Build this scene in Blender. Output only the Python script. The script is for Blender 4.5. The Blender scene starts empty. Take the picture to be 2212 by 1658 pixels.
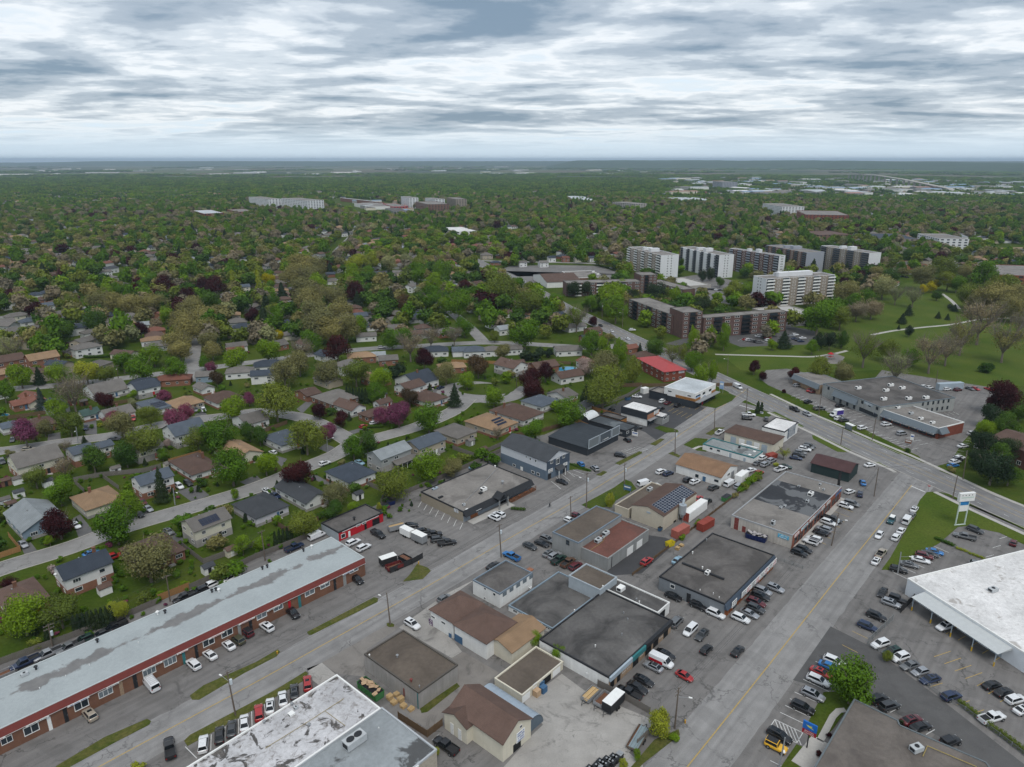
import bpy,bmesh,math,random
import numpy as np
from mathutils import Vector,Matrix,noise
R=math.radians
random.seed(7);RS=np.random.RandomState(7)
SC=bpy.context.scene
COL=SC.collection

# ------------------------------------------------------------------ camera
CAM_H=108.0
PX_W,PX_H,PX_F,HORIZON=2212.0,1658.0,1533.0,346.0
CX,CY=PX_W/2,PX_H/2 
PITCH=math.atan((CY-HORIZON)/PX_F)
cd=bpy.data.cameras.new('camera')
cd.sensor_fit='HORIZONTAL';cd.sensor_width=36.0
cd.lens=36.0*PX_F/PX_W
cd.clip_start=1.0;cd.clip_end=90000.0
cam=bpy.data.objects.new('camera',cd);COL.objects.link(cam)
cam.location=(0,0,CAM_H);cam.rotation_euler=(math.pi/2-PITCH,0,0)
SC.camera=cam

# ------------------------------------------------------------------ sky, sun, exposure
SUN_EL,SUN_AZ=58.0,165.0      # azimuth clockwise from the view direction
W=bpy.data.worlds.new('World');SC.world=W;W.use_nodes=True
wn,wl=W.node_tree.nodes,W.node_tree.links
wn.clear()
def wnode(t,**kw):
    n=wn.new(t)
    for k,v in kw.items():setattr(n,k,v)
    return n
out=wnode('ShaderNodeOutputWorld')
sky=wnode('ShaderNodeTexSky',sky_type='NISHITA',sun_disc=False)
sky.sun_elevation=R(SUN_EL);sky.sun_rotation=R(SUN_AZ)
sky.air_density=1.0;sky.dust_density=1.5;sky.ozone_density=1.0
bg_sky=wnode('ShaderNodeBackground');bg_sky.inputs['Strength'].default_value=0.12
wl.new(sky.outputs[0],bg_sky.inputs['Color'])
tc=wnode('ShaderNodeTexCoord')
sx=wnode('ShaderNodeSeparateXYZ');wl.new(tc.outputs['Generated'],sx.inputs[0])
def wmath(op,a,b=None,clamp=False):
    n=wnode('ShaderNodeMath',operation=op,use_clamp=clamp)
    for i,v in enumerate((a,b)):
        if v is None:continue
        if isinstance(v,(int,float)):n.inputs[i].default_value=v
        else:wl.new(v,n.inputs[i])
    return n.outputs[0]
zc=wmath('ADD',wmath('MAXIMUM',sx.outputs['Z'],0.0),0.075)
px_=wmath('DIVIDE',sx.outputs['X'],zc);py_=wmath('DIVIDE',sx.outputs['Y'],zc)
cmb=wnode('ShaderNodeCombineXYZ');wl.new(px_,cmb.inputs[0]);wl.new(py_,cmb.inputs[1])
def wnoise(scale,detail,rough,dist,off,vec):
    mp=wnode('ShaderNodeMapping');mp.inputs['Location'].default_value=off
    mp.inputs['Scale'].default_value=(0.8,1.0,1.0)
    wl.new(vec,mp.inputs['Vector'])
    n=wnode('ShaderNodeTexNoise')
    n.inputs['Scale'].default_value=scale;n.inputs['Detail'].default_value=detail
    n.inputs['Roughness'].default_value=rough;n.inputs['Distortion'].default_value=dist
    wl.new(mp.outputs[0],n.inputs['Vector'])
    return n.outputs['Fac']
big=wnoise(0.36,3.0,0.5,0.2,(3.1,7.7,0),cmb.outputs[0])
mid=wnoise(1.05,8.0,0.53,0.25,(11.3,2.2,0),cmb.outputs[0])
mid2=wnoise(1.05,8.0,0.53,0.25,(11.3,2.4,0),cmb.outputs[0])
fine=wnoise(4.0,8.0,0.62,0.25,(1.3,5.2,2),cmb.outputs[0])
den=wmath('ADD',wmath('ADD',wmath('MULTIPLY',big,0.55),wmath('MULTIPLY',mid,0.62)),wmath('MULTIPLY',fine,0.22))
den=wmath('ADD',den,wmath('MULTIPLY',wmath('SUBTRACT',mid,mid2),0.35))     # paints a lit flank into the billows' colour by offset noise
ramp=wnode('ShaderNodeValToRGB');wl.new(den,ramp.inputs[0])
cr_=ramp.color_ramp;cr_.interpolation='EASE'
cr_.elements[0].position=0.46;cr_.elements[0].color=(0.62,0.74,0.85,1)
cr_.elements[1].position=0.86;cr_.elements[1].color=(0.18,0.25,0.33,1)
for p,c in ((0.55,(0.66,0.73,0.79,1)),(0.61,(0.77,0.80,0.83,1)),(0.67,(0.57,0.625,0.68,1)),(0.74,(0.37,0.43,0.50,1))):
    e=cr_.elements.new(p);e.color=c
# a clear, pale strip between the cloud sheet's far edge and the horizon
low=wnode('ShaderNodeMapRange');low.inputs['From Min'].default_value=0.004;low.inputs['From Max'].default_value=0.055
low.interpolation_type='SMOOTHSTEP';wl.new(sx.outputs['Z'],low.inputs['Value'])
mixc=wnode('ShaderNodeMix',data_type='RGBA')
mixc.inputs['A'].default_value=(0.60,0.72,0.82,1)
wl.new(low.outputs[0],mixc.inputs['Factor']);wl.new(ramp.outputs[0],mixc.inputs['B'])
bg_cl=wnode('ShaderNodeBackground');bg_cl.inputs['Strength'].default_value=0.95
wl.new(mixc.outputs['Result'],bg_cl.inputs['Color'])
ms=wnode('ShaderNodeMixShader');ms.inputs[0].default_value=0.90
wl.new(bg_sky.outputs[0],ms.inputs[1]);wl.new(bg_cl.outputs[0],ms.inputs[2])
wl.new(ms.outputs[0],out.inputs['Surface'])
W.cycles.sampling_method='MANUAL';W.cycles.sample_map_resolution=512

sl=bpy.data.lights.new('sun','SUN');sl.energy=1.5;sl.angle=R(28);sl.color=(1.0,0.97,0.92)
sun=bpy.data.objects.new('sun',sl);COL.objects.link(sun)
sd=Vector((math.sin(R(SUN_AZ))*math.cos(R(SUN_EL)),math.cos(R(SUN_AZ))*math.cos(R(SUN_EL)),math.sin(R(SUN_EL))))
sun.rotation_euler=(-sd).to_track_quat('-Z','Y').to_euler();sun.location=(0,0,400)
sun['kind']='helper'
SC.view_settings.view_transform='Standard';SC.view_settings.look='None'
SC.view_settings.exposure=0.40;SC.view_settings.gamma=1.0;SC.view_settings.use_curve_mapping=False
SC.cycles.max_bounces=4;SC.cycles.diffuse_bounces=2;SC.cycles.glossy_bounces=2
SC.cycles.transmission_bounces=2;SC.cycles.volume_bounces=0;SC.cycles.transparent_max_bounces=4
SC.cycles.use_denoising=True;SC.cycles.use_adaptive_sampling=True;SC.cycles.adaptive_threshold=0.02

# ------------------------------------------------------------------ pixel <-> ground
CP,SP=math.cos(PITCH),math.sin(PITCH)
def ray(u,v):
    a=(u-CX)/PX_F;b=-(v-CY)/PX_F
    return Vector((a,CP+b*SP,-SP+b*CP))
def at(p,z=0.0):
    d=ray(*p);t=(z-CAM_H)/d.z
    return Vector((d.x*t,d.y*t,z))
def pix(w):
    """photo pixel of a world point (only to keep loose planting off mapped ground)"""
    x,y,z=w[0],w[1],w[2]-CAM_H
    f=y*CP-z*SP;up=y*SP+z*CP
    return CX+PX_F*x/f,CY-PX_F*up/f
def K(n,x,y):
    """reading n = column*10+row of the photo, cut in 4x4 enlarged tiles"""
    return (553.0*(n // 10)+x*0.2501,414.5*(n % 10)+y*0.2501)
def tall(top,base):
    g=at(base);d=ray(*top)
    return CAM_H+d.z*g.y/d.y
AZ_A=41.5      # the industrial streets
AZ_C=-19.4     # the cross street

# ------------------------------------------------------------------ meshes
class MB:
    def __init__(s):s.v=[];s.f=[]
    def box(s,x0,x1,y0,y1,z0,z1,skip=''):
        n=len(s.v)
        s.v += [(x0,y0,z0),(x1,y0,z0),(x1,y1,z0),(x0,y1,z0),(x0,y0,z1),(x1,y0,z1),(x1,y1,z1),(x0,y1,z1)]
        fs={'b':(3,2,1,0),'t':(4,5,6,7),'s':(0,1,5,4),'e':(1,2,6,5),'n':(2,3,7,6),'w':(3,0,4,7)}
        s.f += [tuple(n+i for i in q) for k,q in fs.items() if k not in skip]
        return s
    def poly(s,pts):
        n=len(s.v);s.v += [tuple(p) for p in pts];s.f.append(tuple(range(n,n+len(pts))));return s
    def prism(s,pts,z0,z1):
        """pts counter-clockwise in plan"""
        n=len(s.v);k=len(pts)
        s.v += [(p[0],p[1],z0) for p in pts]+[(p[0],p[1],z1) for p in pts]
        s.f.append(tuple(range(n+k-1,n-1,-1)));s.f.append(tuple(range(n+k,n+2*k)))
        for i in range(k):
            j=(i+1) % k;s.f.append((n+i,n+j,n+k+j,n+k+i))
        return s
    def tube(s,a,b,r0,r1,n=8,cap=True):
        a,b=Vector(a),Vector(b);d=b-a
        if d.length < 1e-6:return s
        q=d.to_track_quat('Z','Y');k=len(s.v)
        for c,r in ((a,r0),(b,r1)):
            for i in range(n):
                t=2*math.pi*i/n
                s.v.append(tuple(c+q @ Vector((r*math.cos(t),r*math.sin(t),0))))
        for i in range(n):
            j=(i+1) % n;s.f.append((k+i,k+j,k+n+j,k+n+i))
        if cap:
            s.f.append(tuple(k+n+i for i in range(n)));s.f.append(tuple(k+n-1-i for i in range(n)))
        return s
    def mesh(s,name,mat=None,smooth=False):
        m=bpy.data.meshes.new(name);m.from_pydata(s.v,[],s.f)
        if mat:m.materials.append(mat)
        if smooth:m.polygons.foreach_set('use_smooth',[True]*len(m.polygons))
        m.update();return m
def add(name,mesh,parent=None,loc=(0,0,0),rz=0.0,scale=None,mat=None):
    o=bpy.data.objects.new(name,mesh);COL.objects.link(o)
    o.parent=parent;o.location=loc
    if rz:o.rotation_euler=(0,0,rz)
    if scale:o.scale=scale
    if mat is not None:
        o.material_slots[0].link='OBJECT';o.material_slots[0].material=mat
    return o
def tag(o,label,cat=None,group=None,kind=None):
    o['label']=label
    if cat:o['category']=cat
    if group:o['group']=group
    if kind:o['kind']=kind
    return o
def thing(name,label,cat,loc=(0,0,0),rz=0.0,group=None,scale=None):
    o=bpy.data.objects.new(name,None);COL.objects.link(o);o.empty_display_size=0.5
    o.location=loc;o.rotation_euler=(0,0,rz)
    if scale:o.scale=scale
    return tag(o,label,cat,group)
def azrot(az):return R(90-az)        # turns local +X to compass bearing az (clockwise from the view axis)

# ------------------------------------------------------------------ materials
MATS={}
def _mix(nt,a,b,fac,blend='MIX'):
    n=nt.nodes.new('ShaderNodeMix');n.data_type='RGBA';n.blend_type=blend
    for s,v in (('A',a),('B',b),('Factor',fac)):
        if isinstance(v,(int,float)):n.inputs[s].default_value=v
        elif isinstance(v,tuple):n.inputs[s].default_value=(*v[:3],1)
        else:nt.links.new(v,n.inputs[s])
    return n.outputs['Result']
def _noise(nt,scale,detail=4,rough=0.55,dist=0.0,coord='Object',stretch=None,off=None):
    t=nt.nodes.new('ShaderNodeTexCoord');v=t.outputs[coord]
    if stretch or off:
        m=nt.nodes.new('ShaderNodeMapping');nt.links.new(v,m.inputs['Vector']);v=m.outputs[0]
        if stretch:m.inputs['Scale'].default_value=stretch
        if off:m.inputs['Location'].default_value=off
    n=nt.nodes.new('ShaderNodeTexNoise');nt.links.new(v,n.inputs['Vector'])
    n.inputs['Scale'].default_value=scale;n.inputs['Detail'].default_value=detail
    n.inputs['Roughness'].default_value=rough;n.inputs['Distortion'].default_value=dist
    return n.outputs['Fac']
def _ramp(nt,fac,*stops):
    r=nt.nodes.new('ShaderNodeValToRGB');nt.links.new(fac,r.inputs[0]);e=r.color_ramp.elements
    while len(e) < len(stops):e.new(0.5)
    for i,(p,c) in enumerate(stops):
        e[i].position=p;e[i].color=(c,c,c,1) if isinstance(c,(int,float)) else (*c[:3],1)
    return r.outputs[0]
def _val(nt,base,amt,scale,detail=4,coord='Object',stretch=None,off=None):
    """base colour with its brightness varied by noise"""
    f=_noise(nt,scale,detail,coord=coord,stretch=stretch,off=off)
    k=_ramp(nt,f,(0.25,1-amt),(0.75,1+amt))
    return _mix(nt,base,k,1.0,'MULTIPLY')
def new_mat(name):
    m=bpy.data.materials.new(name);m.use_nodes=True;nt=m.node_tree
    return m,nt,nt.nodes['Principled BSDF']
def mat(name,col,rough=0.8,var=0.12,scale=1.0,metal=0.0,fine=0.0,streak=0.0,spec=0.3,rnd=0.0,grime=0.0):
    if name in MATS:return MATS[name]
    m,nt,b=new_mat(name)
    c=tuple(col)
    if var:c=_val(nt,c,var,scale)
    if fine:c=_val(nt,c,fine,scale*9,2)
    if streak:c=_val(nt,c,streak,1.0,3,stretch=(1.6,1.6,0.12))
    if grime:
        f=_ramp(nt,_noise(nt,0.22,6,0.62,0.5),(0.45,0.0),(0.70,grime))
        c=_mix(nt,c,(0.06,0.055,0.05),f)
    if rnd:
        oi=nt.nodes.new('ShaderNodeObjectInfo')
        c=_mix(nt,c,_ramp(nt,oi.outputs['Random'],(0,1-rnd),(1,1+rnd)),1.0,'MULTIPLY')
    if isinstance(c,tuple):b.inputs['Base Color'].default_value=(*c[:3],1)
    else:nt.links.new(c,b.inputs['Base Color'])
    b.inputs['Roughness'].default_value=rough;b.inputs['Metallic'].default_value=metal
    b.inputs['Specular IOR Level'].default_value=spec
    MATS[name]=m;return m
def bump(m,scale,strength,dist=0.05):
    nt=m.node_tree;b=nt.nodes['Principled BSDF']
    n=nt.nodes.new('ShaderNodeBump');n.inputs['Strength'].default_value=strength;n.inputs['Distance'].default_value=dist
    nt.links.new(_noise(nt,scale,3),n.inputs['Height']);nt.links.new(n.outputs[0],b.inputs['Normal'])
    return m
def asphalt(name,col,crack=0.5,patch=0.35,stain=0.3,seed=0.0,run=None):
    if name in MATS:return MATS[name]
    m,nt,b=new_mat(name)
    c=_val(nt,col,0.16,0.035,5,off=(seed,seed,0))
    c=_val(nt,c,0.13,0.35,5,off=(seed,-seed,0))
    c=_val(nt,c,0.12,5.0,3)
    if run is not None:
        t2=nt.nodes.new('ShaderNodeTexCoord');mq=nt.nodes.new('ShaderNodeMapping');mq.inputs['Rotation'].default_value=(0,0,R(run-90));nt.links.new(t2.outputs['Object'],mq.inputs['Vector'])
        m3=nt.nodes.new('ShaderNodeMapping');m3.inputs['Scale'].default_value=(0.03,0.75,1);nt.links.new(mq.outputs[0],m3.inputs['Vector'])
        nz=nt.nodes.new('ShaderNodeTexNoise');nz.inputs['Scale'].default_value=1.0;nz.inputs['Detail'].default_value=5;nt.links.new(m3.outputs[0],nz.inputs['Vector'])
        c=_mix(nt,c,_ramp(nt,nz.outputs['Fac'],(0.3,0.82),(0.7,1.14)),1.0,'MULTIPLY')
    t=nt.nodes.new('ShaderNodeTexCoord')
    def vor(scale,w0,w1,wob):
        nz=nt.nodes.new('ShaderNodeTexNoise');nz.inputs['Scale'].default_value=0.5;nz.inputs['Detail'].default_value=4
        nt.links.new(t.outputs['Object'],nz.inputs['Vector'])
        ma=nt.nodes.new('ShaderNodeVectorMath');ma.operation='MULTIPLY_ADD'
        ma.inputs[1].default_value=(wob,wob,0);nt.links.new(nz.outputs['Color'],ma.inputs[0]);nt.links.new(t.outputs['Object'],ma.inputs[2])
        v=nt.nodes.new('ShaderNodeTexVoronoi');v.feature='DISTANCE_TO_EDGE';v.inputs['Scale'].default_value=scale
        nt.links.new(ma.outputs[0],v.inputs['Vector'])
        return _ramp(nt,v.outputs['Distance'],(w0,1.0),(w1,0.0))
    if crack:
        k=vor(0.085,0.004,0.014,6.0)
        g=_ramp(nt,_noise(nt,0.06,3,off=(seed+9,0,0)),(0.42,0.0),(0.58,crack))
        kk=_mix(nt,(0,0,0),k,g)
        c=_mix(nt,c,tuple(x*0.35 for x in col),kk)
    if patch:
        p=_ramp(nt,_noise(nt,0.09,2,0.4,0.6,off=(seed,4,0)),(0.60,0.0),(0.63,patch))
        c=_mix(nt,c,tuple(x*0.62 for x in col),p)
    if stain:
        p=_ramp(nt,_noise(nt,0.16,7,0.68,0.8,off=(7,seed,0)),(0.56,0.0),(0.68,stain))
        c=_mix(nt,c,(0.035,0.033,0.032),p)
        p=_ramp(nt,_noise(nt,0.9,5,0.7,1.0,off=(2,seed,5)),(0.64,0.0),(0.74,stain*1.3));c=_mix(nt,c,(0.03,0.029,0.028),p)
        p=_ramp(nt,_noise(nt,0.05,6,0.6,0.5,off=(seed,8,5)),(0.55,0.0),(0.75,0.4));c=_mix(nt,c,tuple(x*1.35 for x in col),p)
    nt.links.new(c,b.inputs['Base Color']);b.inputs['Roughness'].default_value=0.85
    b.inputs['Specular IOR Level'].default_value=0.3
    MATS[name]=m;return m
def grass(name,a,b2,scale=0.12):
    if name in MATS:return MATS[name]
    m,nt,b=new_mat(name)
    f=_ramp(nt,_noise(nt,scale,6,0.6),(0.32,0.0),(0.68,1.0))
    c=_mix(nt,a,b2,f)
    c=_val(nt,c,0.22,1.4,4);c=_val(nt,c,0.22,7.0,2)
    d=_ramp(nt,_noise(nt,0.5,6,0.65,off=(3,3,0)),(0.66,0.0),(0.76,0.35))
    c=_mix(nt,c,(0.12,0.105,0.06),d)
    nt.links.new(c,b.inputs['Base Color']);b.inputs['Roughness'].default_value=0.95
    b.inputs['Specular IOR Level'].default_value=0.1
    MATS[name]=m;return m
def glass(name,col=(0.03,0.04,0.05),rough=0.08):
    if name in MATS:return MATS[name]
    m,nt,b=new_mat(name)
    c=_val(nt,col,0.5,0.35,2,coord='Object')
    nt.links.new(c,b.inputs['Base Color']);b.inputs['Roughness'].default_value=rough
    b.inputs['Specular IOR Level'].default_value=0.5
    MATS[name]=m;return m
def shingle(name,col):
    if name in MATS:return MATS[name]
    m,nt,b=new_mat(name)
    c=_val(nt,col,0.16,0.35,5);c=_val(nt,c,0.16,4.5,2)
    oi=nt.nodes.new('ShaderNodeObjectInfo')
    c=_mix(nt,c,_ramp(nt,oi.outputs['Random'],(0,0.86),(1,1.14)),1.0,'MULTIPLY')
    w=nt.nodes.new('ShaderNodeTexWave');w.wave_type='BANDS';w.bands_direction='Z';w.inputs['Scale'].default_value=2.2
    w.inputs['Distortion'].default_value=0.4
    t=nt.nodes.new('ShaderNodeTexCoord');nt.links.new(t.outputs['Object'],w.inputs['Vector'])
    c=_mix(nt,c,_ramp(nt,w.outputs['Fac'],(0.0,0.90),(0.5,1.05)),1.0,'MULTIPLY')
    nt.links.new(c,b.inputs['Base Color']);b.inputs['Roughness'].default_value=0.9;b.inputs['Specular IOR Level'].default_value=0.2
    MATS[name]=m;return m
def siding(name,col):
    if name in MATS:return MATS[name]
    m,nt,b=new_mat(name)
    c=_val(nt,col,0.06,0.6,4)
    w=nt.nodes.new('ShaderNodeTexWave');w.wave_type='BANDS';w.bands_direction='Z';w.inputs['Scale'].default_value=1.6
    w.inputs['Distortion'].default_value=0.0
    t=nt.nodes.new('ShaderNodeTexCoord');nt.links.new(t.outputs['Object'],w.inputs['Vector'])
    c=_mix(nt,c,_ramp(nt,w.outputs['Fac'],(0.0,0.88),(0.3,1.0)),1.0,'MULTIPLY')
    nt.links.new(c,b.inputs['Base Color']);b.inputs['Roughness'].default_value=0.7;b.inputs['Specular IOR Level'].default_value=0.3
    MATS[name]=m;return m
def brick(name,col,mortar=0.75):
    if name in MATS:return MATS[name]
    m,nt,b=new_mat(name)
    t=nt.nodes.new('ShaderNodeTexCoord');mp=nt.nodes.new('ShaderNodeMapping')
    mp.inputs['Rotation'].default_value=(R(90),0,R(0));nt.links.new(t.outputs['Object'],mp.inputs['Vector'])
    c=_val(nt,col,0.18,0.5,4);c=_val(nt,c,0.22,5.0,2,stretch=(1,1,3))
    nt.links.new(c,b.inputs['Base Color']);b.inputs['Roughness'].default_value=0.85;b.inputs['Specular IOR Level'].default_value=0.2
    MATS[name]=m;return m
def flatroof(name,col,stain=0.5,blot=(0.05,0.045,0.04),sc=0.12,lo=0.5,hi=0.62,light=None,dirt=0.0):
    """flat bitumen / gravel / membrane roofing with ponding stains"""
    if name in MATS:return MATS[name]
    m,nt,b=new_mat(name)
    c=_val(nt,col,0.22,0.12,6);c=_val(nt,c,0.13,1.2,5);c=_val(nt,c,0.12,7.0,2)
    f=_ramp(nt,_noise(nt,sc,8,0.62,0.9),(lo,0.0),(hi,stain));c=_mix(nt,c,blot,f)
    if dirt:
        f=_ramp(nt,_noise(nt,0.75,7,0.7,0.8,off=(4,4,0)),(0.50,0.0),(0.68,dirt));c=_mix(nt,c,(0.17,0.15,0.135),f)
    if light:
        f=_ramp(nt,_noise(nt,sc*0.8,7,0.6,0.7,off=(20,3,1)),(0.58,0.0),(0.66,0.6));c=_mix(nt,c,light,f)
    nt.links.new(c,b.inputs['Base Color']);b.inputs['Roughness'].default_value=0.85;b.inputs['Specular IOR Level'].default_value=0.25
    MATS[name]=m;return m
def leafmat(name,col,tr=0.16):
    if name in MATS:return MATS[name]
    m=bpy.data.materials.new(name);m.use_nodes=True;nt=m.node_tree;nt.nodes.clear()
    o=nt.nodes.new('ShaderNodeOutputMaterial')
    oi=nt.nodes.new('ShaderNodeObjectInfo')
    c=_mix(nt,col,_ramp(nt,oi.outputs['Random'],(0,(0.80,0.84,0.9)),(1,(1.22,1.14,1.0))),1.0,'MULTIPLY')
    c=_val(nt,c,0.30,3.2,4,coord='Object');
    d=nt.nodes.new('ShaderNodeBsdfDiffuse');t=nt.nodes.new('ShaderNodeBsdfTranslucent');x=nt.nodes.new('ShaderNodeMixShader')
    nt.links.new(c,d.inputs[0]);nt.links.new(_mix(nt,c,(1.1,1.15,0.6),1.0,'MULTIPLY'),t.inputs[0])
    x.inputs[0].default_value=tr
    nt.links.new(d.outputs[0],x.inputs[1]);nt.links.new(t.outputs[0],x.inputs[2]);nt.links.new(x.outputs[0],o.inputs[0])
    MATS[name]=m;return m

WHITE=mat('white_paint',(0.74,0.74,0.72),0.6,0.06,0.8)
WHITEW=mat('white_wall_paint',(0.68,0.68,0.66),0.8,0.08,0.5,streak=0.08)
CREAM=mat('cream_wall',(0.58,0.54,0.44),0.8,0.07,0.5,streak=0.06)
BLACK=mat('black_metal',(0.02,0.021,0.024),0.55,0.15,2)
DARK=mat('dark_interior',(0.012,0.012,0.013),0.9,0.1,1)
STEEL=mat('grey_metal',(0.30,0.31,0.32),0.5,0.12,2,metal=0.3)
GLASS=glass('window_glass');GLASSB=glass('window_glass_pale',(0.16,0.19,0.21),0.12)
GLASST=glass('teal_glass',(0.01,0.22,0.28),0.1)
WOODP=mat('pole_wood',(0.13,0.105,0.085),0.9,0.2,3)
CONC=mat('concrete',(0.36,0.34,0.31),0.85,0.10,0.5,fine=0.06)
YELL=mat('yellow_paint',(0.52,0.33,0.03),0.7,0.15,2)

# ================================================================== GROUND
GR_A,GR_B=(0.036,0.066,0.007),(0.064,0.084,0.013)
GRASS=grass('lawn_grass',GR_A,GR_B)
GRASSP=grass('park_grass',(0.050,0.084,0.009),(0.078,0.102,0.016),0.05)
VERGE=grass('rough_verge_grass',(0.050,0.070,0.012),(0.105,0.098,0.030),0.35)
ASPH=asphalt('lot_asphalt',(0.158,0.150,0.144),0.7,0.30,0.45,1.0,41.5)
ASPHD=asphalt('fresh_asphalt',(0.055,0.055,0.058),0.1,0.0,0.0,5.0)
ASPHM=asphalt('lane_asphalt',(0.085,0.083,0.082),0.3,0.2,0.25,8.0)
ROAD=asphalt('road_asphalt',(0.222,0.216,0.211),0.65,0.25,0.15,3.0,41.5)
ROADC=asphalt('arterial_asphalt',(0.182,0.179,0.178),0.45,0.15,0.12,6.0,-19.4)
ROADR=asphalt('street_asphalt',(0.225,0.218,0.210),0.6,0.25,0.12,2.0)
DRIVE=asphalt('driveway_asphalt',(0.115,0.112,0.112),0.4,0.2,0.2,4.0)
GRAVEL=asphalt('gravel_yard',(0.19,0.175,0.16),0.0,0.3,0.5,11.0)
YARD=asphalt('concrete_yard',(0.31,0.295,0.275),0.45,0.3,0.55,12.0)
SIDEW=mat('sidewalk_concrete',(0.38,0.365,0.34),0.9,0.10,0.3,fine=0.08)

# the far plain: fields and woods told apart by cell, fading into town grass near the camera
m,nt,b=new_mat('plain')
t=nt.nodes.new('ShaderNodeTexCoord')
vo=nt.nodes.new('ShaderNodeTexVoronoi');vo.inputs['Scale'].default_value=0.0016;vo.inputs['Randomness'].default_value=0.85
mp=nt.nodes.new('ShaderNodeMapping');mp.inputs['Rotation'].default_value=(0,0,R(20));mp.inputs['Scale'].default_value=(1,0.55,1)
nt.links.new(t.outputs['Object'],mp.inputs['Vector']);nt.links.new(mp.outputs[0],vo.inputs['Vector'])
sp=nt.nodes.new('ShaderNodeSeparateColor');nt.links.new(vo.outputs['Color'],sp.inputs[0])
fld=_ramp(nt,sp.outputs[0],(0.0,(0.035,0.055,0.022)),(0.30,(0.060,0.085,0.030)),(0.5,(0.085,0.110,0.040)),(0.72,(0.105,0.090,0.062)),(0.86,(0.13,0.13,0.07)),(1.0,(0.04,0.06,0.03)))
fld=_val(nt,fld,0.25,0.01,6)
ln=nt.nodes.new('ShaderNodeVectorMath');ln.operation='LENGTH';nt.links.new(t.outputs['Object'],ln.inputs[0])
town=_ramp(nt,_noise(nt,0.05,6),(0.35,GR_A),(0.65,GR_B));town=_val(nt,town,0.25,1.2,4)
mr=nt.nodes.new('ShaderNodeMapRange');mr.inputs['From Min'].default_value=2300;mr.inputs['From Max'].default_value=3200
nt.links.new(ln.outputs['Value'],mr.inputs['Value'])
nt.links.new(_mix(nt,town,fld,mr.outputs[0]),b.inputs['Base Color']);b.inputs['Roughness'].default_value=1.0
b.inputs['Specular IOR Level'].default_value=0.05
PLAIN=m
me=MB().poly([(-42000,-600,0),(42000,-600,0),(42000,40000,0),(-42000,40000,0)]).mesh('ground',PLAIN)
tag(add('ground',me),'green plain of lawns, fields and woods reaching the horizon','ground',kind='structure')

def sheet(name,label,pts,z,mat_,rise=0.0,ground=False):
    """flat polygon; pts are photo pixels on the ground unless ground=True (metres)"""
    w=[Vector((p[0],p[1],0)) for p in pts] if ground else [at(p) for p in pts]
    area=sum(w[i].x*w[(i+1) % len(w)].y-w[(i+1) % len(w)].x*w[i].y for i in range(len(w)))
    if area < 0:w.reverse()
    mb=MB()
    if rise:mb.prism([(p.x,p.y) for p in w],z,z+rise)
    else:mb.poly([(p.x,p.y,z) for p in w])
    return tag(add(name,mb.mesh(name,mat_)),label,name.split('_')[-1],kind='structure')
def smooth_line(w,n=5):
    if len(w) < 3:return w
    o=[]
    for i in range(len(w)-1):
        p0=w[max(i-1,0)];p1=w[i];p2=w[i+1];p3=w[min(i+2,len(w)-1)]
        for k in range(n):
            s=k/n
            o.append(0.5*((2*p1)+(p2-p0)*s+(2*p0-5*p1+4*p2-p3)*s*s+(3*p1-p0-3*p2+p3)*s ** 3))
    return o+[w[-1]]
ROADS=[]
def offset_line(w,off):
    o=[]
    for i,p in enumerate(w):
        d=(w[min(i+1,len(w)-1)]-w[max(i-1,0)]);d.z=0;d.normalize()
        o.append(p+Vector((d.y,-d.x,0))*off)        # positive = to the right of travel
    return o
def strip_mesh(w,a,b_,z,ragged=0.0):
    l,r=offset_line(w,a),offset_line(w,b_);mb=MB()
    for i,(p,q) in enumerate(zip(l,r)):
        j=ragged*(noise.noise(Vector((i*0.9,a,3))) ),ragged*(noise.noise(Vector((i*0.9,b_,9))))
        d=(q-p).normalized() if (q-p).length else Vector((1,0,0))
        p=p+d*j[0];q=q+d*j[1]
        mb.v += [(p.x,p.y,z),(q.x,q.y,z)]
    for i in range(len(w)-1):
        n=2*i;mb.f.append((n,n+1,n+3,n+2))
    return mb
def resample(w,step):
    o=[w[0]]
    for a,b_ in zip(w,w[1:]):
        n=max(1,int((b_-a).length/step))
        o += [a.lerp(b_,k/n) for k in range(1,n+1)]
    return o
def road(name,label,px,width,z,mat_,curve=True,kerb=False,ragged=0.0,ground=False):
    w=[Vector((p[0],p[1],0)) for p in px] if ground else [at(p) for p in px]
    if curve:w=smooth_line(w)
    if ragged:w=resample(w,2.0)
    tag(add(name,strip_mesh(w,-width/2,width/2,z,ragged).mesh(name,mat_)),label,name.split('_')[-1],kind='structure')
    ROADS.append((w,width/2))
    if kerb:
        for s in (-1,1):
            k=MB();L=offset_line(w,s*width/2);Q=offset_line(w,s*(width/2+0.28))
            if s > 0:L,Q=Q,L
            for p,q in zip(L,Q):k.v += [(p.x,p.y,0),(q.x,q.y,0),(p.x,p.y,0.13),(q.x,q.y,0.13)]
            for i in range(len(L)-1):
                n=4*i
                k.f += [(n+2,n+6,n+7,n+3),(n,n+4,n+6,n+2),(n+1,n+3,n+7,n+5)]
            tag(add('kerb',k.mesh('kerb',CONC)),'concrete kerb edging the '+label,'kerb',kind='structure')
    return w
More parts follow.
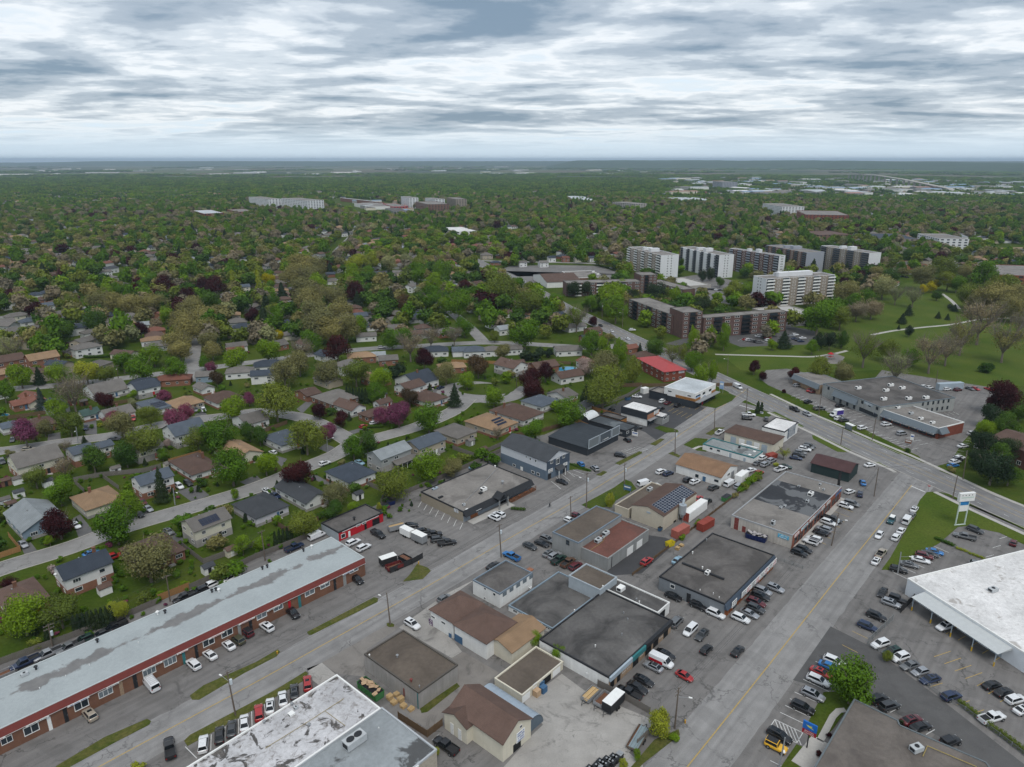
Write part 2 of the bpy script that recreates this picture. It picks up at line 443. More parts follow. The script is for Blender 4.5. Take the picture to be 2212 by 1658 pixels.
def marking(label,w,off,width,mat_,z,dash=None,name='road_marking'):
    w=resample(w,1.5);mb=MB();run=0.0
    L,Q=offset_line(w,off-width/2),offset_line(w,off+width/2)
    for i in range(len(w)-1):
        if dash is None or (run % (dash[0]+dash[1])) < dash[0]:
            mb.poly([(L[i].x,L[i].y,z),(Q[i].x,Q[i].y,z),(Q[i+1].x,Q[i+1].y,z),(L[i+1].x,L[i+1].y,z)])
        run += (w[i+1]-w[i]).length
    o=tag(add(name,mb.mesh(name,mat_)),label,'marking',kind='structure');return o
MARKW=mat('white_road_paint',(0.56,0.56,0.55),0.8,0.25,3)
MARKY=mat('yellow_road_paint',(0.40,0.28,0.085),0.8,0.25,3)

# ---- paved industrial district between the back fences and the arterial street
V=lambda*a:list(zip(a[::2],a[1::2]))
sheet('industrial_pavement','worn grey asphalt between the workshops and plazas',
      V(-160,1500,0,1437,140,1384,287,1326,410,1270,553,1204,690,1147,823,1087,910,1050,1083,973,1112,948,1175,940,1240,912,1290,888,
        1340,868,1392,840,1440,832,1500,838,1560,858,1640,880,2212,1128,2400,1200,2500,1900,-300,1900),0.008,ASPH)
sheet('plaza_pavement','grey parking asphalt around the strip plaza across the arterial street',
      V(1640,818,1655,800,1700,797,1740,806,1870,840,1905,800,2145,838,2150,860,2126,905,2080,955,2052,1000,2005,1012,1985,986,1960,974,1900,944,1819,904,1741,869,1690,846,1660,833),0.010,ASPH)
A_LINE=[(-120,1838),(225,1651),(553,1474),(738,1371),(953,1250),(1106,1160),(1246,1080),(1420,972),(1530,898),(1590,858),(1612,842)]
wA=road('road','two-lane industrial street with a worn yellow centre line',A_LINE,10.2,0.014,ROAD,True,False,0.35)
B_LINE=[(1395,1770),(1520,1615),(1659,1441),(1737,1342),(1815,1243),(1892,1147),(1985,1030)]
wB=road('road','wide two-lane side street with a yellow centre line',B_LINE,12.0,0.012,ROAD,True,False,0.35)
C_LINE=[(2500,1242),(2300,1155),(2031,1037),(1864,965),(1684,882),(1600,843),(1480,787),(1356,729),(1298,702),(1210,660),(1150,625),(1100,598),(1055,578),(1020,560)]
wC=road('road','four-lane arterial street crossing the district',C_LINE,14.5,0.018,ROADC,True,True)
marking('worn yellow centre line of the industrial street',wA,0.0,0.22,MARKY,0.024)
marking('yellow centre line of the side street',wB[:-4],-0.1,0.22,MARKY,0.024)
for o_ in (-1.6,1.6):marking('yellow turning lane line of the arterial street',wC,o_,0.16,MARKY,0.024)
for o_ in (-4.4,4.4):marking('dashed white lane line of the arterial street',wC,o_,0.14,MARKW,0.024,(3,6))
b0,b1=at(K(32,1235,885)),at(K(32,1358,938))
marking('white stop line where the side street meets the arterial',[b0,b1],0,0.5,MARKW,0.026)
b0,b1=at(K(22,1965,187)),at(K(22,2100,228))
marking('white stop line where the industrial street meets the arterial',[b0,b1],0,0.5,MARKW,0.026)

# ---- darker and lighter pavings laid on top
sheet('lane_pavement','dark asphalt drive beside the dry cleaner',[K(33,*p) for p in ((540,440),(860,600),(1480,1060),(2300,1700),(2330,1900),(1500,1900),(1640,1480),(940,1100),(560,1000),(215,905))],0.016,ASPHM)
sheet('corner_pavement','fresh black asphalt around the corner shops',V(1318,878,1392,842,1420,846,1500,873,1545,893,1430,960,1395,935,1330,905),0.012,ASPHD)
sheet('court_pavement','black asphalt court behind the grey workshop',[K(22,*p) for p in ((1180,1310),(1320,1330),(1420,1370),(1120,1640),(860,1660),(815,1615))],0.012,ASPHD)
sheet('concrete_yard','pale concrete contractor yard with stains',[K(23,*p) for p in ((100,1090),(430,850),(620,990),(960,1140),(1180,1230),(1230,1300),(1010,1530),(1130,1640),(1130,1800),(-200,1800),(180,1370),(268,1290))],0.012,YARD)
sheet('concrete_apron','cracked concrete apron beside the white workshop',[K(13,*p) for p in ((1235,450),(1640,160),(1900,30),(1500,310),(1780,660),(1690,715))],0.012,YARD)
sheet('gravel_yard','rough gravel yard beside the grey block building',[K(13,*p) for p in ((480,770),(1130,380),(1240,450),(960,640),(935,860),(1100,990),(1400,1150),(1730,760),(1690,715),(1790,660),(2100,840),(1640,1250),(1500,1350),(1100,1040),(900,870),(700,850),(570,755))],0.010,GRAVEL)
sheet('concrete_apron','pale concrete driveway slab beside the stained white roof',[K(13,*p) for p in ((440,805),(570,755),(700,865),(560,960),(480,900))],0.014,YARD)

# ---- rough grass verges along the industrial street, lawns and beds
def lawn(label,cr,pts,mat_=VERGE,z=0.02,rise=0.06):
    return sheet('lawn',label,[K(cr,*p) for p in pts],z,mat_,rise)
lawn('rough grass verge before the brick plaza, at the lowest pole',3,((500,1640),(900,1400),(1270,1240),(1305,1260),(1290,1290),(1000,1440),(600,1658),(480,1690),(440,1690)))
lawn('rough grass verge before the brick plaza, beside the transformer pole',3,((1640,1040),(1760,950),(2211,750),(2400,640),(2420,660),(2390,700),(2100,850),(1720,1075),(1660,1075)))
lawn('rough grass verge before the brick plaza, beside the leaning street lamp',13,((440,490),(520,450),(1020,190),(1055,200),(1050,230),(650,430),(480,515),(455,515)))
lawn('grass verge between the street and the angled parking',3,((1590,1430),(1640,1380),(2211,1080),(2380,990),(2640,830),(2660,845),(2640,900),(2211,1150),(1620,1475)))
lawn('grass tuft round the foot of a street lamp',13,((1128,415),(1160,408),(1195,425),(1190,445),(1150,447),(1130,435)))
lawn('grass island beside the gated trailer lot',12,((1330,1650),(1390,1560),(1480,1590),(1510,1620),(1440,1690),(1270,1710)))
lawn('mown lawn before the solar workshop',22,((600,1050),(880,900),(980,830),(1030,850),(1075,910),(900,1010),(860,1060),(680,1085)),GRASS)
lawn('grass strip beside the blue two-storey building',22,((480,700),(540,690),(680,745),(670,765),(560,740),(490,750)),GRASS)
lawn('grass strip before the dark sign-fronted shop',22,((890,690),(1100,585),(1125,590),(1120,605),(930,705)),VERGE)
lawn('grass tuft by the dark shop driveway',22,((725,790),(790,755),(825,765),(770,800)),VERGE)
lawn('planted bed before the black corner shop',22,((1230,385),(1280,365),(1430,400),(1440,420),(1330,425)),GRASS)
lawn('grass strip beside the dark low shop',22,((1190,525),(1280,475),(1320,480),(1240,538)),VERGE)
lawn('lawn at the curved path by the white flat-roofed office',22,((1480,530),(1580,470),(1690,480),(1670,545),(1680,590),(1600,580),(1560,560)),GRASS)
lawn('grass corner at the utility pole by the brown-roofed office',22,((1350,605),(1390,590),(1455,625),(1440,640)),VERGE)
lawn('grass corner by the white pickup',22,((1672,435),(1760,380),(1840,380),(1720,450)),VERGE)
lawn('landscaped lawn before the white and black corner shop',22,((1640,190),(1750,75),(1790,50),(1935,110),(1900,150),(1760,215)),GRASS)
lawn('round lawn with the pointed cedar at the corner',22,((1990,255),(2060,230),(2150,225),(2260,262),(2200,300),(2110,280)),GRASS)
lawn('large triangular lawn under the tall pylon sign',32,((1430,935),(1370,940),(1310,1010),(1200,1250),(1060,1500),(980,1610),(1050,1610),(1480,1380),(1640,1240),(1720,1230),(2000,1290),(2230,1400),(2400,1480),(2400,1390),(2211,1300),(1700,1070)),GRASSP)
lawn('boulevard strip between sidewalk and arterial street by the pylon sign',32,((1470,937),(1560,955),(2211,1265),(2400,1360),(2400,1345),(2211,1240)),GRASSP)
lawn('boulevard strip before the strip plaza',32,((730,420),(1180,605),(1190,615),(1130,610),(735,430)),GRASSP)
lawn('boulevard strip along the plaza parking',32,((190,170),(600,350),(590,365),(180,185)),GRASSP)
lawn('boulevard strip at the plaza corner',32,((10,95),(170,155),(165,170),(20,110)),GRASSP)
lawn('grass strip along the arterial street by the maroon-roofed cabin',32,((380,448),(450,450),(720,572),(690,595),(600,590),(390,480)),GRASSP)
lawn('grass corner by the maroon-roofed cabin',32,((920,680),(960,678),(1080,750),(1060,748)),GRASSP)
lawn('grass slope beside the white billboard building',32,((0,250),(60,245),(310,370),(290,382),(240,370)),GRASSP)
lawn('lawn under the evergreens along the arterial street',32,((1480,755),(1560,720),(1700,700),(2300,900),(2400,1010),(2100,1015),(1700,840)),GRASS)
lawn('lawn strip beside the dry cleaner',33,((330,1300),(480,1010),(700,1000),(745,1065),(560,1330),(440,1440),(350,1400)),GRASS)
lawn('small lawn at the foot of the blue cleaner sign',33,((110,1658),(245,1460),(340,1500),(260,1680)),GRASS)
lawn('weedy strip beside the grey block building',13,((1415,1150),(1735,930),(1760,960),(1480,1180),(1430,1190)),VERGE)
lawn('weedy corner of the contractor yard',23,((1230,1420),(1440,1330),(1450,1380),(1140,1620),(1060,1700),(1000,1690)),VERGE)
# ---- sidewalks
def walk(label,cr,pts,width=1.5):
    w=[at(K(cr,*p)) for p in pts]
    o=add('sidewalk',strip_mesh(w,-width/2,width/2,0.10).mesh('sidewalk',SIDEW))
    return tag(o,label,'sidewalk',kind='structure')
walk('concrete sidewalk under the pylon sign',32,((1440,938),(1730,1080),(2211,1300),(2450,1410)),1.6)
walk('concrete sidewalk before the strip plaza',32,((20,92),(330,240),(640,370),(960,510),(1240,625),(1480,735),(1960,960),(2211,1060),(2450,1160)),1.6)
walk('concrete sidewalk beside the billboard building',32,((0,250),(260,375),(420,450),(700,590),(1060,745),(1100,770)),1.6)
walk('curved concrete path to the white office',22,((1565,568),(1620,545),(1672,545)),1.3)
walk('paved path beside the dry cleaner',33,((450,1430),(560,1220),(610,1170),(670,1165)),1.3)
walk('concrete path to the cleaner door',33,((290,1658),(470,1430)),4.0)
walk('concrete walk before the brick workshop row',32,((240,1420),(440,1200),(640,990)),2.6)
walk('concrete walk before the restaurant',12,((1850,1205),(2060,1110),(2211,1040)),3.0)

# ---- residential streets
wD=road('street','residential street behind the brick plaza',[K(2,*p) for p in ((-600,1830),(0,1605),(600,1420),(1100,1235),(1700,1060),(2211,900))]+[K(12,*p) for p in ((450,715),(700,610),(850,520),(1100,455),(1400,370),(1700,240),(1830,130))],8.2,0.010,ROADR,True,True)
wE=road('street','winding residential street below the blossoming trees',[K(2,*p) for p in ((-400,620),(0,585),(600,500),(1000,445),(1450,345),(2000,275),(2211,245))]+[K(12,*p) for p in ((300,275),(500,330),(700,430),(850,520))],8.2,0.012,ROADR,True,True)
sheet('turning_circle','round asphalt end of the residential street',[((at(K(12,1860,70))).x+17*math.cos(i*math.pi/14),at(K(12,1860,70)).y+17*math.sin(i*math.pi/14)) for i in range(28)],0.014,ROADR,ground=True)
sheet('island_lawn','round grass island at the end of the residential street',[((at(K(12,1990,50))).x+14*math.cos(i*math.pi/14),at(K(12,1990,50)).y+9*math.sin(i*math.pi/14)) for i in range(28)],0.02,GRASS,0.1,ground=True)
road('street','cul-de-sac loop beside the round island',[K(12,*p) for p in ((1860,120),(2050,150),(2211,120))]+[K(22,*p) for p in ((60,80),(130,30))],8,0.013,ROADR)
wF=road('street','cross street through the suburb',V(-150,850,100,835,388,803,553,782,760,757,900,748,1030,741,1106,742,1200,747,1290,752,1345,745),9,0.012,ROADR)
wG=road('street','street shaded by olive-brown trees',V(405,826,412,800,421,745,432,705,470,662,560,630,640,600),8,0.014,ROADR)
wH=road('street','boulevard lined with maples',V(1045,740,1023,716,985,683,953,657,920,632,880,606,850,590),8,0.014,ROADR)
road('street','far cross street in the suburb',V(560,640,700,608,820,603,930,605,1040,612),8,0.012,ROADR)
road('street','bright far street between the trees',V(690,585,712,560,735,535,760,510),9,0.012,ROADR)
road('street','street with pale concrete end at the left suburb',V(-100,690,60,684,150,678,190,664,250,655,330,648),9,0.012,ROADR)
road('street','far street climbing to the school field',V(2000,590,2080,560,2062,545,2095,520,2145,505),10,0.012,ROADR)
road('street','street before the church parking',V(1030,563,1120,566,1230,568,1330,572),9,0.014,ROADR)
road('street','entrance road between apartment towers',V(1450,745,1560,715,1640,706,1760,700),8,0.012,ASPHM)
sheet('parking_lot','wide grey parking lot beside the church',V(1010,600,1105,575,1195,573,1290,575,1352,593,1300,612,1200,600,1150,612,1060,585),0.010,ASPH)
sheet('parking_lot','parking lot before the brick apartments',V(1600,700,1660,697,1760,715,1765,738,1740,745,1600,750,1560,735),0.016,ASPHM)
sheet('parking_lot','parking court among the apartment towers',V(1465,600,1520,592,1640,620,1640,664,1580,660,1490,635),0.016,ASPH)
# ---- park
sheet('park_lawn','open park lawn with scattered trees',V(1560,768,1700,720,1830,700,1860,655,1960,610,2060,608,2260,640,2400,700,2400,830,2120,836,1900,800,1740,806,1660,805,1600,800),0.006,GRASSP)
road('path','pale park path curving to the footbridge',V(1883,724,1930,715,1990,708,2060,701,2120,690,2212,687),2.6,0.012,SIDEW)
road('path','pale path crossing the park lawn',V(1545,766,1620,768,1700,770,1755,771,1800,765,1830,758),2.4,0.012,SIDEW)
road('path','far winding park path',V(2035,635,2055,650,2072,668),2.8,0.012,SIDEW)
sheet('play_sand','sandy playground surface in the park',V(1770,772,1800,762,1825,772,1815,787,1780,786),0.016,GRAVEL)
sheet('school_field','bright green school playing field',V(1050,500,1105,497,1210,497,1215,506,1110,510,1050,508),0.02,GRASSP)
sheet('ball_field','tan infield of a far ball diamond',V(2160,536,2230,534,2230,546,2180,546),0.03,mat('infield_clay',(0.26,0.19,0.12),0.9,0.1,0.05))
# ---- lake and escarpment on the horizon
WATER=mat('lake_water',(0.20,0.27,0.32),0.25,0.05,0.001)
tag(add('lake',MB().poly([(-42000,14500,1.5),(-9000,17500,1.5),(-6000,40000,1.5),(-42000,40000,1.5)]).mesh('lake',WATER)),'pale lake along the horizon','lake',kind='structure')
hm,nt,b=new_mat('escarpment_woods')
nt.links.new(_val(nt,_val(nt,(0.045,0.070,0.030),0.35,0.004,8),0.3,0.02,4),b.inputs['Base Color']);b.inputs['Roughness'].default_value=1.0;b.inputs['Specular IOR Level'].default_value=0.0
def ridge(name,label,ua,ub,near_of,deep,rise_of,top_of,NX=110,NY=9):
    mb=MB()
    for j in range(NY):
        for i in range(NX):
            u=ua+(ub-ua)*i/(NX-1);s=j/(NY-1);y=near_of(u)+deep*s;x=(u-CX)/1607.0*y;k=rise_of(u)*min(1.0,s*3.2) ** 0.7
            mb.v.append((x,y,-3+k*(top_of(u)*(0.94+0.12*noise.noise(Vector((x*0.0011,y*0.0012,1))))+5*noise.noise(Vector((x*0.006,y*0.006,4))))))
    for j in range(NY-1):
        for i in range(NX-1):
            n=j*NX+i;mb.f.append((n,n+1,n+NX+1,n+NX))
    tag(add(name,mb.mesh(name,hm,True)),label,'hill',kind='structure')
lim=lambda q:max(0.0,min(1.0,q))
ridge('escarpment_hill','long wooded escarpment rising on the horizon',1120,2700,lambda u:10500-3800*lim((u-1500)/800),5200,lambda u:lim((u-1180)/60),lambda u:104-30*lim((u-1750)/450))
ridge('far_hill','low wooded rise closing the plain at the horizon',-150,2400,lambda u:14000,6000,lambda u:0.55+0.45*lim((u-60)/160),lambda u:84)

# ================================================================== BUILDINGS
def ring(x0,x1,z0,z1,bx,bz,y0,y1):
    mb=MB()
    mb.box(x0,x0+bx,y0,y1,z0,z1);mb.box(x1-bx,x1,y0,y1,z0,z1)
    mb.box(x0+bx,x1-bx,y0,y1,z0,z0+bz);mb.box(x0+bx,x1-bx,y0,y1,z1-bz,z1)
    return mb
WIN=ring(0,1,0,1,0.07,0.08,-0.07,0.0).mesh('window_frame',WHITE)
WIN2=ring(0,1,0,1,0.045,0.08,-0.07,0.0).box(0.48,0.52,-0.068,0,0.08,0.92).mesh('window_frame_pair',WHITE)
WIN3=ring(0,1,0,1,0.035,0.08,-0.07,0.0).box(0.32,0.35,-0.068,0,0.08,0.92).box(0.65,0.68,-0.068,0,0.08,0.92).mesh('window_frame_triple',WHITE)
PANE=MB().box(0.03,0.97,-0.025,0.0,0.03,0.97).mesh('window_pane',GLASS)
DOORM=MB().box(0,1,-0.06,0.0,0,1).mesh('door_leaf',WHITE)
HANDLE=MB().box(0.86,0.92,-0.12,-0.06,0.45,0.52).mesh('door_handle',STEEL)
GARM=MB().box(0,1,-0.04,0,0,0.24).box(0,1,-0.05,0,0.25,0.49).box(0,1,-0.04,0,0.5,0.74).box(0,1,-0.05,0,0.75,1).mesh('garage_door_leaf',WHITE)
VENTM=MB().tube((0,0,0),(0,0,0.75),0.2,0.2,10).tube((0,0,0.75),(0,0,0.95),0.42,0.3,12).mesh('roof_vent',STEEL)
PIPEM=MB().tube((0,0,0),(0,0,0.6),0.14,0.14,8).tube((0,0,0.6),(0,0,0.75),0.22,0.18,8).mesh('vent_pipe',WHITE)
_u=MB().box(-1.1,1.1,-0.7,0.7,0.15,1.2).box(-0.9,0.9,-0.5,0.5,0,0.15)
UNITM=_u.mesh('rooftop_unit',mat('hvac_grey',(0.42,0.44,0.45),0.6,0.1,2))
FANM=MB().tube((0,0,0),(0,0,0.14),0.42,0.42,14).mesh('fan_guard',BLACK)
GRILLM=MB().box(-1.115,-1.1,-0.5,0.5,0.35,1.05).mesh('intake_grille',BLACK)
SKYL=MB().box(-0.6,0.6,-0.6,0.6,0,0.25).mesh('skylight',WHITE)

FOOT=[]
class Bld:
    def __init__(s,label,cr,pts,base=None,h=None,az=AZ_A,wall=WHITEW,roof=None,ext=(0,0,0,0),par=0.3,trim=None,
                 name='commercial_building',cat='building',group=None,kind='flat',z0=0.0,rise=2.0,ridge='u',over=0.35,gap=0.0,roofname='roof'):
        P=[K(cr,*p) if cr is not None else p for p in pts]
        if h is None:
            q=[K(cr,*p) if cr is not None else p for p in base];h=tall(*q)
        s.h=h
        w=[at(p,h) for p in P]
        if az == 'auto':
            d=w[1]-w[0];az=math.degrees(math.atan2(d.x,d.y))-90    # pts[0]->pts[1] runs along -v
            az=az+0
        s.az=az;u=Vector((math.sin(R(az)),math.cos(R(az)),0));v=Vector((-u.y,u.x,0));s.u,s.v=u,v
        us=[p.dot(u) for p in w];vs=[p.dot(v) for p in w]
        u0,u1,v0,v1=min(us)-ext[0],max(us)+ext[1],min(vs)-ext[2],max(vs)+ext[3]
        s.a,s.b=u1-u0,v1-v0
        s.org=u*u0+v*v0;s.org.z=0
        s.o=thing(name,label,cat,s.org,azrot(az),group);FOOT.append((s.org,u,v,s.a,s.b))
        s.z0=z0
        a,b=s.a,s.b
        ov=over if kind != 'flat' else 0.0
        s.ov=ov
        wallm=MB()
        if kind == 'flat':
            wallm.box(0,a,0,b,z0,h-0.02,'bt')
            add('wall',wallm.mesh('wall',wall),s.o)
            rf=MB().poly([(0.2,0.2,h-par),(a-0.2,0.2,h-par),(a-0.2,b-0.2,h-par),(0.2,b-0.2,h-par)])
            s.roof=add(roofname,rf.mesh('roof',roof),s.o);s.rz=h-par
            t=0.25;pr=MB()
            pr.box(-0.06,a+0.06,-0.06,t,h-par-0.1,h);pr.box(-0.06,a+0.06,b-t,b+0.06,h-par-0.1,h)
            pr.box(-0.06,t,t,b-t,h-par-0.1,h);pr.box(a-t,a+0.06,t,b-t,h-par-0.1,h)
            add('parapet',pr.mesh('parapet',trim or wall),s.o)
        else:
            x0,x1,y0,y1=ov,a-ov,ov,b-ov
            wallm.box(x0,x1,y0,y1,z0,h,'bt')
            if kind == 'gable':
                if ridge == 'u':wallm.poly([(x0,y1,h),(x0,y0,h),(x0,b/2,h+rise)]);wallm.poly([(x1,y0,h),(x1,y1,h),(x1,b/2,h+rise)])
                else:wallm.poly([(x0,y0,h),(x1,y0,h),(a/2,y0,h+rise)]);wallm.poly([(x1,y1,h),(x0,y1,h),(a/2,y1,h+rise)])
            add('wall',wallm.mesh('wall',wall),s.o)
            s.roof=add(roofname,pitched(a,b,h,rise,kind,ridge).mesh('roof',roof),s.o);s.rz=h
            s.wx0,s.wy0=x0,y0
    def _loc(s,p):
        d=ray(*p);o=Vector((0,0,CAM_H))-s.org
        return Vector((o.dot(s.u),o.dot(s.v),CAM_H)),Vector((d.dot(s.u),d.dot(s.v),d.z))
    def on(s,side,p):
        o,d=s._loc(p)
        if side == 'R':t=((s.ov)-o.y)/d.y;q=o+d*t;return q.x,q.z
        t=((s.ov)-o.x)/d.x;q=o+d*t;return q.y,q.z
    def top(s,p,z=None):
        o,d=s._loc(p);z=s.rz if z is None else z;q=o+d*((z-o.z)/d.z);return q
    def rect(s,side,cr,tl,br):
        t0,z1=s.on(side,K(cr,*tl));t1,z0=s.on(side,K(cr,*br))
        if t0 > t1:t0,t1=t1,t0
        return t0,t1,max(z0,0.03),max(z1,z0+0.5)
    def put(s,name,side,t0,t1,z0,z1,mesh,mat_=None,d=0.0,parent=None):
        w,hh=t1-t0,z1-z0;e=s.ov-d
        if side == 'R':loc,rz=(t0,e,z0),0
        elif side == 'L':loc,rz=(e,t1,z0),-math.pi/2
        elif side == 'B':loc,rz=(t1,s.b-e,z0),math.pi
        else:loc,rz=(s.a-e,t0,z0),math.pi/2
        return add(name,mesh,parent or s.o,loc,rz,(w,1,hh),mat_)
    def window(s,side,t0,t1,z0,z1,kind=1,frame=None,pane=None):
        o=s.put('window',side,t0,t1,z0,z1,{1:WIN,2:WIN2,3:WIN3}[kind],frame)
        p=add('pane',PANE,o,mat=pane);return o
    def win(s,side,cr,tl,br,kind=1,frame=None,pane=None):
        return s.window(side,*s.rect(side,cr,tl,br),kind,frame,pane)
    def doorway(s,side,t0,t1,z0,z1,mat_=None,name='door'):
        o=s.put(name,side,t0,t1,z0,z1,GARM if name == 'garage_door' else DOORM,mat_)
        if name == 'door':add('handle',HANDLE,o)
        return o
    def door(s,side,cr,tl,br,mat_=None,name='door'):
        t0,t1,z0,z1=s.rect(side,cr,tl,br);return s.doorway(side,t0,t1,0.02,z1,mat_,name)
    def slab(s,name,side,t0,t1,z0,z1,d0,d1,mat_,parent=None):
        mb=MB();e=s.ov
        if side == 'R':mb.box(t0,t1,e-d1,e-d0,z0,z1)
        else:mb.box(e-d1,e-d0,t0,t1,z0,z1)
        return add(name,mb.mesh(name,mat_),parent or s.o)
    def awning(s,name,side,t0,t1,z0,z1,d0,d1,mat_):
        """sloped band: top edge d0 out at z1, bottom edge d1 out at z0"""
        q=[(d0,z1),(d1,z0),(0.0,z0),(0.0,z1)] if d0 > 0.01 else [(0.0,z1),(d1,z0),(0.0,z0)]
        mb=MB();n=len(q)
        for t in (t0,t1):
            mb.v += [((t,s.ov-d,z) if side == 'R' else (s.ov-d,t,z)) for d,z in q]
        for i in range(n):
            j=(i+1) % n;f=(i,j,n+j,n+i);mb.f.append(f if side == 'R' else f[::-1])
        mb.f += [tuple(range(n)),tuple(range(2*n-1,n-1,-1))]
        return add(name,mb.mesh(name,mat_),s.o)
    def sign(s,side,cr,tl,br,mat_,ink=None,seed=0,d=0.03):
        t0,t1,z0,z1=s.rect(side,cr,tl,br)
        return s.sign_at(side,t0,t1,z0,z1,mat_,ink,seed,d)
    def sign_at(s,side,t0,t1,z0,z1,mat_,ink=None,seed=0,d=0.03):
        o=s.slab('sign',side,t0,t1,z0,z1,d,d+0.10,mat_)
        if ink:
            rr=random.Random(seed);mb=MB();e=s.ov-d-0.10;hgt=z1-z0;n_=max(1,round(hgt/0.55));q_=0;x=t0+0.12*(t1-t0)
            while q_ < n_:
                wd=hgt/n_*rr.uniform(0.16,0.34);zz=z0+hgt*(q_+0.28)/n_;zh=z0+hgt*(q_+rr.uniform(0.58,0.76))/n_
                if rr.random() < 0.86:
                    if side == 'R':mb.box(x,x+wd,e-0.02,e+0.01,zz,zh)
                    else:mb.box(e-0.02,e+0.01,x,x+wd,zz,zh)
                x += wd*1.35
                if x > t1-0.12*(t1-t0):q_ += 1;x=t0+0.12*(t1-t0)
            q=add('lettering',mb.mesh('lettering',ink),o);q['kind']='stuff'
        return o
    def unit(s,cr,x,y,sc=(1,1,1),mat_=None,fans=1,rz=0.0):
        q=s.top(K(cr,x,y),s.rz+0.7*sc[2])
        o=add('rooftop_unit',UNITM,s.o,(q.x,q.y,s.rz),rz,sc,mat_)
        for k in range(fans):add('fan',FANM,o,((k-(fans-1)/2)*0.9,0,1.2))
        add('grille',GRILLM,o);return o
    def vent(s,cr,x,y,sc=1.0,mat_=None,mesh=None):
        q=s.top(K(cr,x,y),s.rz+0.4)
        return add('roof_vent',mesh or VENTM,s.o,(q.x,q.y,s.rz),0,(sc,sc,sc),mat_)
    def ducts(s,cr,pts,mat_,r=0.09,z=0.2):
        for i in range(len(pts)-1):
            a,b=s.top(K(cr,*pts[i])),s.top(K(cr,*pts[i+1]))
            add('gas_pipe',MB().tube((a.x,a.y,s.rz+z),(b.x,b.y,s.rz+z),r,r,6).mesh('gas_pipe',mat_),s.o)
def pitched(a,b,h,rise,kind,ridge,th=0.16):
    """roof solid over plan a x b with eaves at h"""
    if kind == 'hip':
        k=min(a,b)/2
        if ridge == 'u' :R0,R1=(min(k,a*0.49),b/2),(max(a-k,a*0.51),b/2)
        else:R0,R1=(a/2,min(k,b*0.49)),(a/2,max(b-k,b*0.51))
    elif ridge == 'u':R0,R1=(0,b/2),(a,b/2)
    else:R0,R1=(a/2,0),(a/2,b)
    mb=MB()
    for dz in (0.0,th):
        mb.v += [(0,0,h+dz-0.05),(a,0,h+dz-0.05),(a,b,h+dz-0.05),(0,b,h+dz-0.05),(*R0,h+rise+dz),(*R1,h+rise+dz)]
    tops=[(0,1,5,4),(1,2,5),(2,3,4,5),(3,0,4)] if ridge == 'u' else [(0,1,4),(1,2,5,4),(2,3,5),(3,0,4,5)]
    if kind == 'gable':tops=[f for f in tops if len(f) == 4]
    for f in tops:
        mb.f.append(tuple(i+6 for i in f));mb.f.append(tuple(reversed(f)))
    loop=[0,1,2,3] if kind == 'hip' else ([0,1,5,2,3,4] if ridge == 'u' else [0,4,1,2,5,3])
    for i,p in enumerate(loop):
        q=loop[(i+1) % len(loop)];mb.f.append((p,q,q+6,p+6))
    return mb

BROWNB=brick('brown_brick',(0.17,0.085,0.055));REDB=brick('red_brick',(0.20,0.062,0.042))
ORB=brick('orange_brick',(0.27,0.12,0.07));TANB=brick('tan_brick',(0.30,0.215,0.145));DKB=brick('dark_red_brick',(0.115,0.052,0.042))
BLOCK=mat('grey_block',(0.30,0.285,0.27),0.9,0.10,0.4,fine=0.06,streak=0.12)
GREYW=mat('grey_wall',(0.25,0.255,0.25),0.8,0.08,0.4,streak=0.1)
BLUEW=siding('slate_blue_siding',(0.115,0.155,0.20));PALEW=siding('pale_grey_siding',(0.52,0.54,0.57));NAVYW=siding('navy_siding',(0.055,0.075,0.105))
BEIGEM=siding('beige_metal',(0.50,0.45,0.36));CHARC=mat('charcoal_wall',(0.030,0.036,0.044),0.7,0.12,0.5)
TAUPE=siding('taupe_siding',(0.29,0.25,0.19));REDP=mat('red_paint',(0.42,0.012,0.022),0.6,0.1,0.6)
RUST=mat('rust_red_metal',(0.185,0.045,0.038),0.6,0.10,0.5);STONE=mat('stone_facing',(0.38,0.34,0.28),0.9,0.2,1.5)
TEAL=mat('teal_trim',(0.03,0.16,0.17),0.6,0.1,1);BLUEP=mat('blue_paint',(0.05,0.12,0.22),0.6,0.1,1);BLUEL=mat('light_blue_band',(0.33,0.39,0.44),0.6,0.08,0.6)
CEDAR=mat('cedar_boards',(0.30,0.135,0.035),0.7,0.15,0.8,streak=0.15);ORANGEW=mat('stained_cedar',(0.25,0.085,0.03),0.7,0.2,0.9,streak=0.25)
GREENW=siding('dark_green_siding',(0.022,0.040,0.040))
RF_PLAZA=None
RF_DK=flatroof('dark_gravel_roof',(0.115,0.106,0.100),0.6,(0.035,0.032,0.03),0.09,0.44,0.60)
RF_DK2=flatroof('charcoal_bitumen_roof',(0.105,0.100,0.096),0.75,(0.026,0.025,0.025),0.075,0.44,0.60,(0.19,0.18,0.175))
RF_BR=flatroof('brown_bitumen_roof',(0.105,0.085,0.068),0.5,(0.05,0.04,0.032),0.06)
RF_RED=flatroof('oxide_red_roof',(0.135,0.058,0.045),0.5,(0.075,0.05,0.042),0.09)
RF_GY=flatroof('grey_gravel_roof',(0.20,0.185,0.17),0.55,(0.09,0.082,0.075),0.10)
RF_WH=flatroof('white_membrane_roof',(0.62,0.61,0.60),0.6,(0.22,0.19,0.16),0.33,0.60,0.67,dirt=0.3)
RF_STAIN=flatroof('peeling_white_roof',(0.47,0.465,0.475),0.93,(0.045,0.040,0.036),0.26,0.55,0.59,dirt=0.85)
RF_BLUE=flatroof('blue_grey_roof',(0.25,0.27,0.28),0.85,(0.05,0.048,0.047),0.07,0.56,0.60)
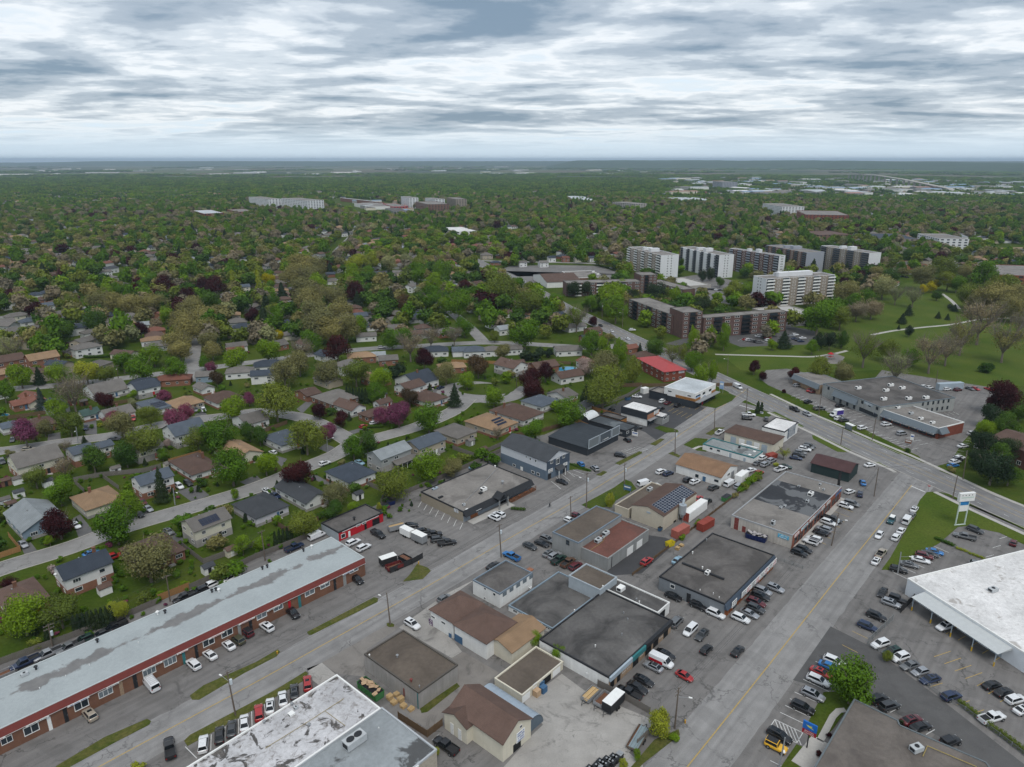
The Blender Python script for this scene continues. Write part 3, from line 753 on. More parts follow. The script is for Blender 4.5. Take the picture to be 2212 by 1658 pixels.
RF_CLEAN=flatroof('pale_grey_membrane',(0.42,0.45,0.47),0.2,(0.3,0.3,0.3),0.05)
YELL2=mat('faded_yellow_pipe',(0.30,0.23,0.08),0.8,0.2,1)
SHB,SHD,SHT,SHN=shingle('brown_shingles',(0.105,0.068,0.055)),shingle('charcoal_shingles',(0.052,0.056,0.062)),shingle('tan_shingles',(0.25,0.165,0.10)),shingle('navy_shingles',(0.042,0.052,0.068))

# plaza roof: pale membrane with a long dark worn strip down the middle
m,nt,b=new_mat('plaza_membrane');t=nt.nodes.new('ShaderNodeTexCoord')
c=_val(nt,(0.315,0.345,0.35),0.10,0.15,5);c=_val(nt,c,0.07,1.6,4)
sx_=nt.nodes.new('ShaderNodeSeparateXYZ');nt.links.new(t.outputs['Object'],sx_.inputs[0])
nz=_noise(nt,0.11,6,0.62,stretch=(1,0.9,1));
mm=nt.nodes.new('ShaderNodeMath');mm.operation='SUBTRACT';nt.links.new(sx_.outputs['Y'],mm.inputs[0]);mm.inputs[1].default_value=9.2
ab=nt.nodes.new('ShaderNodeMath');ab.operation='ABSOLUTE';nt.links.new(mm.outputs[0],ab.inputs[0])
sb=nt.nodes.new('ShaderNodeMath');sb.operation='MULTIPLY_ADD';nt.links.new(nz,sb.inputs[0]);sb.inputs[1].default_value=-13.0
nt.links.new(ab.outputs[0],sb.inputs[2])
f=_ramp(nt,sb.outputs[0],(0.0,0.92),(0.001,0.0));
mr=nt.nodes.new('ShaderNodeMapRange');mr.inputs['From Min'].default_value=-5.6;mr.inputs['From Max'].default_value=-4.9;mr.inputs['To Min'].default_value=0.85;mr.inputs['To Max'].default_value=0.0
nt.links.new(sb.outputs[0],mr.inputs['Value'])
c=_mix(nt,c,_val(nt,(0.13,0.12,0.115),0.3,0.6,5),mr.outputs[0])
nt.links.new(c,b.inputs['Base Color']);b.inputs['Roughness'].default_value=0.7;RF_PLAZA=m
# wet roof: black ponding over grey gravel
RF_WET=flatroof('ponding_black_roof',(0.035,0.037,0.042),0.75,(0.15,0.155,0.16),0.12,0.50,0.53)

# 1 ---- long brick plaza
B1=Bld('long brown brick plaza with pale roof and rust-red metal awning',12,((935,1500),(635,1330)),base=((935,1500),(917,1655)),az=43.1,wall=BROWNB,roof=RF_PLAZA,trim=mat('plaza_fascia',(0.42,0.45,0.45),0.6,0.05,1),ext=(128,0,0,0),par=0.12,name='strip_plaza',cat='plaza')
B1.awning('awning','R',0,B1.a,B1.h-1.7,B1.h-0.12,0.06,0.4,RUST)
B1.slab('sign_band','R',0,B1.a,B1.h-1.86,B1.h-1.71,0.0,0.37,mat('white_sign_band',(0.62,0.60,0.58),0.7,0.15,0.7))
for tl,br,k in (((0,1420),(115,1425),2),((195,1325),(345,1330),2),((632,1110),(772,1120),2),((845,1015),(978,1010),3),((1225,815),(1350,830),3),((1410,735),(1528,745),3),((1748,570),(1855,580),2),((1908,495),(2013,500),2)):
    B1.win('R',3,tl,br,k,pane=GLASSB if k == 3 else GLASS)
for tl,br in (((0,325),(95,350)),((148,270),(235,280)),((418,130),(508,150)),((552,70),(638,85))):B1.win('R',13,tl,br,2,pane=GLASSB)
B1.win('R',12,(805,1600),(883,1610),2,pane=GLASSB)
for tl,br,c_ in (((400,1232),(452,1297),WHITE),((538,1160),(592,1228),BLACK),((1020,920),(1068,985),TANB),((1140,865),(1190,930),BLACK),((1568,665),(1605,722),TEAL),((1675,605),(1712,665),BLACK),((2048,425),(2082,480),GREYW),((2145,380),(2180,440),BLACK)):
    B1.door('R',3,tl,br,c_)
for tl,br,c_ in (((275,225),(302,262),REDP),((358,165),(390,235),TEAL),((665,15),(692,75),BLACK),((748,-20),(778,30),GREYW)):B1.door('R',13,tl,br,c_)
INK=mat('dark_ink',(0.03,0.03,0.04),0.8,0);INKR=mat('red_ink',(0.35,0.02,0.03),0.8,0);INKB=mat('blue_ink',(0.02,0.08,0.30),0.8,0)
SIGNW=mat('white_sign_face',(0.70,0.70,0.68),0.6,0.06,1)
rr=random.Random(3)
for k in range(17):
    x=6+k*7.2
    if rr.random() < 0.8:B1.sign_at('R',x,x+rr.uniform(2.4,4.2),B1.h-2.1,B1.h-1.75,SIGNW,rr.choice((INK,INKR,INKB)),k,0.38)
for x,y in ((310,800),(840,565),(1425,315),(1830,135),(1865,122)):B1.vent(3,x,y,1.0,BLACK)
for x,y in ((1360,325),(1890,130),(480,0)):B1.vent(3,x,y,1.0,WHITE)
for x,y in ((55,1595),(97,1580),(410,1440)):B1.vent(12,x,y,1.0,BLACK)
B1.vent(12,480,1410,1.0,WHITE);B1.unit(3,210,850,(0.6,0.6,0.6))
for x,y in ((340,965),(565,860),(770,765),(1195,572)):B1.vent(3,x,y,0.5,WHITE,PIPEM)

# 2 ---- stained white roof in the near corner and its blue-grey extension
B2=Bld('low building with peeling white roof above the angled parking',None,(K(3,1680,1612),K(13,700,868),K(13,1075,1145)),h=5.2,wall=STONE,roof=RF_STAIN,trim=WHITE,ext=(8,0,0,0),name='office_building')
for x,y in ((460,1290),(310,1110),(70,1265)):B2.vent(13,x,y,0.8,STEEL)
B2.unit(13,305,1195,(0.5,0.8,0.4),WHITE,0);B2.unit(13,345,1140,(0.35,0.5,0.5))
B2.ducts(13,((80,1500),(420,1290),(760,1070)),YELL2,0.05);B2.ducts(13,((600,1180),(770,1305)),YELL2,0.05)
B2b=Bld('building with blue-grey roof and teal glass front beside an ivied wall',None,(K(13,1078,1150),K(13,1560,1500),K(13,330,1662)),h=5.0,wall=STONE,roof=RF_BLUE,trim=mat('grey_trim',(0.40,0.42,0.44),0.6,0.05),ext=(10,0,0,0),name='office_building')
B2b.unit(13,850,1420,(1.9,1.5,1.4),None,2);B2b.vent(13,1060,1310,0.5,WHITE,PIPEM)
B2b.slab('glass_front','R',0,B2b.a-4.5,0.4,4.6,0.02,0.12,GLASST)
for k in range(12):
    B2b.slab('mullion','R',B2b.a-4.7-k*1.6,B2b.a-4.6-k*1.6,0.4,4.6,0.13,0.2,WHITE)
B2b.slab('glass_rail','R',0,B2b.a-4.5,4.62,4.9,0.02,0.25,WHITE)

# 3 ---- grey block building
B3=Bld('windowless grey concrete block building with stained brown roof',13,((935,675),(1285,475),(1735,765),(1415,1000)),base=((1415,1000),(1415,1150)),wall=BLOCK,roof=RF_BR,trim=mat('dark_flashing',(0.09,0.08,0.07),0.8,0.1,1),name='workshop')
B3.vent(13,980,690,0.9,WHITE,PIPEM);B3.vent(13,1220,695,0.8,STEEL);B3.vent(13,1340,905,0.8,RUST);B3.vent(13,1412,955,0.8,STEEL,PIPEM)
B3.slab('drain_pipe','L',0.2,0.35,0.1,B3.h-0.4,0.01,0.14,TEAL);B3.slab('rust_hatch','L',4.5,4.9,0.6,2.6,0.01,0.05,RUST)
for k in (5,10,15):B3.slab('pier','L',k,k+0.4,0.1,B3.h-0.5,0.005,0.06,BLOCK)

# 4 ---- white workshop with hipped brown roofs and a tan lean-to
B4=Bld('white workshop with brown hipped roof and wall poster',13,((1490,295),(1765,130),(1965,245),(1705,420)),base=((1985,600),(1985,742)),wall=WHITEW,roof=SHB,kind='hip',ridge='u',rise=2.6,name='workshop')
B4b=Bld('white workshop section with brown hipped roof and blue garage door',13,((1708,422),(1970,248),(2205,395),(1990,600)),h=B4.h,wall=WHITEW,roof=SHB,kind='hip',ridge='u',rise=2.7,name='workshop')
B4.win('L',13,(1512,340),(1548,378));B4.win('L',13,(1600,388),(1638,430));B4.sign('L',13,(1495,370),(1528,450),mat('purple_poster',(0.12,0.06,0.14),0.6,0.5,2),SIGNW,3)
B4b.door('L',13,(1715,500),(1785,615),BLUEP,'garage_door');B4b.door('L',13,(1665,495),(1690,575),BLUEP)
B4c=Bld('low tan-shingled lean-to beside the white workshop',23,((-155,575),(240,462),(0,680),(60,330)),h=3.3,wall=CREAM,roof=SHT,kind='gable',ridge='u',rise=1.3,name='workshop')

# 5 ---- brown gabled contractor hall, its wing and the half-round hut
B5=Bld('cream contractor hall with brown gable roof and ivied wall',13,((1925,945),(2397,1240),(2150,1455),(1670,1145)),h=4.4,wall=CREAM,roof=SHB,kind='gable',ridge='v',rise=2.6,name='contractor_hall',cat='hall')
B5b=Bld('short cream wing of the contractor hall with two pale doors',13,((1605,1185),(1830,1330),(1940,1225),(1740,1080)),h=3.9,wall=CREAM,roof=SHB,kind='gable',ridge='u',rise=1.5,name='contractor_hall',cat='hall')
B5.sign('R',23,(35,1370),(105,1390),SIGNW,INKB,4);B5.door('R',23,(10,1470),(75,1520),DARK,'garage_door');B5.win('R',23,(66,1300),(86,1310))
for p in (((1680,1270),(1708,1350)),((1745,1320),(1775,1390))):B5b.door('L',13,*p,WHITEW)
for x,y in ((1770,1120),(1912,1075),(2015,1140),(1885,1195),(2115,1205)):B5.vent(13,x,y,0.6,WHITE,SKYL)
def quonset(label,cr,near,far,rad,mat_,endm,name='half_round_hut'):
    a,b=at(K(cr[0],*near)),at(K(cr[1],*far));d=b-a;L=d.length
    o=thing(name,label,'hut',a,math.atan2(d.y,d.x));mb=MB();n=14
    for x in (0,L):
        mb.v += [(x,-rad*math.cos(math.pi*i/n),rad*1.05*math.sin(math.pi*i/n)) for i in range(n+1)]
    mb.f += [(i,i+1,n+2+i,n+1+i)[::-1] for i in range(n)]
    add('shell',mb.mesh('shell',mat_,True),o)
    for k in range(1,int(L/1.2)):
        rb=MB();rb.v=[]
        for x in (k*1.2,k*1.2+0.12):
            rb.v += [(x,-(rad+0.04)*math.cos(math.pi*i/n),(rad+0.04)*1.05*math.sin(math.pi*i/n)) for i in range(n+1)]
        rb.f += [(i,i+1,n+2+i,n+1+i)[::-1] for i in range(n)]
        add('rib',rb.mesh('rib',mat_),o)
    for x in (0.02,L-0.02):
        add('end_wall',MB().poly([(x,-rad*0.98*math.cos(math.pi*i/n),rad*math.sin(math.pi*i/n)) for i in range(n+1)]).mesh('end_wall',endm),o)
    return o
HUTM=mat('galvanised_blue',(0.36,0.42,0.48),0.45,0.08,0.6,metal=0.4)
quonset('blue-grey half-round metal hut beside the contractor hall',(23,13),(190,1330),(1985,1050),2.9,HUTM,mat('hut_end',(0.10,0.13,0.16),0.6,0.1))
quonset('white half-round storage tent behind the dark low shop',(22,22),(610,345),(700,300),3.6,mat('tent_fabric',(0.6,0.62,0.63),0.6,0.06),CHARC,'storage_tent')

# 7 ---- garage row with white doors by the yard
B7=Bld('white garage row with dark flat roof beside the concrete yard',23,((-151,885),(85,1015),(425,755),(210,612)),base=((85,1015),(93,1088)),wall=CREAM,roof=RF_BR,name='garage_row',cat='garage')
for tl,br in (((88,1030),(155,1060)),((180,945),(215,985)),((352,810),(415,845))):B7.door('R',23,tl,br,WHITE,'garage_door')
B7.door('R',23,(268,885),(335,912),DARK,'garage_door')  # open doorway: this panel paints its shaded inside as a dark colour

# 8-11 ---- the cluster of dark-roofed garages
B8=Bld('large dark-roofed repair garage with open bays and black fascia',23,((262,560),(780,135),(1375,382),(840,862)),base=((840,862),(830,980)),wall=WHITEW,roof=RF_DK2,trim=BLACK,name='repair_garage',cat='garage')
B8.slab('brick_front','R',0,B8.a,0.02,B8.h-1.0,0.005,0.06,TANB)
B8.slab('fascia','R',B8.a*0.55,B8.a,B8.h-1.1,B8.h,0.07,0.55,BLACK);B8.slab('fascia','R',0,B8.a*0.33,B8.h-1.1,B8.h,0.07,0.5,BLUEL)
B8.slab('fascia','R',B8.a*0.335,B8.a*0.545,B8.h-1.3,B8.h-0.1,0.07,0.5,TEAL)
for t0,w_ in ((0.02,0.06),(0.12,0.05),(0.36,0.09),(0.56,0.10),(0.69,0.09),(0.87,0.08)):
    o=B8.slab('bay_opening_shade','R',B8.a*t0,B8.a*(t0+w_),0.03,B8.h-1.4,0.07,0.10,DARK)  # near-black sheet stands for the shade inside an open bay
for t0,w_ in ((0.20,0.05),(0.27,0.05),(0.48,0.05),(0.80,0.05)):B8.window('R',B8.a*t0,B8.a*(t0+w_),1.1,B8.h-1.6,2)
for x,y in ((540,300),(965,320),(950,505),(1000,375),(720,605)):B8.vent(23,x,y,0.8,WHITE if x < 900 else STEEL,PIPEM)
B8.sign('L',23,(640,835),(660,865),SIGNW)
B9=Bld('low dark-roofed garage with small windows behind the tan lean-to',23,((370,442),(768,135),(505,25),(-30,255)),base=((340,440),(340,490)),wall=WHITEW,roof=RF_DK2,trim=mat('blue_edge',(0.20,0.26,0.31),0.6,0.05),name='repair_garage',cat='garage')
for tl,br in (((10,290),(45,330)),((88,325),(125,370)),((148,360),(185,400)),((230,400),(268,440)),((290,435),(328,470))):B9.win('L',23,tl,br,2)
B9.unit(23,115,80,(0.4,0.5,0.5),WHITE);B9.unit(23,155,105,(0.35,0.4,0.4),WHITE)
B10=Bld('dark-roofed garage wing with white rooftop unit',23,((1360,232),(938,42),(800,110),(1255,312)),h=B8.h-0.3,wall=WHITEW,roof=RF_DK2,name='repair_garage',cat='garage')
B10.unit(23,940,110,(0.9,1.1,1.0),WHITE,0);B10.vent(23,1075,205,0.9,STEEL,PIPEM);B10.vent(23,1100,225,0.8,WHITE,PIPEM);B10.door('R',23,(1275,330),(1320,320),DARK,'garage_door')
B11=Bld('small raised brown-roofed block with pale blue edges',23,((505,5),(905,15),(765,112),(640,-105)),h=B8.h+1.4,wall=mat('pale_blue_wall',(0.33,0.37,0.40),0.8,0.1,0.5),roof=RF_BR,name='workshop')
B11.vent(23,785,95,0.9,WHITE,PIPEM)
B12=Bld('white two-storey block with dark roof and blue end wall',None,((1023,1253),(1077,1281),(1150,1237),(1090,1211)),base=((1077,1281),(1074,1313)),wall=WHITEW,roof=RF_DK,trim=mat('slate_edge',(0.16,0.20,0.24),0.6,0.1),name='workshop')
for tl,br in (((1970,100),(1988,128)),((2048,145),(2070,182)),((1968,190),(1985,208))):B12.win('L',13,tl,br)
B12.vent(22,155,1600,1.2,ORB,SKYL)
for k in range(5):B12.put('skylight_pane','R',1+k*2.6,2.6+k*2.6,B12.h-1.6,B12.h-0.4,PANE,GLASSB,0.05)

# 13 ---- grey two-level workshop
B13=Bld('tall grey workshop with mossy brown roof',22,((350,1280),(735,1055),(945,1135),(585,1365)),base=((350,1280),(345,1435)),wall=GREYW,roof=RF_BR,trim=mat('slate_edge',(0,0,0)),name='workshop')
B13.win('L',22,(468,1348),(495,1400),frame=BLACK)
B13b=Bld('grey workshop with oxide red roof and two white garage doors',22,((585,1395),(820,1507),(1178,1262),(950,1170)),base=((820,1507),(815,1615)),wall=GREYW,roof=RF_RED,trim=GREYW,name='workshop')
for tl,br in (((995,1428),(1042,1470)),((1078,1372),(1122,1405))):B13b.door('R',22,tl,br,WHITE,'garage_door')
for x,y in ((810,1290),(745,1350)):B13b.unit(22,x,y,(1.0,1.0,0.9))
B13b.unit(22,790,1325,(0.4,0.4,0.5));B13b.ducts(22,((675,1445),(785,1370),(840,1250)),YELL2,0.05);B13b.slab('drain_pipe','R',1.9,2.05,0.1,B13b.h-0.3,0.01,0.14,BLACK)

# 14 ---- beige solar workshop
B14=Bld('beige metal workshop with a field of solar panels on its brown roof',22,((1030,1050),(1305,1145),(1600,948),(1330,860)),base=((1305,1145),(1300,1270)),wall=BEIGEM,roof=SHB,kind='gable',ridge='u',rise=1.4,over=0.15,name='workshop')
SOLAR=glass('solar_cell',(0.012,0.018,0.04),0.15)
pnl=MB().box(-0.5,0.5,-0.5,0.5,0.0,0.05).mesh('solar_panel',SOLAR);pfr=ring(-0.5,0.5,-0.5,0.5,0.03,0.03,-0.03,0.03)
PFR=MB();PFR.v=[(x,z,y+0.05) for x,y,z in pfr.v];PFR.f=[f[::-1] for f in pfr.f];PFR=PFR.mesh('solar_frame',mat('panel_frame',(0.45,0.46,0.47),0.5,0))
def solar(Bx,side,n_u,n_v,u0,u1,f0,f1,rise):
    """panels on the slope above wall R (side 0) or its far twin (side 1) of a gable with ridge along u; f = 0 eave .. 1 ridge"""
    b=Bx.b;sl_=math.atan2(rise,b/2);L=(b/2)/math.cos(sl_)
    for i in range(n_u):
        for j in range(n_v):
            fu=(i+0.5)/n_u;fv=f0+(f1-f0)*(j+0.5)/n_v
            y=(b/2)*fv;z=Bx.h+rise*fv+0.2
            if side:y=b-y
            o=add('solar_panel',pnl,Bx.o,(u0+(u1-u0)*fu,y,z),0,((u1-u0)/n_u*0.95,L*(f1-f0)/n_v*0.95,1))
            o.rotation_euler=(sl_ if not side else-sl_,0,0);add('frame',PFR,o)
solar(B14,0,14,6,B14.a*0.08,B14.a*0.97,0.10,0.93,1.4)
B14.sign('L',22,(1165,1105),(1195,1125),BLUEL);B14.door('R',22,(1395,1190),(1415,1215),DARK)
B14b=Bld('low flat-roofed front of the solar workshop',22,((890,1045),(1215,870),(1300,880),(1028,1072)),base=((890,1045),(890,1122)),wall=BEIGEM,roof=RF_BR,name='workshop')
B14b.unit(22,1190,910,(0.9,0.9,0.9))

# 15-17 ---- white offices
B15=Bld('long white office with brown gable roof and blue doors',22,((1410,697),(1815,815),(1955,714)),base=((1815,815),(1810,890)),wall=WHITEW,roof=shingle('light_brown_shingles',(0.19,0.115,0.07)),kind='gable',ridge='v',rise=2.2,over=0.3,name='office_building')
for tl,br in (((1585,780),(1610,815)),):B15.win('L',22,tl,br,frame=BLACK)
B15.door('L',22,(1648,800),(1670,855),BLUEP);B15.win('L',22,(1748,825),(1782,855),2,frame=BLACK);B15.win('R',22,(1860,780),(1880,790),2);B15.door('R',22,(1895,765),(1915,790),STEEL)
for x,y in ((1510,620),(1567,672)):B15.vent(22,x,y,0.8,WHITE,PIPEM)
B16=Bld('low white office with ponding flat roof and teal doors',22,((1672,505),(2090,640),(2150,585),(1760,475)),base=((2090,640),(2085,695)),wall=WHITEW,roof=flatroof('ponding_office_roof',(0.22,0.24,0.24),0.7,(0.07,0.07,0.07),0.13,0.5,0.56,(0.5,0.5,0.5)),trim=TEAL,name='office_building')
for tl,br in (((1710,552),(1730,572)),((1772,570),(1795,590)),):B16.win('L',22,tl,br,2,frame=BLACK)
for tl,br in (((1878,600),(1893,640)),((2000,640),(2016,680))):B16.door('L',22,tl,br,BLUEL)
B16.vent(22,2095,580,0.8,WHITE,SKYL);B16.vent(22,2055,608,0.8,WHITE,SKYL);B16.unit(22,1965,545,(0.4,0.4,0.8),BLACK);B16.unit(22,2050,540,(3.0,0.5,0.3),WHITE,0,R(90))
B17=Bld('white service garage row with dark hipped roof',22,((1828,418),(1925,362),(2360,458),(2282,512)),h=4.2,wall=CREAM,roof=SHB,kind='hip',ridge='v',rise=1.5,name='service_garage',cat='garage')
for k,t0 in enumerate((0.12,0.27,0.42,0.57,0.74)):B17.doorway('L',B17.b*t0,B17.b*(t0+0.11),0.02,3.1,WHITE if k % 2 else BLUEL,'garage_door')
B17b=Bld('tall white block with billboard wall and white roof',32,((-50,368),(75,290),(250,342),(145,405)),base=((250,342),(235,435)),wall=WHITEW,roof=RF_WH,trim=BLACK,name='service_garage',cat='garage')
B17b.sign('R',32,(175,390),(228,430),mat('dark_billboard',(0.10,0.13,0.17),0.5,0.6,1.2),SIGNW,9);B17b.door('R',32,(150,520),(165,530),WHITE)
# 18-25 ---- shops at the top of the street
B18=Bld('dark charcoal shop with framed grey sign screens',22,((345,462),(525,362),(860,410),(650,565)),base=((650,565),(648,628)),wall=CHARC,roof=shingle('slate_metal_roof',(0.045,0.053,0.062)),kind='gable',ridge='v',rise=1.0,over=0.2,name='shop')
SCR=mat('grey_sign_screen',(0.15,0.17,0.18),0.5,0.06,1)
for t0,t1,mm_ in ((0.02,0.34,SCR),(0.36,0.72,mat('dark_sign_screen',(0.075,0.09,0.105),0.5,0.1)),(0.74,0.99,SCR)):
    o=B18.slab('sign_screen','R',B18.a*t0,B18.a*t1,2.8,6.6,0.25,0.4,mm_)
    fr=ring(B18.a*t0,B18.a*t1,2.8,6.6,0.22,0.22,B18.ov-0.55,B18.ov-0.41);add('screen_frame',fr.mesh('screen_frame',mat('pale_frame',(0.36,0.40,0.44),0.5,0)),o)
B18.sign_at('R',B18.a*0.42,B18.a*0.66,3.3,4.1,mat('dark_sign_screen',(0,0,0)),SIGNW,5,0.41)
B18.door('R',22,(700,600),(760,600),DARK,'garage_door')
B19=Bld('two-storey blue and pale grey building with dark gable roof',22,((300,685),(495,590),(-85,518)),base=((300,685),(285,842)),az=45,wall=PALEW,roof=SHD,kind='gable',ridge='v',rise=2.6,over=0.35,name='office_building')
hL=B19.h*0.52
B19.slab('lower_cladding','L',B19.ov,B19.b-B19.ov,0.02,hL,0.0,0.06,BLUEW);B19.slab('lower_cladding','R',B19.ov,B19.a-B19.ov,0.02,hL,0.0,0.065,BLUEW)
B19.slab('upper_cladding','R',B19.ov,B19.a-B19.ov,hL+0.02,B19.h-0.05,0.0,0.05,NAVYW)
for tl,br in (((118,628),(132,642)),((152,638),(165,665)),((198,655),(212,682))):B19.win('L',22,tl,br)
for tl,br in (((8,690),(32,720)),((168,748),(195,782)),((215,765),(240,800))):B19.window('L',*B19.rect('L',22,tl,br)).location.x -= 0.06
for tl,br in (((330,665),(352,685)),((380,650),(408,690)),((435,615),(455,638))):B19.window('R',*B19.rect('R',22,tl,br),2).location.y -= 0.06
B19.door('L',22,(75,715),(95,765),WHITE).location.x -= 0.06
B19.door('R',22,(308,785),(335,820),BLACK).location.y -= 0.07;B19.door('R',22,(440,720),(470,740),BLACK).location.y -= 0.07
B19.sign('R',22,(312,745),(348,758),SIGNW,INK,2,0.08);B19.sign('R',22,(440,690),(474,700),SIGNW,INK,3,0.08)
B19.awning('porch_roof','R',B19.a*0.36,B19.a*0.66,2.9,3.8,0.05,2.0,SHD)
for f in (0.38,0.64):B19.slab('porch_post','R',B19.a*f,B19.a*f+0.18,0.02,2.9,1.7,1.88,WHITE)
for x,y in ((120,558),(215,530)):B19.vent(22,x,y,0.7,WHITE,SKYL)
B20=Bld('wide flat-roofed restaurant with taupe siding and black metal mansard',12,((1430,935),(1790,1100),(2377,830),(2005,688)),base=((1430,935),(1430,1022)),az=43.3,wall=TAUPE,roof=RF_GY,trim=BLACK,name='restaurant')
B20.awning('mansard','R',-0.1,B20.a+0.1,B20.h-1.5,B20.h,0.10,1.5,BLACK)
B20.slab('front_cladding','R',0,B20.a,0.02,B20.h-1.5,0.0,0.06,mat('blue_grey_render',(0.23,0.26,0.29),0.8,0.08,0.5))
B20.door('R',12,(1850,1130),(1915,1140),ORANGEW).location.y -= 0.07;B20.door('R',12,(2110,1020),(2160,1020),DARK).location.y -= 0.07
B20.sign('R',12,(1880,1090),(1925,1085),SIGNW,INK,6,1.1);B20.sign('L',12,(1712,1075),(1748,1120),mat('poster_white',(0.6,0.62,0.64),0.6,0.1),INK,7)
gx=B20.top(K(12,2120,985));add('gable_porch',pitched(4.6,3.4,3.6,1.5,'gable','v').mesh('gable_porch',BLACK),B20.o,(gx.x-2.3,-3.0,0))
for f in (-2.0,2.0):add('porch_post',MB().box(gx.x+f-0.15,gx.x+f+0.15,-2.8,-2.5,0.02,3.6).mesh('porch_post',GREYW),B20.o)
B20.unit(12,1965,910,(0.9,1.1,1.0),WHITE);B20.unit(12,1940,945,(0.5,0.7,0.4),BLACK);B20.unit(12,1545,905,(1.0,0.6,0.5),BLUEL);B20.unit(12,1595,980,(0.8,0.5,0.4),BLACK)
B20.vent(12,2130,860,1.4);B20.unit(12,1795,1045,(0.4,0.5,0.7));B20.vent(12,1825,1080,0.8,WHITE,SKYL);B20.vent(12,2065,715,0.8,WHITE);B20.ducts(12,((1810,1020),(1960,870),(2090,730)),STEEL,0.07)
DECK=mat('deck_wood',(0.15,0.07,0.04),0.8,0.2,1)
dk=thing('patio_deck','fenced wooden patio deck before the restaurant','deck',at(K(22,0,1030)),azrot(AZ_A))
add('deck_floor',MB().box(0,12.5,0,4.2,0.0,0.5).mesh('deck_floor',DECK),dk)
for k in range(9):add('rail_post',MB().box(k*1.53,k*1.53+0.12,-0.1,0.02,0.5,1.7).mesh('rail_post',DECK),dk)
for z in (0.75,1.1,1.5):add('rail',MB().box(0,12.4,-0.07,-0.01,z,z+0.12).mesh('rail',DECK),dk)
for k in range(4):add('planter',MB().box(1+k*3,2.2+k*3,0.3,0.9,0.5,1.0).mesh('planter',ORANGEW),dk)
B21=Bld('small bright red-fronted workshop with dark flat roof',12,((565,1200),(705,1280),(1095,1112),(945,1047)),base=((705,1280),(708,1362)),wall=REDP,roof=RF_DK,trim=BLACK,name='workshop')
B21.slab('pale_side','L',0,B21.b,0.02,B21.h-0.35,0.0,0.05,mat('pale_blue_wall',(0,0,0)))
B21.win('R',12,(733,1305),(773,1325));B21.win('R',12,(865,1220),(900,1225));B21.win('R',12,(915,1197),(950,1205))
B21.door('R',12,(795,1280),(818,1335),WHITE);B21.door('R',12,(935,1215),(958,1265),DARK);B21.door('R',12,(1003,1180),(1068,1205),DARK,'garage_door')
o=B21.slab('lettering_band','R',B21.a*0.08,B21.a*0.9,B21.h-0.62,B21.h-0.42,0.02,0.06,SIGNW);B21.vent(12,848,1170,1.2,BLACK)
B22=Bld('black box-like shop with white roof and brick sign panel',22,((945,195),(1052,150),(1265,207),(1165,248)),base=((1165,248),(1160,365)),wall=WHITEW,roof=RF_WH,trim=BLACK,name='shop')
B22.slab('black_cladding','L',-0.05,B22.b,B22.h*0.5,B22.h-0.1,0.0,0.25,CHARC);B22.slab('brick_panel','R',0,B22.a,B22.h*0.5,B22.h-0.9,0.0,0.25,mat('salmon_brick',(0.33,0.16,0.095),0.8,0.1,1));B22.slab('black_cladding','R',0,B22.a,B22.h-0.88,B22.h-0.1,0.0,0.25,CHARC)
B22.slab('canopy','R',-0.3,B22.a*1.1,B22.h*0.5-0.3,B22.h*0.5-0.05,0.0,1.8,STEEL);B22.sign('R',22,(1222,240),(1258,250),SIGNW,INK,8,0.26);B22.slab('shopfront','R',0.3,B22.a*0.95,0.1,2.8,0.0,0.06,GLASS)
B22b=Bld('low glazed entrance block beside the black shop',22,((1215,262),(1270,245),(1340,255),(1300,290)),h=3.6,wall=GREYW,roof=RF_WH,trim=CHARC,name='shop');B22b.win('R',22,(1310,285),(1335,300),2)
B23=Bld('low charcoal building with ponded flat roof',22,((680,310),(795,282),(1070,366),(975,405)),base=((975,405),(975,465)),wall=CHARC,roof=flatroof('slate_ponding_roof',(0.06,0.068,0.075),0.6,(0.16,0.18,0.19),0.1,0.52,0.56),trim=BLACK,name='shop')
B23.win('L',22,(922,415),(950,435),2);B23.win('R',22,(990,415),(1008,425));B23.win('R',22,(1035,400),(1050,410))
B23b=Bld('low dark-roofed annex behind a cedar fence',22,((770,262),(850,248),(985,290),(930,310)),h=3.6,wall=CEDAR,roof=RF_DK,trim=BLACK,name='shop')
B24=Bld('white two-storey corner shop on black base with cedar bands',22,((1330,30),(1592,76),(1762,0),(1500,-55)),base=((1592,76),(1580,205)),wall=WHITEW,roof=RF_CLEAN,trim=WHITE,name='shop')
hb=B24.h*0.47
B24.slab('black_base','L',0,B24.b,0.02,hb,0.0,0.06,CHARC);B24.slab('black_base','R',0,B24.a,0.02,hb,0.0,0.07,CHARC)
B24.slab('cedar_band','L',0,B24.b*0.62,hb+0.05,hb+1.3,0.0,0.08,CEDAR);B24.slab('cedar_band','R',0,B24.a*0.26,hb+0.05,hb+1.1,0.0,0.09,CEDAR);B24.slab('cedar_band','R',B24.a*0.8,B24.a,hb+0.05,hb+1.1,0.0,0.09,CEDAR)
B24.slab('canopy','R',0,B24.a*1.04,hb-0.35,hb-0.02,0.07,2.2,STEEL)
for tl,br in (((1350,60),(1378,75)),((1517,100),(1545,115))):B24.win('L',22,tl,br,frame=BLACK)
for t0,t1 in ((0.03,0.25),(0.36,0.48),(0.66,0.78)):B24.window('R',B24.a*t0,B24.a*t1,hb+1.4,hb+2.5,3,BLACK)
for t0,t1 in ((0.12,0.32),(0.45,0.66),(0.72,0.92)):B24.window('R',B24.a*t0,B24.a*t1,0.2,hb-0.6,3,BLACK).location.y -= 0.08
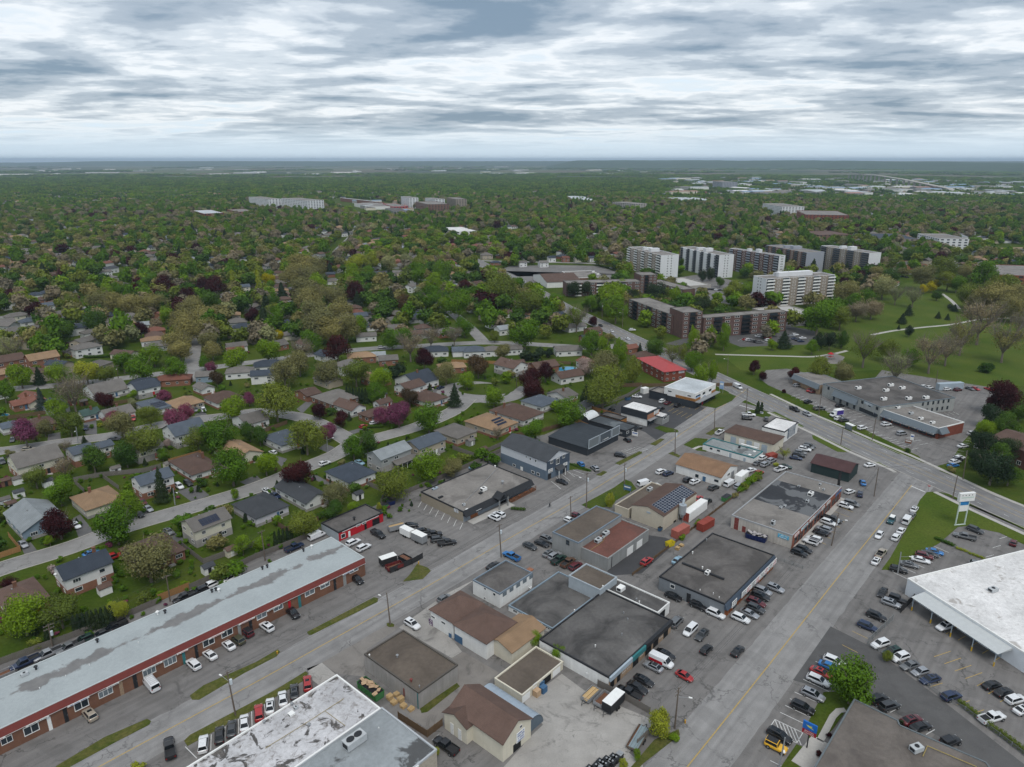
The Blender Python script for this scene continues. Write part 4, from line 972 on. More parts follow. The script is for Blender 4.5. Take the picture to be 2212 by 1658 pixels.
B24.sign('R',22,(1585,120),(1620,110),mat('blue_sign',(0.05,0.22,0.5),0.5,0),SIGNW,12,0.1);B24.sign_at('R',B24.a*0.36,B24.a*0.52,hb+0.3,hb+0.9,SIGNW,INKB,13,0.09);B24.slab('red_panel','R',B24.a*0.34,B24.a*0.40,0.1,hb-0.6,0.08,0.12,REDP)
B24b=Bld('low black wing with railed roof terrace behind the corner shop',22,((1203,62),(1262,25),(1400,55),(1335,92)),h=B24.h*0.55,wall=CHARC,roof=RF_GY,trim=BLACK,name='shop')
B25=Bld('red brick two-storey block with red metal hipped roof',21,((1105,1455),(1325,1560),(1505,1535),(1240,1420)),base=((1325,1560),(1300,1650)),az=AZ_C+90,wall=REDB,roof=mat('red_metal_roof',(0.36,0.055,0.055),0.5,0.06,0.5),kind='hip',ridge='v',rise=2.0,over=0.6,name='apartment_house')
for zz in (1.0,3.9):
    for k in range(5):B25.window('L',1.5+k*B25.b/5.6,3.0+k*B25.b/5.6,zz,zz+1.2,2)
    for k in range(3):B25.window('R',1.8+k*B25.a/3.6,3.2+k*B25.a/3.6,zz,zz+1.1,2)
B25.sign_at('R',B25.a*0.66,B25.a*0.9,4.0,5.6,SIGNW,INKB,14)
# 26 ---- cabin
B26=Bld('dark green cabin with maroon hipped roof',32,((365,685),(455,610),(780,712),(612,752)),base=((612,752),(600,832)),wall=GREENW,roof=shingle('maroon_shingles',(0.082,0.045,0.045)),kind='gable',ridge='v',rise=1.8,over=0.4,name='cabin')
B26.door('R',32,(612,775),(630,815),DARK)
# 27 ---- brick workshop row with ponding black roof
B27=Bld('brick-fronted workshop row with black ponding roof and sign boards',32,((150,762),(620,886),(215,1310),(-286,1112)),base=((215,1310),(198,1427)),wall=mat('worn_render',(0.42,0.39,0.35),0.9,0.12,0.4,streak=0.18),roof=RF_GY,trim=mat('grey_flashing',(0.3,0.31,0.32),0.6,0.05),name='workshop_row',cat='workshop')
a_,b_=B27.a,B27.b
add('wet_membrane',MB().box(a_*0.36,a_*0.80,0.35,b_-0.35,B27.rz+0.004,B27.rz+0.03).mesh('wet_membrane',RF_WET),B27.o)
B27.slab('brick_front','R',-0.02,a_+0.02,0.02,B27.h-0.1,0.0,0.10,brick('front_brick',(0.235,0.085,0.055)))
for k,(t0,t1,mm_) in enumerate(((0.03,0.11,SIGNW),(0.15,0.28,mat('pale_blue_sign',(0.5,0.62,0.66),0.6,0.08)),(0.31,0.40,SIGNW),(0.41,0.53,BLUEL),(0.55,0.62,SIGNW),(0.66,0.74,SIGNW),(0.86,0.99,mat('blue_mural',(0.08,0.18,0.36),0.6,0.6,0.8)))):
    B27.sign_at('R',a_*t0,a_*t1,B27.h-1.4,B27.h-0.5,mm_,INKR if k == 0 else INK,20+k,0.11)
for k in range(15):
    f=0.04+k*0.063
    if k % 3 == 2:B27.doorway('R',a_*f,a_*f+1.1,0.02,2.5,BLACK).location.y -= 0.11
    else:B27.window('R',a_*f,a_*f+1.9,0.6,2.7,2,BLACK).location.y -= 0.11
B27.sign('L',32,(88,1292),(178,1355),mat('blue_poster',(0.06,0.34,0.52),0.6,0.3,1.5),SIGNW,31)
B27.door('L',22,(1990,1230),(2015,1285),RUST);B27.door('L',22,(1925,1155),(1955,1225),RUST,'garage_door')
for x,y,k in ((370,950,(0.9,1,1)),(340,1015,(0.5,0.6,0.8)),(110,1070,(0.5,0.5,0.6)),(145,1055,(0.5,0.5,0.5)),(45,1200,(0.6,0.7,1.2)),(480,915,(0.4,0.4,0.6)),(450,868,(0.4,0.4,0.6)),(270,885,(0.3,0.4,0.5))):B27.unit(32,x,y,k,WHITE if x == 370 else None)
for x,y in ((445,900),(258,880)):B27.vent(32,x,y,0.6,WHITE,PIPEM)
# 28 ---- grey building with cedar front and white sign boards
B28=Bld('grey workshop with stained cedar front and white sign boards',23,((1285,10),(1862,215),(2266,-178),(1720,-360)),base=((1862,215),(1834,338)),wall=mat('slate_block',(0.17,0.185,0.20),0.85,0.08,0.4,streak=0.08),roof=RF_DK,trim=BLACK,name='workshop')
B28.slab('cedar_front','R',0,B28.a,0.02,B28.h-1.5,0.0,0.12,ORANGEW)
B28.awning('fascia','R',-0.3,B28.a,B28.h-1.6,B28.h,0.1,0.9,NAVYW)
for k in range(10):
    if k != 1:B28.sign_at('R',B28.a*(0.06+k*0.092),B28.a*(0.06+k*0.092+0.086),B28.h-1.8,B28.h-0.15,SIGNW,INKR if k % 2 else INK,40+k,0.95)
for k in range(26):B28.slab('batten','R',B28.a*(k+0.5)/26,B28.a*(k+0.5)/26+0.18,0.03,B28.h-1.6,0.13,0.26,ORANGEW)
for f in (0.16,0.42,0.6,0.78):B28.slab('shopfront','R',B28.a*f,B28.a*f+1.7,0.1,2.5,0.13,0.30,GLASS)
B28.win('L',23,(1368,70),(1405,120),1,pane=GLASS);B28.door('L',23,(1512,150),(1542,210),BLACK)
B28.vent(22,1645,1590,1.0,WHITE,PIPEM);B28.vent(22,1560,1460,1.0,WHITE,PIPEM);B28.vent(22,1680,1350,1.0,STEEL,PIPEM);B28.unit(22,1690,1630,(0.7,0.7,0.8),WHITE)
for x,y in ((1625,120),(1740,150),(1790,185)):B28.vent(23,x,y,0.6,WHITE,PIPEM)
q0,q1=B28.top(K(23,1500,-110)),B28.top(K(23,1830,45));B28.ducts(23,((1470,-100),(1830,40)),BLACK,0.3,0.3)
# 29 ---- white store with canopy
B29=Bld('big white store with white membrane roof and side canopy',33,((1465,187),(2075,-188),(2400,640)),base=((1465,187),(1450,330)),az=AZ_C+90,wall=mat('store_white',(0.66,0.69,0.72),0.7,0.06,0.5),roof=RF_WH,trim=WHITE,ext=(0,12,6,0),name='store',cat='store')
B29.unit(33,1945,120,(1.0,1.0,0.8));B29.awning('canopy','L',B29.b*0.25,B29.b*0.86,3.5,4.1,0.0,4.4,mat('corrugated_canopy',(0.46,0.48,0.48),0.5,0.06))
for k in range(5):
    y=B29.b*(0.26+0.145*k);add('canopy_post',MB().box(-4.3,-4.15,y,y+0.15,0.02,3.5).mesh('canopy_post',BLUEL),B29.o);add('post_guard',MB().tube((-4.22,y+0.07,0.02),(-4.22,y+0.07,1.1),0.16,0.16,8).mesh('post_guard',YELL),B29.o)
for f in (0.3,0.45,0.6):B29.doorway('L',B29.b*f,B29.b*f+3.2,0.02,3.0,BLUEL if f != 0.6 else YELL,'garage_door')
# 30 ---- dry cleaner (its plan follows both streets, so it is a free polygon)
pz=4.6;pp=[at(K(33,*p),pz) for p in ((745,1065),(360,1720),(1500,2000),(2100,1900),(1885,1610),(1140,1290),(1125,1250))]
og=pp[1].copy();og.z=0;B30=thing('dry_cleaner','dry cleaner with mottled brown flat roof and angled walls','shop',og)
pl=[(p.x-og.x,p.y-og.y) for p in pp]
add('wall',MB().prism(pl,0.0,pz-0.15).mesh('wall',TANB),B30);add('roof',MB().poly([(x,y,pz-0.13) for x,y in pl]).mesh('roof',flatroof('mottled_brown_roof',(0.135,0.118,0.105),0.5,(0.065,0.055,0.05),0.16,0.44,0.66)),B30)
for i in range(len(pl)):
    p,q=Vector(pl[i]),Vector(pl[(i+1) % len(pl)]);d=(q-p).normalized();n_=Vector((-d.y,d.x))
    add('parapet',MB().prism([tuple(p-n_*0.05),tuple(q-n_*0.05),tuple(q+n_*0.25),tuple(p+n_*0.25)],pz-0.3-0.004*i,pz+0.004*i).mesh('parapet',mat('slate_coping',(0.12,0.14,0.15),0.6,0.1)),B30)
g=at(K(33,1280,1510),pz);u_=add('rooftop_unit',UNITM,B30,(g.x-og.x,g.y-og.y,pz-0.1),R(20),(1.0,1.0,0.9));add('fan',FANM,u_,(0,0,1.2));add('grille',GRILLM,u_)
for i,(p,q) in enumerate((((1335,1570),(1375,1480)),((1375,1480),(1800,1660)))):
    a_,b_=at(K(33,*p),pz),at(K(33,*q),pz);add('gas_pipe',MB().tube((a_.x-og.x,a_.y-og.y,pz+0.2),(b_.x-og.x,b_.y-og.y,pz+0.2),0.08,0.08,6).mesh('gas_pipe',YELL2),B30)
# 31 ---- strip plaza across the arterial street
B31=Bld('two-storey grey block plaza with dark roof and many rooftop units',None,((1779,829),(1899,878),(2049,861),(1929,812)),base=((1899,878),(1894,907)),az='auto',wall=mat('plaza_block',(0.30,0.31,0.30),0.85,0.1,0.3,streak=0.15),roof=RF_DK,trim=mat('slate_coping2',(0.15,0.18,0.20),0.6,0.05),name='strip_plaza',cat='plaza')
for x,y in ((780,35),(1060,10),(1160,35),(1020,55),(1000,130),(1215,125),(1365,118)):B31.unit(32,x,y,(1.1,1.1,1.1),WHITE)
B31.slab('awning','L',B31.b*0.36,B31.b*0.78,2.9,3.0,0,1.6,BLUEL);B31.awning('awning','L',B31.b*0.36,B31.b*0.78,3.0,5.4,0.0,1.6,mat('blue_grey_awning',(0.125,0.15,0.17),0.5,0.05))
for k in range(8):B31.window('L',B31.b*(0.03+k*0.12),B31.b*(0.03+k*0.12)+1.3,4.2 if 0.36 > 0.03+k*0.12 or 0.03+k*0.12 > 0.78 else 0.4,5.6 if 0.36 > 0.03+k*0.12 or 0.03+k*0.12 > 0.78 else 2.6,1,BLACK)
for k in range(5):B31.window('L',B31.b*(0.02+k*0.06),B31.b*(0.02+k*0.06)+2.2,0.6,2.4,2,BLACK)
B31.sign_at('L',B31.b*0.12,B31.b*0.26,B31.h-1.4,B31.h-0.4,BLUEL,SIGNW,51)
for zz in (1.0,4.2):
    for k in range(6):B31.window('R',B31.a*(0.55+0.07*k),B31.a*(0.55+0.07*k)+1.0,zz,zz+1.6,1,BLACK)
B31b=Bld('low brick plaza wing with long blue-grey awning',32,((945,205),(1475,385),(1535,325),(1225,180)),base=((1475,385),(1472,480)),az='auto',wall=REDB,roof=RF_GY,trim=WHITE,name='strip_plaza',cat='plaza')
for sd_,L_ in (('L',B31b.b),('R',B31b.a*0.3)):B31b.awning('awning',sd_,0,L_,B31b.h-2.3,B31b.h-0.1,0.1,1.9,mat('blue_grey_awning',(0,0,0)))
for k in range(7):B31b.sign_at('L',B31b.b*(0.02+k*0.14),B31b.b*(0.02+k*0.14)+4.2,B31b.h-2.9,B31b.h-2.35,SIGNW,INKB if k % 2 else INK,60+k,1.5);B31b.window('L',B31b.b*(0.03+k*0.14),B31b.b*(0.03+k*0.14)+3.4,0.3,2.4,3,BLACK)
for x,y in ((1120,205),(1235,255),(1320,300),(1420,335)):B31b.unit(32,x,y,(0.9,0.9,0.9),WHITE if x != 1235 else None)
B31c=Bld('left wing of the plaza with sloped blue-grey fascia',31,((265,1590),(480,1662),(540,1600),(340,1560)),h=5.2,az=B31.az,wall=TANB,roof=RF_GY,trim=STEEL,name='strip_plaza',cat='plaza')
B31c.awning('awning','L',0,B31c.b,2.8,5.0,0.1,1.4,mat('blue_grey_awning',(0,0,0)))
B32=Bld('brown brick row house among evergreens at the arterial street',32,((2190,420),(2290,520),(2250,600)),h=7.0,az=AZ_C+90,wall=DKB,roof=SHB,kind='gable',ridge='v',rise=2.4,name='row_house',cat='house')
for k in range(6):B32.window('L',2+k*3.4,3.6+k*3.4,1.2,2.8,2)

# ================================================================== APARTMENT BLOCKS
BALC=MB().box(0,1,-1.4,0,0,0.16).box(0,1,-1.42,-1.34,0.16,1.1).mesh('balcony',WHITE)
SMALLW={}
def tower(label,pts,base,floors,wall_front,wall_end,bays,bay_side='L',balc=None,pier=None,end_windows=True,roofm=None,name='apartment_tower',az='auto'):
    B=Bld(label,None,pts,base=base,az=az,wall=wall_end,roof=roofm or RF_GY,trim=wall_end,par=0.5,name=name,cat='apartment building')
    fh=B.h/floors;L=B.b if bay_side == 'L' else B.a;other='R' if bay_side == 'L' else 'L';LO=B.a if bay_side == 'L' else B.b
    if wall_front is not wall_end:B.slab('facade',bay_side,0.3,L-0.3,0.3,B.h-0.4,0.0,0.08,wall_front)
    n=bays;bw=L/n
    for i in range(n):
        if i % 2 == 0 or pier is None:
            for k in range(floors):
                z=k*fh+0.25
                o=B.put('balcony',bay_side,i*bw+0.15,(i+1)*bw-0.15,z,z+1.0,BALC,balc,0.08)
                B.put('glazing',bay_side,i*bw+0.3,(i+1)*bw-0.3,z+0.2,z+fh-0.55,PANE,GLASS,0.10)
        else:
            B.slab('pier',bay_side,i*bw,(i+1)*bw,0.05,B.h-0.1,0.02,1.15,pier)
            for k in range(floors):B.put('window',bay_side,i*bw+bw*0.3,i*bw+bw*0.7,k*fh+1.0,k*fh+2.3,WIN,None,1.16)
    if end_windows:
        for k in range(floors):
            for f in (0.40,0.60):B.window(other,LO*f-0.6,LO*f+0.6,k*fh+1.0,k*fh+2.2)
    for f,s_ in ((0.42,1.0),(0.62,0.7)):
        o=add('penthouse',MB().box(B.a*0.25,B.a*0.75,B.b*f,B.b*f+5*s_,B.rz,B.h+2.8*s_).mesh('penthouse',wall_end),B.o)
        for q in range(2):add('mast',MB().tube((B.a*0.4+q,B.b*f+1+q,B.h+2.8*s_),(B.a*0.4+q,B.b*f+1+q,B.h+5.5),0.08,0.05,5).mesh('mast',STEEL),o)
    return B
WCON=mat('white_concrete',(0.63,0.64,0.65),0.8,0.05,0.1,streak=0.05);GCON=mat('grey_concrete',(0.30,0.32,0.36),0.8,0.06,0.1)
TANC=brick('tan_tower_brick',(0.27,0.23,0.19));BRNC=brick('brown_tower_brick',(0.17,0.10,0.075));DKC=mat('dark_balcony',(0.10,0.11,0.12),0.6,0.1)
MAUVE=brick('mauve_brick',(0.125,0.075,0.065))
tower('white apartment tower with nearest parking deck and stacked white balconies',((1357,534),(1428,552),(1461,549)),((1428,552),(1427,602)),9,WCON,WCON,9,pier=TANC)
tower('apartment tower with cream piers and dark balconies beside the white tower',((1471,534),(1552,551),(1586,550)),((1552,551),(1550,601)),9,DKC,WCON,11,balc=DKC,pier=WCON)
tower('apartment tower with brick panels and white end behind dark evergreens',((1577,537),(1657,549),(1697,552)),((1657,549),(1656,598)),9,DKC,WCON,11,balc=GCON,pier=MAUVE)
tower('brown brick apartment tower with blue-grey end wall and roof masts',((1655,530),(1743,546),(1773,543)),((1743,546),(1741,590)),10,BRNC,GCON,11,balc=DKC,pier=BRNC,end_windows=False)
tower('dark brown apartment tower with long balconies and white end wall',((1774,531),(1877,547),(1904,546)),((1877,547),(1873,600)),11,TANC,WCON,7,balc=DKC,pier=TANC,end_windows=False)
tower('white slab apartment tower before the park with balconies and white end',((1628,596),(1655,601),(1804,594)),((1655,601),(1653,662)),9,WCON,WCON,9,bay_side='R',pier=TANC,az=71.9)
def midrise(label,pts,base,floors,wall,side,n,name='brick_apartment_block',every=3,balc=None):
    B=Bld(label,None,pts,base=base,az='auto',wall=wall,roof=RF_GY,trim=mat('dark_flashing',(0,0,0)),par=0.3,name=name,cat='apartment building')
    fh=B.h/floors
    for sd_ in side:
        L=B.b if sd_ == 'L' else B.a;bw=L/n
        for i in range(n):
            for k in range(floors):
                if i % every == 1:
                    B.put('balcony',sd_,i*bw,(i+1)*bw,k*fh+0.2,k*fh+1.2,BALC,balc or BLACK);B.put('glazing',sd_,i*bw+0.3,(i+1)*bw-0.3,k*fh+0.4,k*fh+fh-0.4,PANE)
                else:B.window(sd_,i*bw+bw*0.25,i*bw+bw*0.75,k*fh+1.0,k*fh+2.3,2)
    return B
midrise('mauve brick apartment block, long wing with black balconies towards the arterial street',(K(21,1008,925),K(21,1385,1065),K(21,1520,1030)),(K(21,1385,1065),K(21,1375,1235)),5,MAUVE,'L',9)
midrise('mauve brick apartment block, wing with black balconies above its parking',(K(21,1590,1065),K(21,1660,1090),K(31,120,1020)),(K(21,1660,1090),K(21,1655,1265)),5,MAUVE,'R',9)
midrise('mauve brick stair tower joining two apartment wings',(K(21,1365,1000),K(21,1480,1045),K(21,1625,1025)),(K(21,1480,1045),K(21,1475,1270)),6,MAUVE,'R',3,every=9)
midrise('brick apartment block with white balconies behind conifers, long wing',(K(21,440,765),K(21,470,790),K(21,1070,752)),(K(21,470,790),K(21,460,905)),4,MAUVE,'R',10,balc=WHITE)
midrise('brick apartment block with white balconies, wing towards the parking deck',(K(21,1185,765),K(21,1480,845),K(21,1565,832)),(K(21,1480,845),K(21,1475,935)),4,MAUVE,'L',7,balc=WHITE)
midrise('brick stair tower between conifers with flat penthouse',(K(21,1055,695),K(21,1110,720),K(21,1240,710)),(K(21,1110,720),K(21,1105,880)),6,MAUVE,'R',4,every=9)
# parking decks
for lab,pts,hh in (('open concrete parking deck beside the white tower',(K(21,1330,755),K(21,1560,812),K(21,1675,790),K(21,1440,742)),3.2),('concrete parking deck before the white slab tower',(K(31,-60,1000),K(31,130,1085),K(31,300,1095),K(31,290,1010)),4.0)):
    B=Bld(lab,None,pts,h=hh,az=AZ_C+90,wall=CONC,roof=mat('deck_concrete',(0.40,0.39,0.37),0.9,0.1,0.1),par=0.8,name='parking_deck',cat='parking deck')
# church with its hall, school, motel etc.
B=Bld('church with brown gabled roof beside the wide parking lot',21,((180,715),(300,785),(545,745)),h=5,az='auto',wall=WHITEW,roof=SHB,kind='gable',ridge='u',rise=4.0,name='church',cat='church')
B=Bld('low brick church hall with grey flat roof',21,((450,690),(545,745),(780,735),(680,680)),h=5,az=B.az,wall=BROWNB,roof=RF_GY,trim=WHITE,name='church_hall',cat='hall')
for x,y in ((700,690),(740,710)):B.unit(21,x,y,(1.2,1.2,1.4),WHITE)
def slabs(rows):
    for lab,V_,h_,wall,roof,fl,nm in rows:
        B=Bld(lab,None,V_,h=h_,az='auto',wall=wall,roof=roof,name=nm,cat=nm.replace('_',' '),par=0.4)
        if fl:
            fh=h_/fl
            for sd_,L in (('L',B.b),('R',B.a)):
                n=max(2,min(16,int(L/6)))
                for k in range(fl):
                    for i in range(n):B.put('window',sd_,L*(i+0.25)/n,L*(i+0.75)/n,k*fh+1.0,k*fh+fh-0.6,PANE,None,0.05)
slabs([
 ('far white apartment slab with ribbed facade, west of its twin',((537,426),(580,431),(588,428)),24,WCON,RF_GY,8,'apartment_tower'),
 ('far white apartment slab with ribbed facade, east of its twin',((607,429),(664,434),(668,430)),26,WCON,RF_GY,8,'apartment_tower'),
 ('far cream apartment tower beside the shopping street',((866,425),(884,428),(900,427)),24,WCON,RF_GY,8,'apartment_tower'),
 ('far cream apartment tower behind the brick slab',((918,428),(940,431),(957,430)),24,WCON,RF_GY,8,'apartment_tower'),
 ('far brick apartment slab with dark balconies',((898,436),(925,442),(965,440)),22,BRNC,RF_GY,7,'apartment_tower'),
 ('far brown apartment tower at the edge of the woods',((965,427),(985,431),(1005,430)),24,TANC,RF_GY,8,'apartment_tower'),
 ('far white apartment slab among green crowns',((1648,440),(1690,447),(1712,443)),20,WCON,RF_GY,7,'apartment_tower'),
 ('far brick apartment block beside the white slab',((1722,455),(1740,464),(1808,456)),15,REDB,RF_GY,5,'apartment_block'),
 ('unfinished grey concrete apartment block',((1322,437),(1360,440),(1400,440)),16,CONC,RF_GY,5,'apartment_block'),
 ('far grey apartment block in the distance',((1540,392),(1560,394),(1583,393)),26,GCON,RF_GY,8,'apartment_tower'),
 ('pale four-storey apartment block near the ball field',((1983,505),(2030,516),(2072,512)),13,WCON,RF_GY,4,'apartment_block'),
 ('long brick low-rise with dark roof behind the towers',((1725,500),(1770,508),(1830,505)),9,BRNC,SHB,3,'apartment_block'),
 ('tan low-rise with slate roof beyond the towers',((1858,504),(1900,516),(1975,514)),9,TANC,SHN,3,'apartment_block'),
 ('red brick mid-rise at the park edge',((2100,570),(2160,594),(2260,588)),16,REDB,RF_GY,5,'apartment_block'),
 ('low shop with brown roof beside the towers',((1910,565),(1950,573),(1985,568)),5,ORB,RF_DK,1,'shop_building'),
 ('white-roofed school hall among trees',((955,492),(985,501),(1003,492)),7,WHITEW,RF_WH,2,'school'),
 ('white-walled low school beyond the field',((1278,505),(1300,509),(1306,506)),6,WHITEW,RF_CLEAN,2,'school'),
 ('far white school wing above the woods',((1218,424),(1250,433),(1285,431)),9,WHITEW,RF_CLEAN,2,'school'),
 ('far grey hall with pale roof',((1425,427),(1480,434),(1510,428)),9,GREYW,RF_CLEAN,0,'warehouse'),
 ('low red shop in the far shopping street',((826,440),(850,447),(868,443)),8,REDP,RF_GY,1,'shop_building'),
 ('long grey-roofed store in the far shopping street',((735,428),(790,434),(830,437)),9,BROWNB,RF_CLEAN,0,'shop_building'),
 ('pale store block in the far shopping street',((765,440),(800,447),(835,441)),7,WHITEW,RF_GY,0,'shop_building'),
 ('dark-fronted store in the far shopping street',((832,450),(850,457),(885,455)),7,GREYW,RF_DK,1,'shop_building'),
 ('brick block in the middle of the suburb',((415,455),(440,462),(470,457)),12,REDB,RF_CLEAN,3,'apartment_block'),
 ('long low brick apartment house in the suburb',((490,453),(515,458),(550,456)),10,ORB,RF_GY,3,'apartment_block'),
])
# far industrial sheds and greenhouses on the plain
rr=random.Random(11);IND=[]
for k in range(135):
    u=rr.uniform(1440,2230);v=rr.uniform(384,420)+(u-1440)*0.012;IND.append((u,v,rr.uniform(25,110),rr.uniform(20,45),rr.uniform(5,11),0))
for k in range(46):
    u=rr.uniform(20,1400);v=rr.uniform(362,379);IND.append((u,v,rr.uniform(60,260),rr.uniform(25,60),rr.uniform(4,7),1))
for k in range(16):
    u=rr.uniform(690,880);v=rr.uniform(436,462);IND.append((u,v,rr.uniform(15,40),rr.uniform(12,22),rr.uniform(4,7),0))
SHED_W=[RF_CLEAN,RF_WH,RF_GY,RF_CLEAN,mat('shed_blue',(0.2,0.3,0.42),0.6,0.1),mat('shed_rust',(0.3,0.16,0.12),0.6,0.1)]
names_={0:('industrial_shed','far {} industrial shed beyond the suburb','shed','industrial sheds before the high bridge'),1:('greenhouse','far {} greenhouse on the plain','greenhouse','greenhouses on the far plain')}
for u,v,L,D,h_,kd in IND:
    p=at((u,v));nm,lab,ct,gp=names_[kd];az=rr.choice((70,-20,41,85));rm=rr.choice(SHED_W) if kd == 0 else rr.choice((RF_WH,RF_WH,RF_CLEAN));cn='white' if rm is RF_WH else ('grey' if rm in (RF_CLEAN,RF_GY) else ('blue-roofed' if rm.name == 'shed_blue' else 'rust-roofed'))
    o=thing(nm,lab.format(cn),ct,p,azrot(az),gp)
    add('wall',MB().box(-L/2,L/2,-D/2,D/2,0,h_,'b').mesh('wall',rr.choice((WHITEW,GREYW,CREAM))),o)
    add('roof',pitched(L+0.6,D+0.6,h_+0.05,D*0.06,'gable','u').mesh('roof',rm),o,(-L/2-0.3,-D/2-0.3,0))
# high bridge over the canal
br=thing('highway_bridge','long high concrete highway bridge on tall piers in the distance','bridge',at((1900,393)))
bo=at((1900,393));pts=[]
for u,v,z in ((1838,384,28),(1870,386,34),(1905,391,36),(1960,398,30),(2010,405,22),(2060,412,12),(2085,418,5),(2120,424,1)):
    d=ray(u,v-4);y=at((u,v+(4 if z > 20 else 1))).y*0.98;pts.append(Vector(((u-CX)/1607*y*1.0,y,z)))
dk_=MB()
for s_,z_ in ((-9,0),(9,0),(9,-2.2),(-9,-2.2)):
    for p,q in zip(pts,offset_line(pts,s_)):dk_.v.append((q.x-bo.x,q.y-bo.y,p.z+z_))
n=len(pts)
for a_ in range(4):
    for i in range(n-1):dk_.f.append((a_*n+i,a_*n+i+1,((a_+1) % 4)*n+i+1,((a_+1) % 4)*n+i))
add('deck',dk_.mesh('deck',CONC),br)
for i in range(n-2):
    for k in range(4):
        p=pts[i].lerp(pts[i+1],k/4);add('pier',MB().box(p.x-bo.x-4,p.x-bo.x+4,p.y-bo.y-1.6,p.y-bo.y+1.6,0,p.z-2).mesh('pier',CONC),br)

# ================================================================== HOUSES
WALLS={'white':siding('white_siding',(0.66,0.66,0.65)),'cream':siding('cream_siding',(0.58,0.55,0.45)),'grey':siding('grey_siding',(0.33,0.34,0.34)),
         'blue':siding('blue_siding',(0.22,0.29,0.36)),'brick':brick('house_brick',(0.24,0.115,0.075)),'tan':siding('tan_siding',(0.42,0.36,0.28)),'lilac':siding('lilac_siding',(0.55,0.53,0.58))}
ROOFS={'brown':SHB,'charcoal':SHD,'tan':SHT,'navy':SHN,'grey':shingle('grey_shingles',(0.135,0.125,0.115)),'pale':shingle('pale_grey_shingles',(0.23,0.25,0.26)),'rust':shingle('rust_shingles',(0.16,0.07,0.05)),'green':shingle('green_shingles',(0.05,0.085,0.075)),'bluegrey':shingle('blue_grey_shingles',(0.080,0.096,0.118))}
RNAME={'bluegrey':'blue-grey','pale':'pale grey'}
CHIM=MB().box(-0.4,0.4,-0.35,0.35,-1.2,1.1).box(-0.46,0.46,-0.41,0.41,1.1,1.25).mesh('chimney',BROWNB)
HVENT=MB().box(-0.16,0.16,-0.16,0.16,-0.25,0.32).mesh('house_vent',STEEL)
STOOP=MB().box(0,1.6,-1.2,0,0,0.35).mesh('stoop',CONC)
HOUSE_FOOT=[]
def house(org,az,a,b,he,kind,ridge,wall,roof,where,name='house',rise=None,detail=2,extra='',group=None,seed=0):
    rr=random.Random(seed*7919+int(a*100))
    two=he > 4.2;rise=rise or min(a,b)*rr.uniform(0.19,0.25)
    desc='{} {} with {} {} roof {}{}'.format({'brick':'brick'}.get(wall,wall+'-sided'),'two-storey house' if two else 'bungalow',RNAME.get(roof,roof),'hipped' if kind == 'hip' else 'gable',extra,where)
    desc=' '.join(desc.split()[:16])
    o=thing(name,desc,'house',org,azrot(az),group or 'houses '+where)
    ov=0.45;x0,x1,y0,y1=ov,a-ov,ov,b-ov;w=MB().box(x0,x1,y0,y1,0,he,'bt')
    if kind == 'gable':
        if ridge == 'u':w.poly([(x0,y1,he),(x0,y0,he),(x0,b/2,he+rise-0.05)]);w.poly([(x1,y0,he),(x1,y1,he),(x1,b/2,he+rise-0.05)])
        else:w.poly([(x0,y0,he),(x1,y0,he),(a/2,y0,he+rise-0.05)]);w.poly([(x1,y1,he),(x0,y1,he),(a/2,y1,he+rise-0.05)])
    add('wall',w.mesh('wall',WALLS[wall]),o)
    rf=add('roof',pitched(a,b,he,rise,kind,ridge).mesh('roof',ROOFS[roof]),o)
    if detail < 1:return o
    if detail > 1 and wall != 'brick':
        t=0.06;fd=MB().box(x0-t,x1+t,y0-t,y1+t,0,0.95 if not two else 2.4,'b');add('brick_base' if two or rr.random() < 0.5 else 'foundation',fd.mesh('foundation',(WALLS['brick'] if rr.random() < 0.5 else BLOCK)),o)
    def putw(side,f,z,wd,hh,k=2):
        L=(a if side in 'RB' else b);c=L*f;e=ov-0.07
        loc,rz={'R':((c-wd/2,e,z),0),'L':((e,c+wd/2,z),-math.pi/2),'B':((c+wd/2,b-e,z),math.pi),'F':((a-e,c-wd/2,z),math.pi/2)}[side]
        q=add('window',{1:WIN,2:WIN2,3:WIN3}[k],o,loc,rz,(wd,1,hh));add('pane',PANE,q);return q
    for side in ('RL' if detail < 2 else 'RLF'):
        L=a if side in 'RB' else b;n=max(1,int(L/4.2))
        for z in ([1.2] if not two else [1.0,he-1.75]):
            for i in range(n):
                if rr.random() < 0.85:putw(side,(i+0.5)/n,z,rr.choice((1.1,1.5,1.9)),1.15,rr.choice((1,2,2,3)))
    if detail > 1:
        q=add('door',DOORM,o,(a*0.5+1.4,ov-0.07,0.36),0,(0.95,1,2.05),rr.choice((WHITE,REDP,BLUEP,BROWNB,BLACK)));add('handle',HANDLE,q);add('stoop',STOOP,o,(a*0.5+1.1,ov-0.06,0.0))
        if rr.random() < 0.3:add('chimney',CHIM,rf,(a*rr.uniform(0.2,0.8),b*0.5+rr.choice((-1,1)),he+rise))
    for k in range(rr.choice((1,2,3))):add('roof_vent',HVENT,rf,(a*rr.uniform(0.35,0.65),b*0.5+(0.8 if ridge == 'u' else rr.uniform(-1,1)),he+rise*(0.85 if kind == 'gable' else 0.75)))
    return o
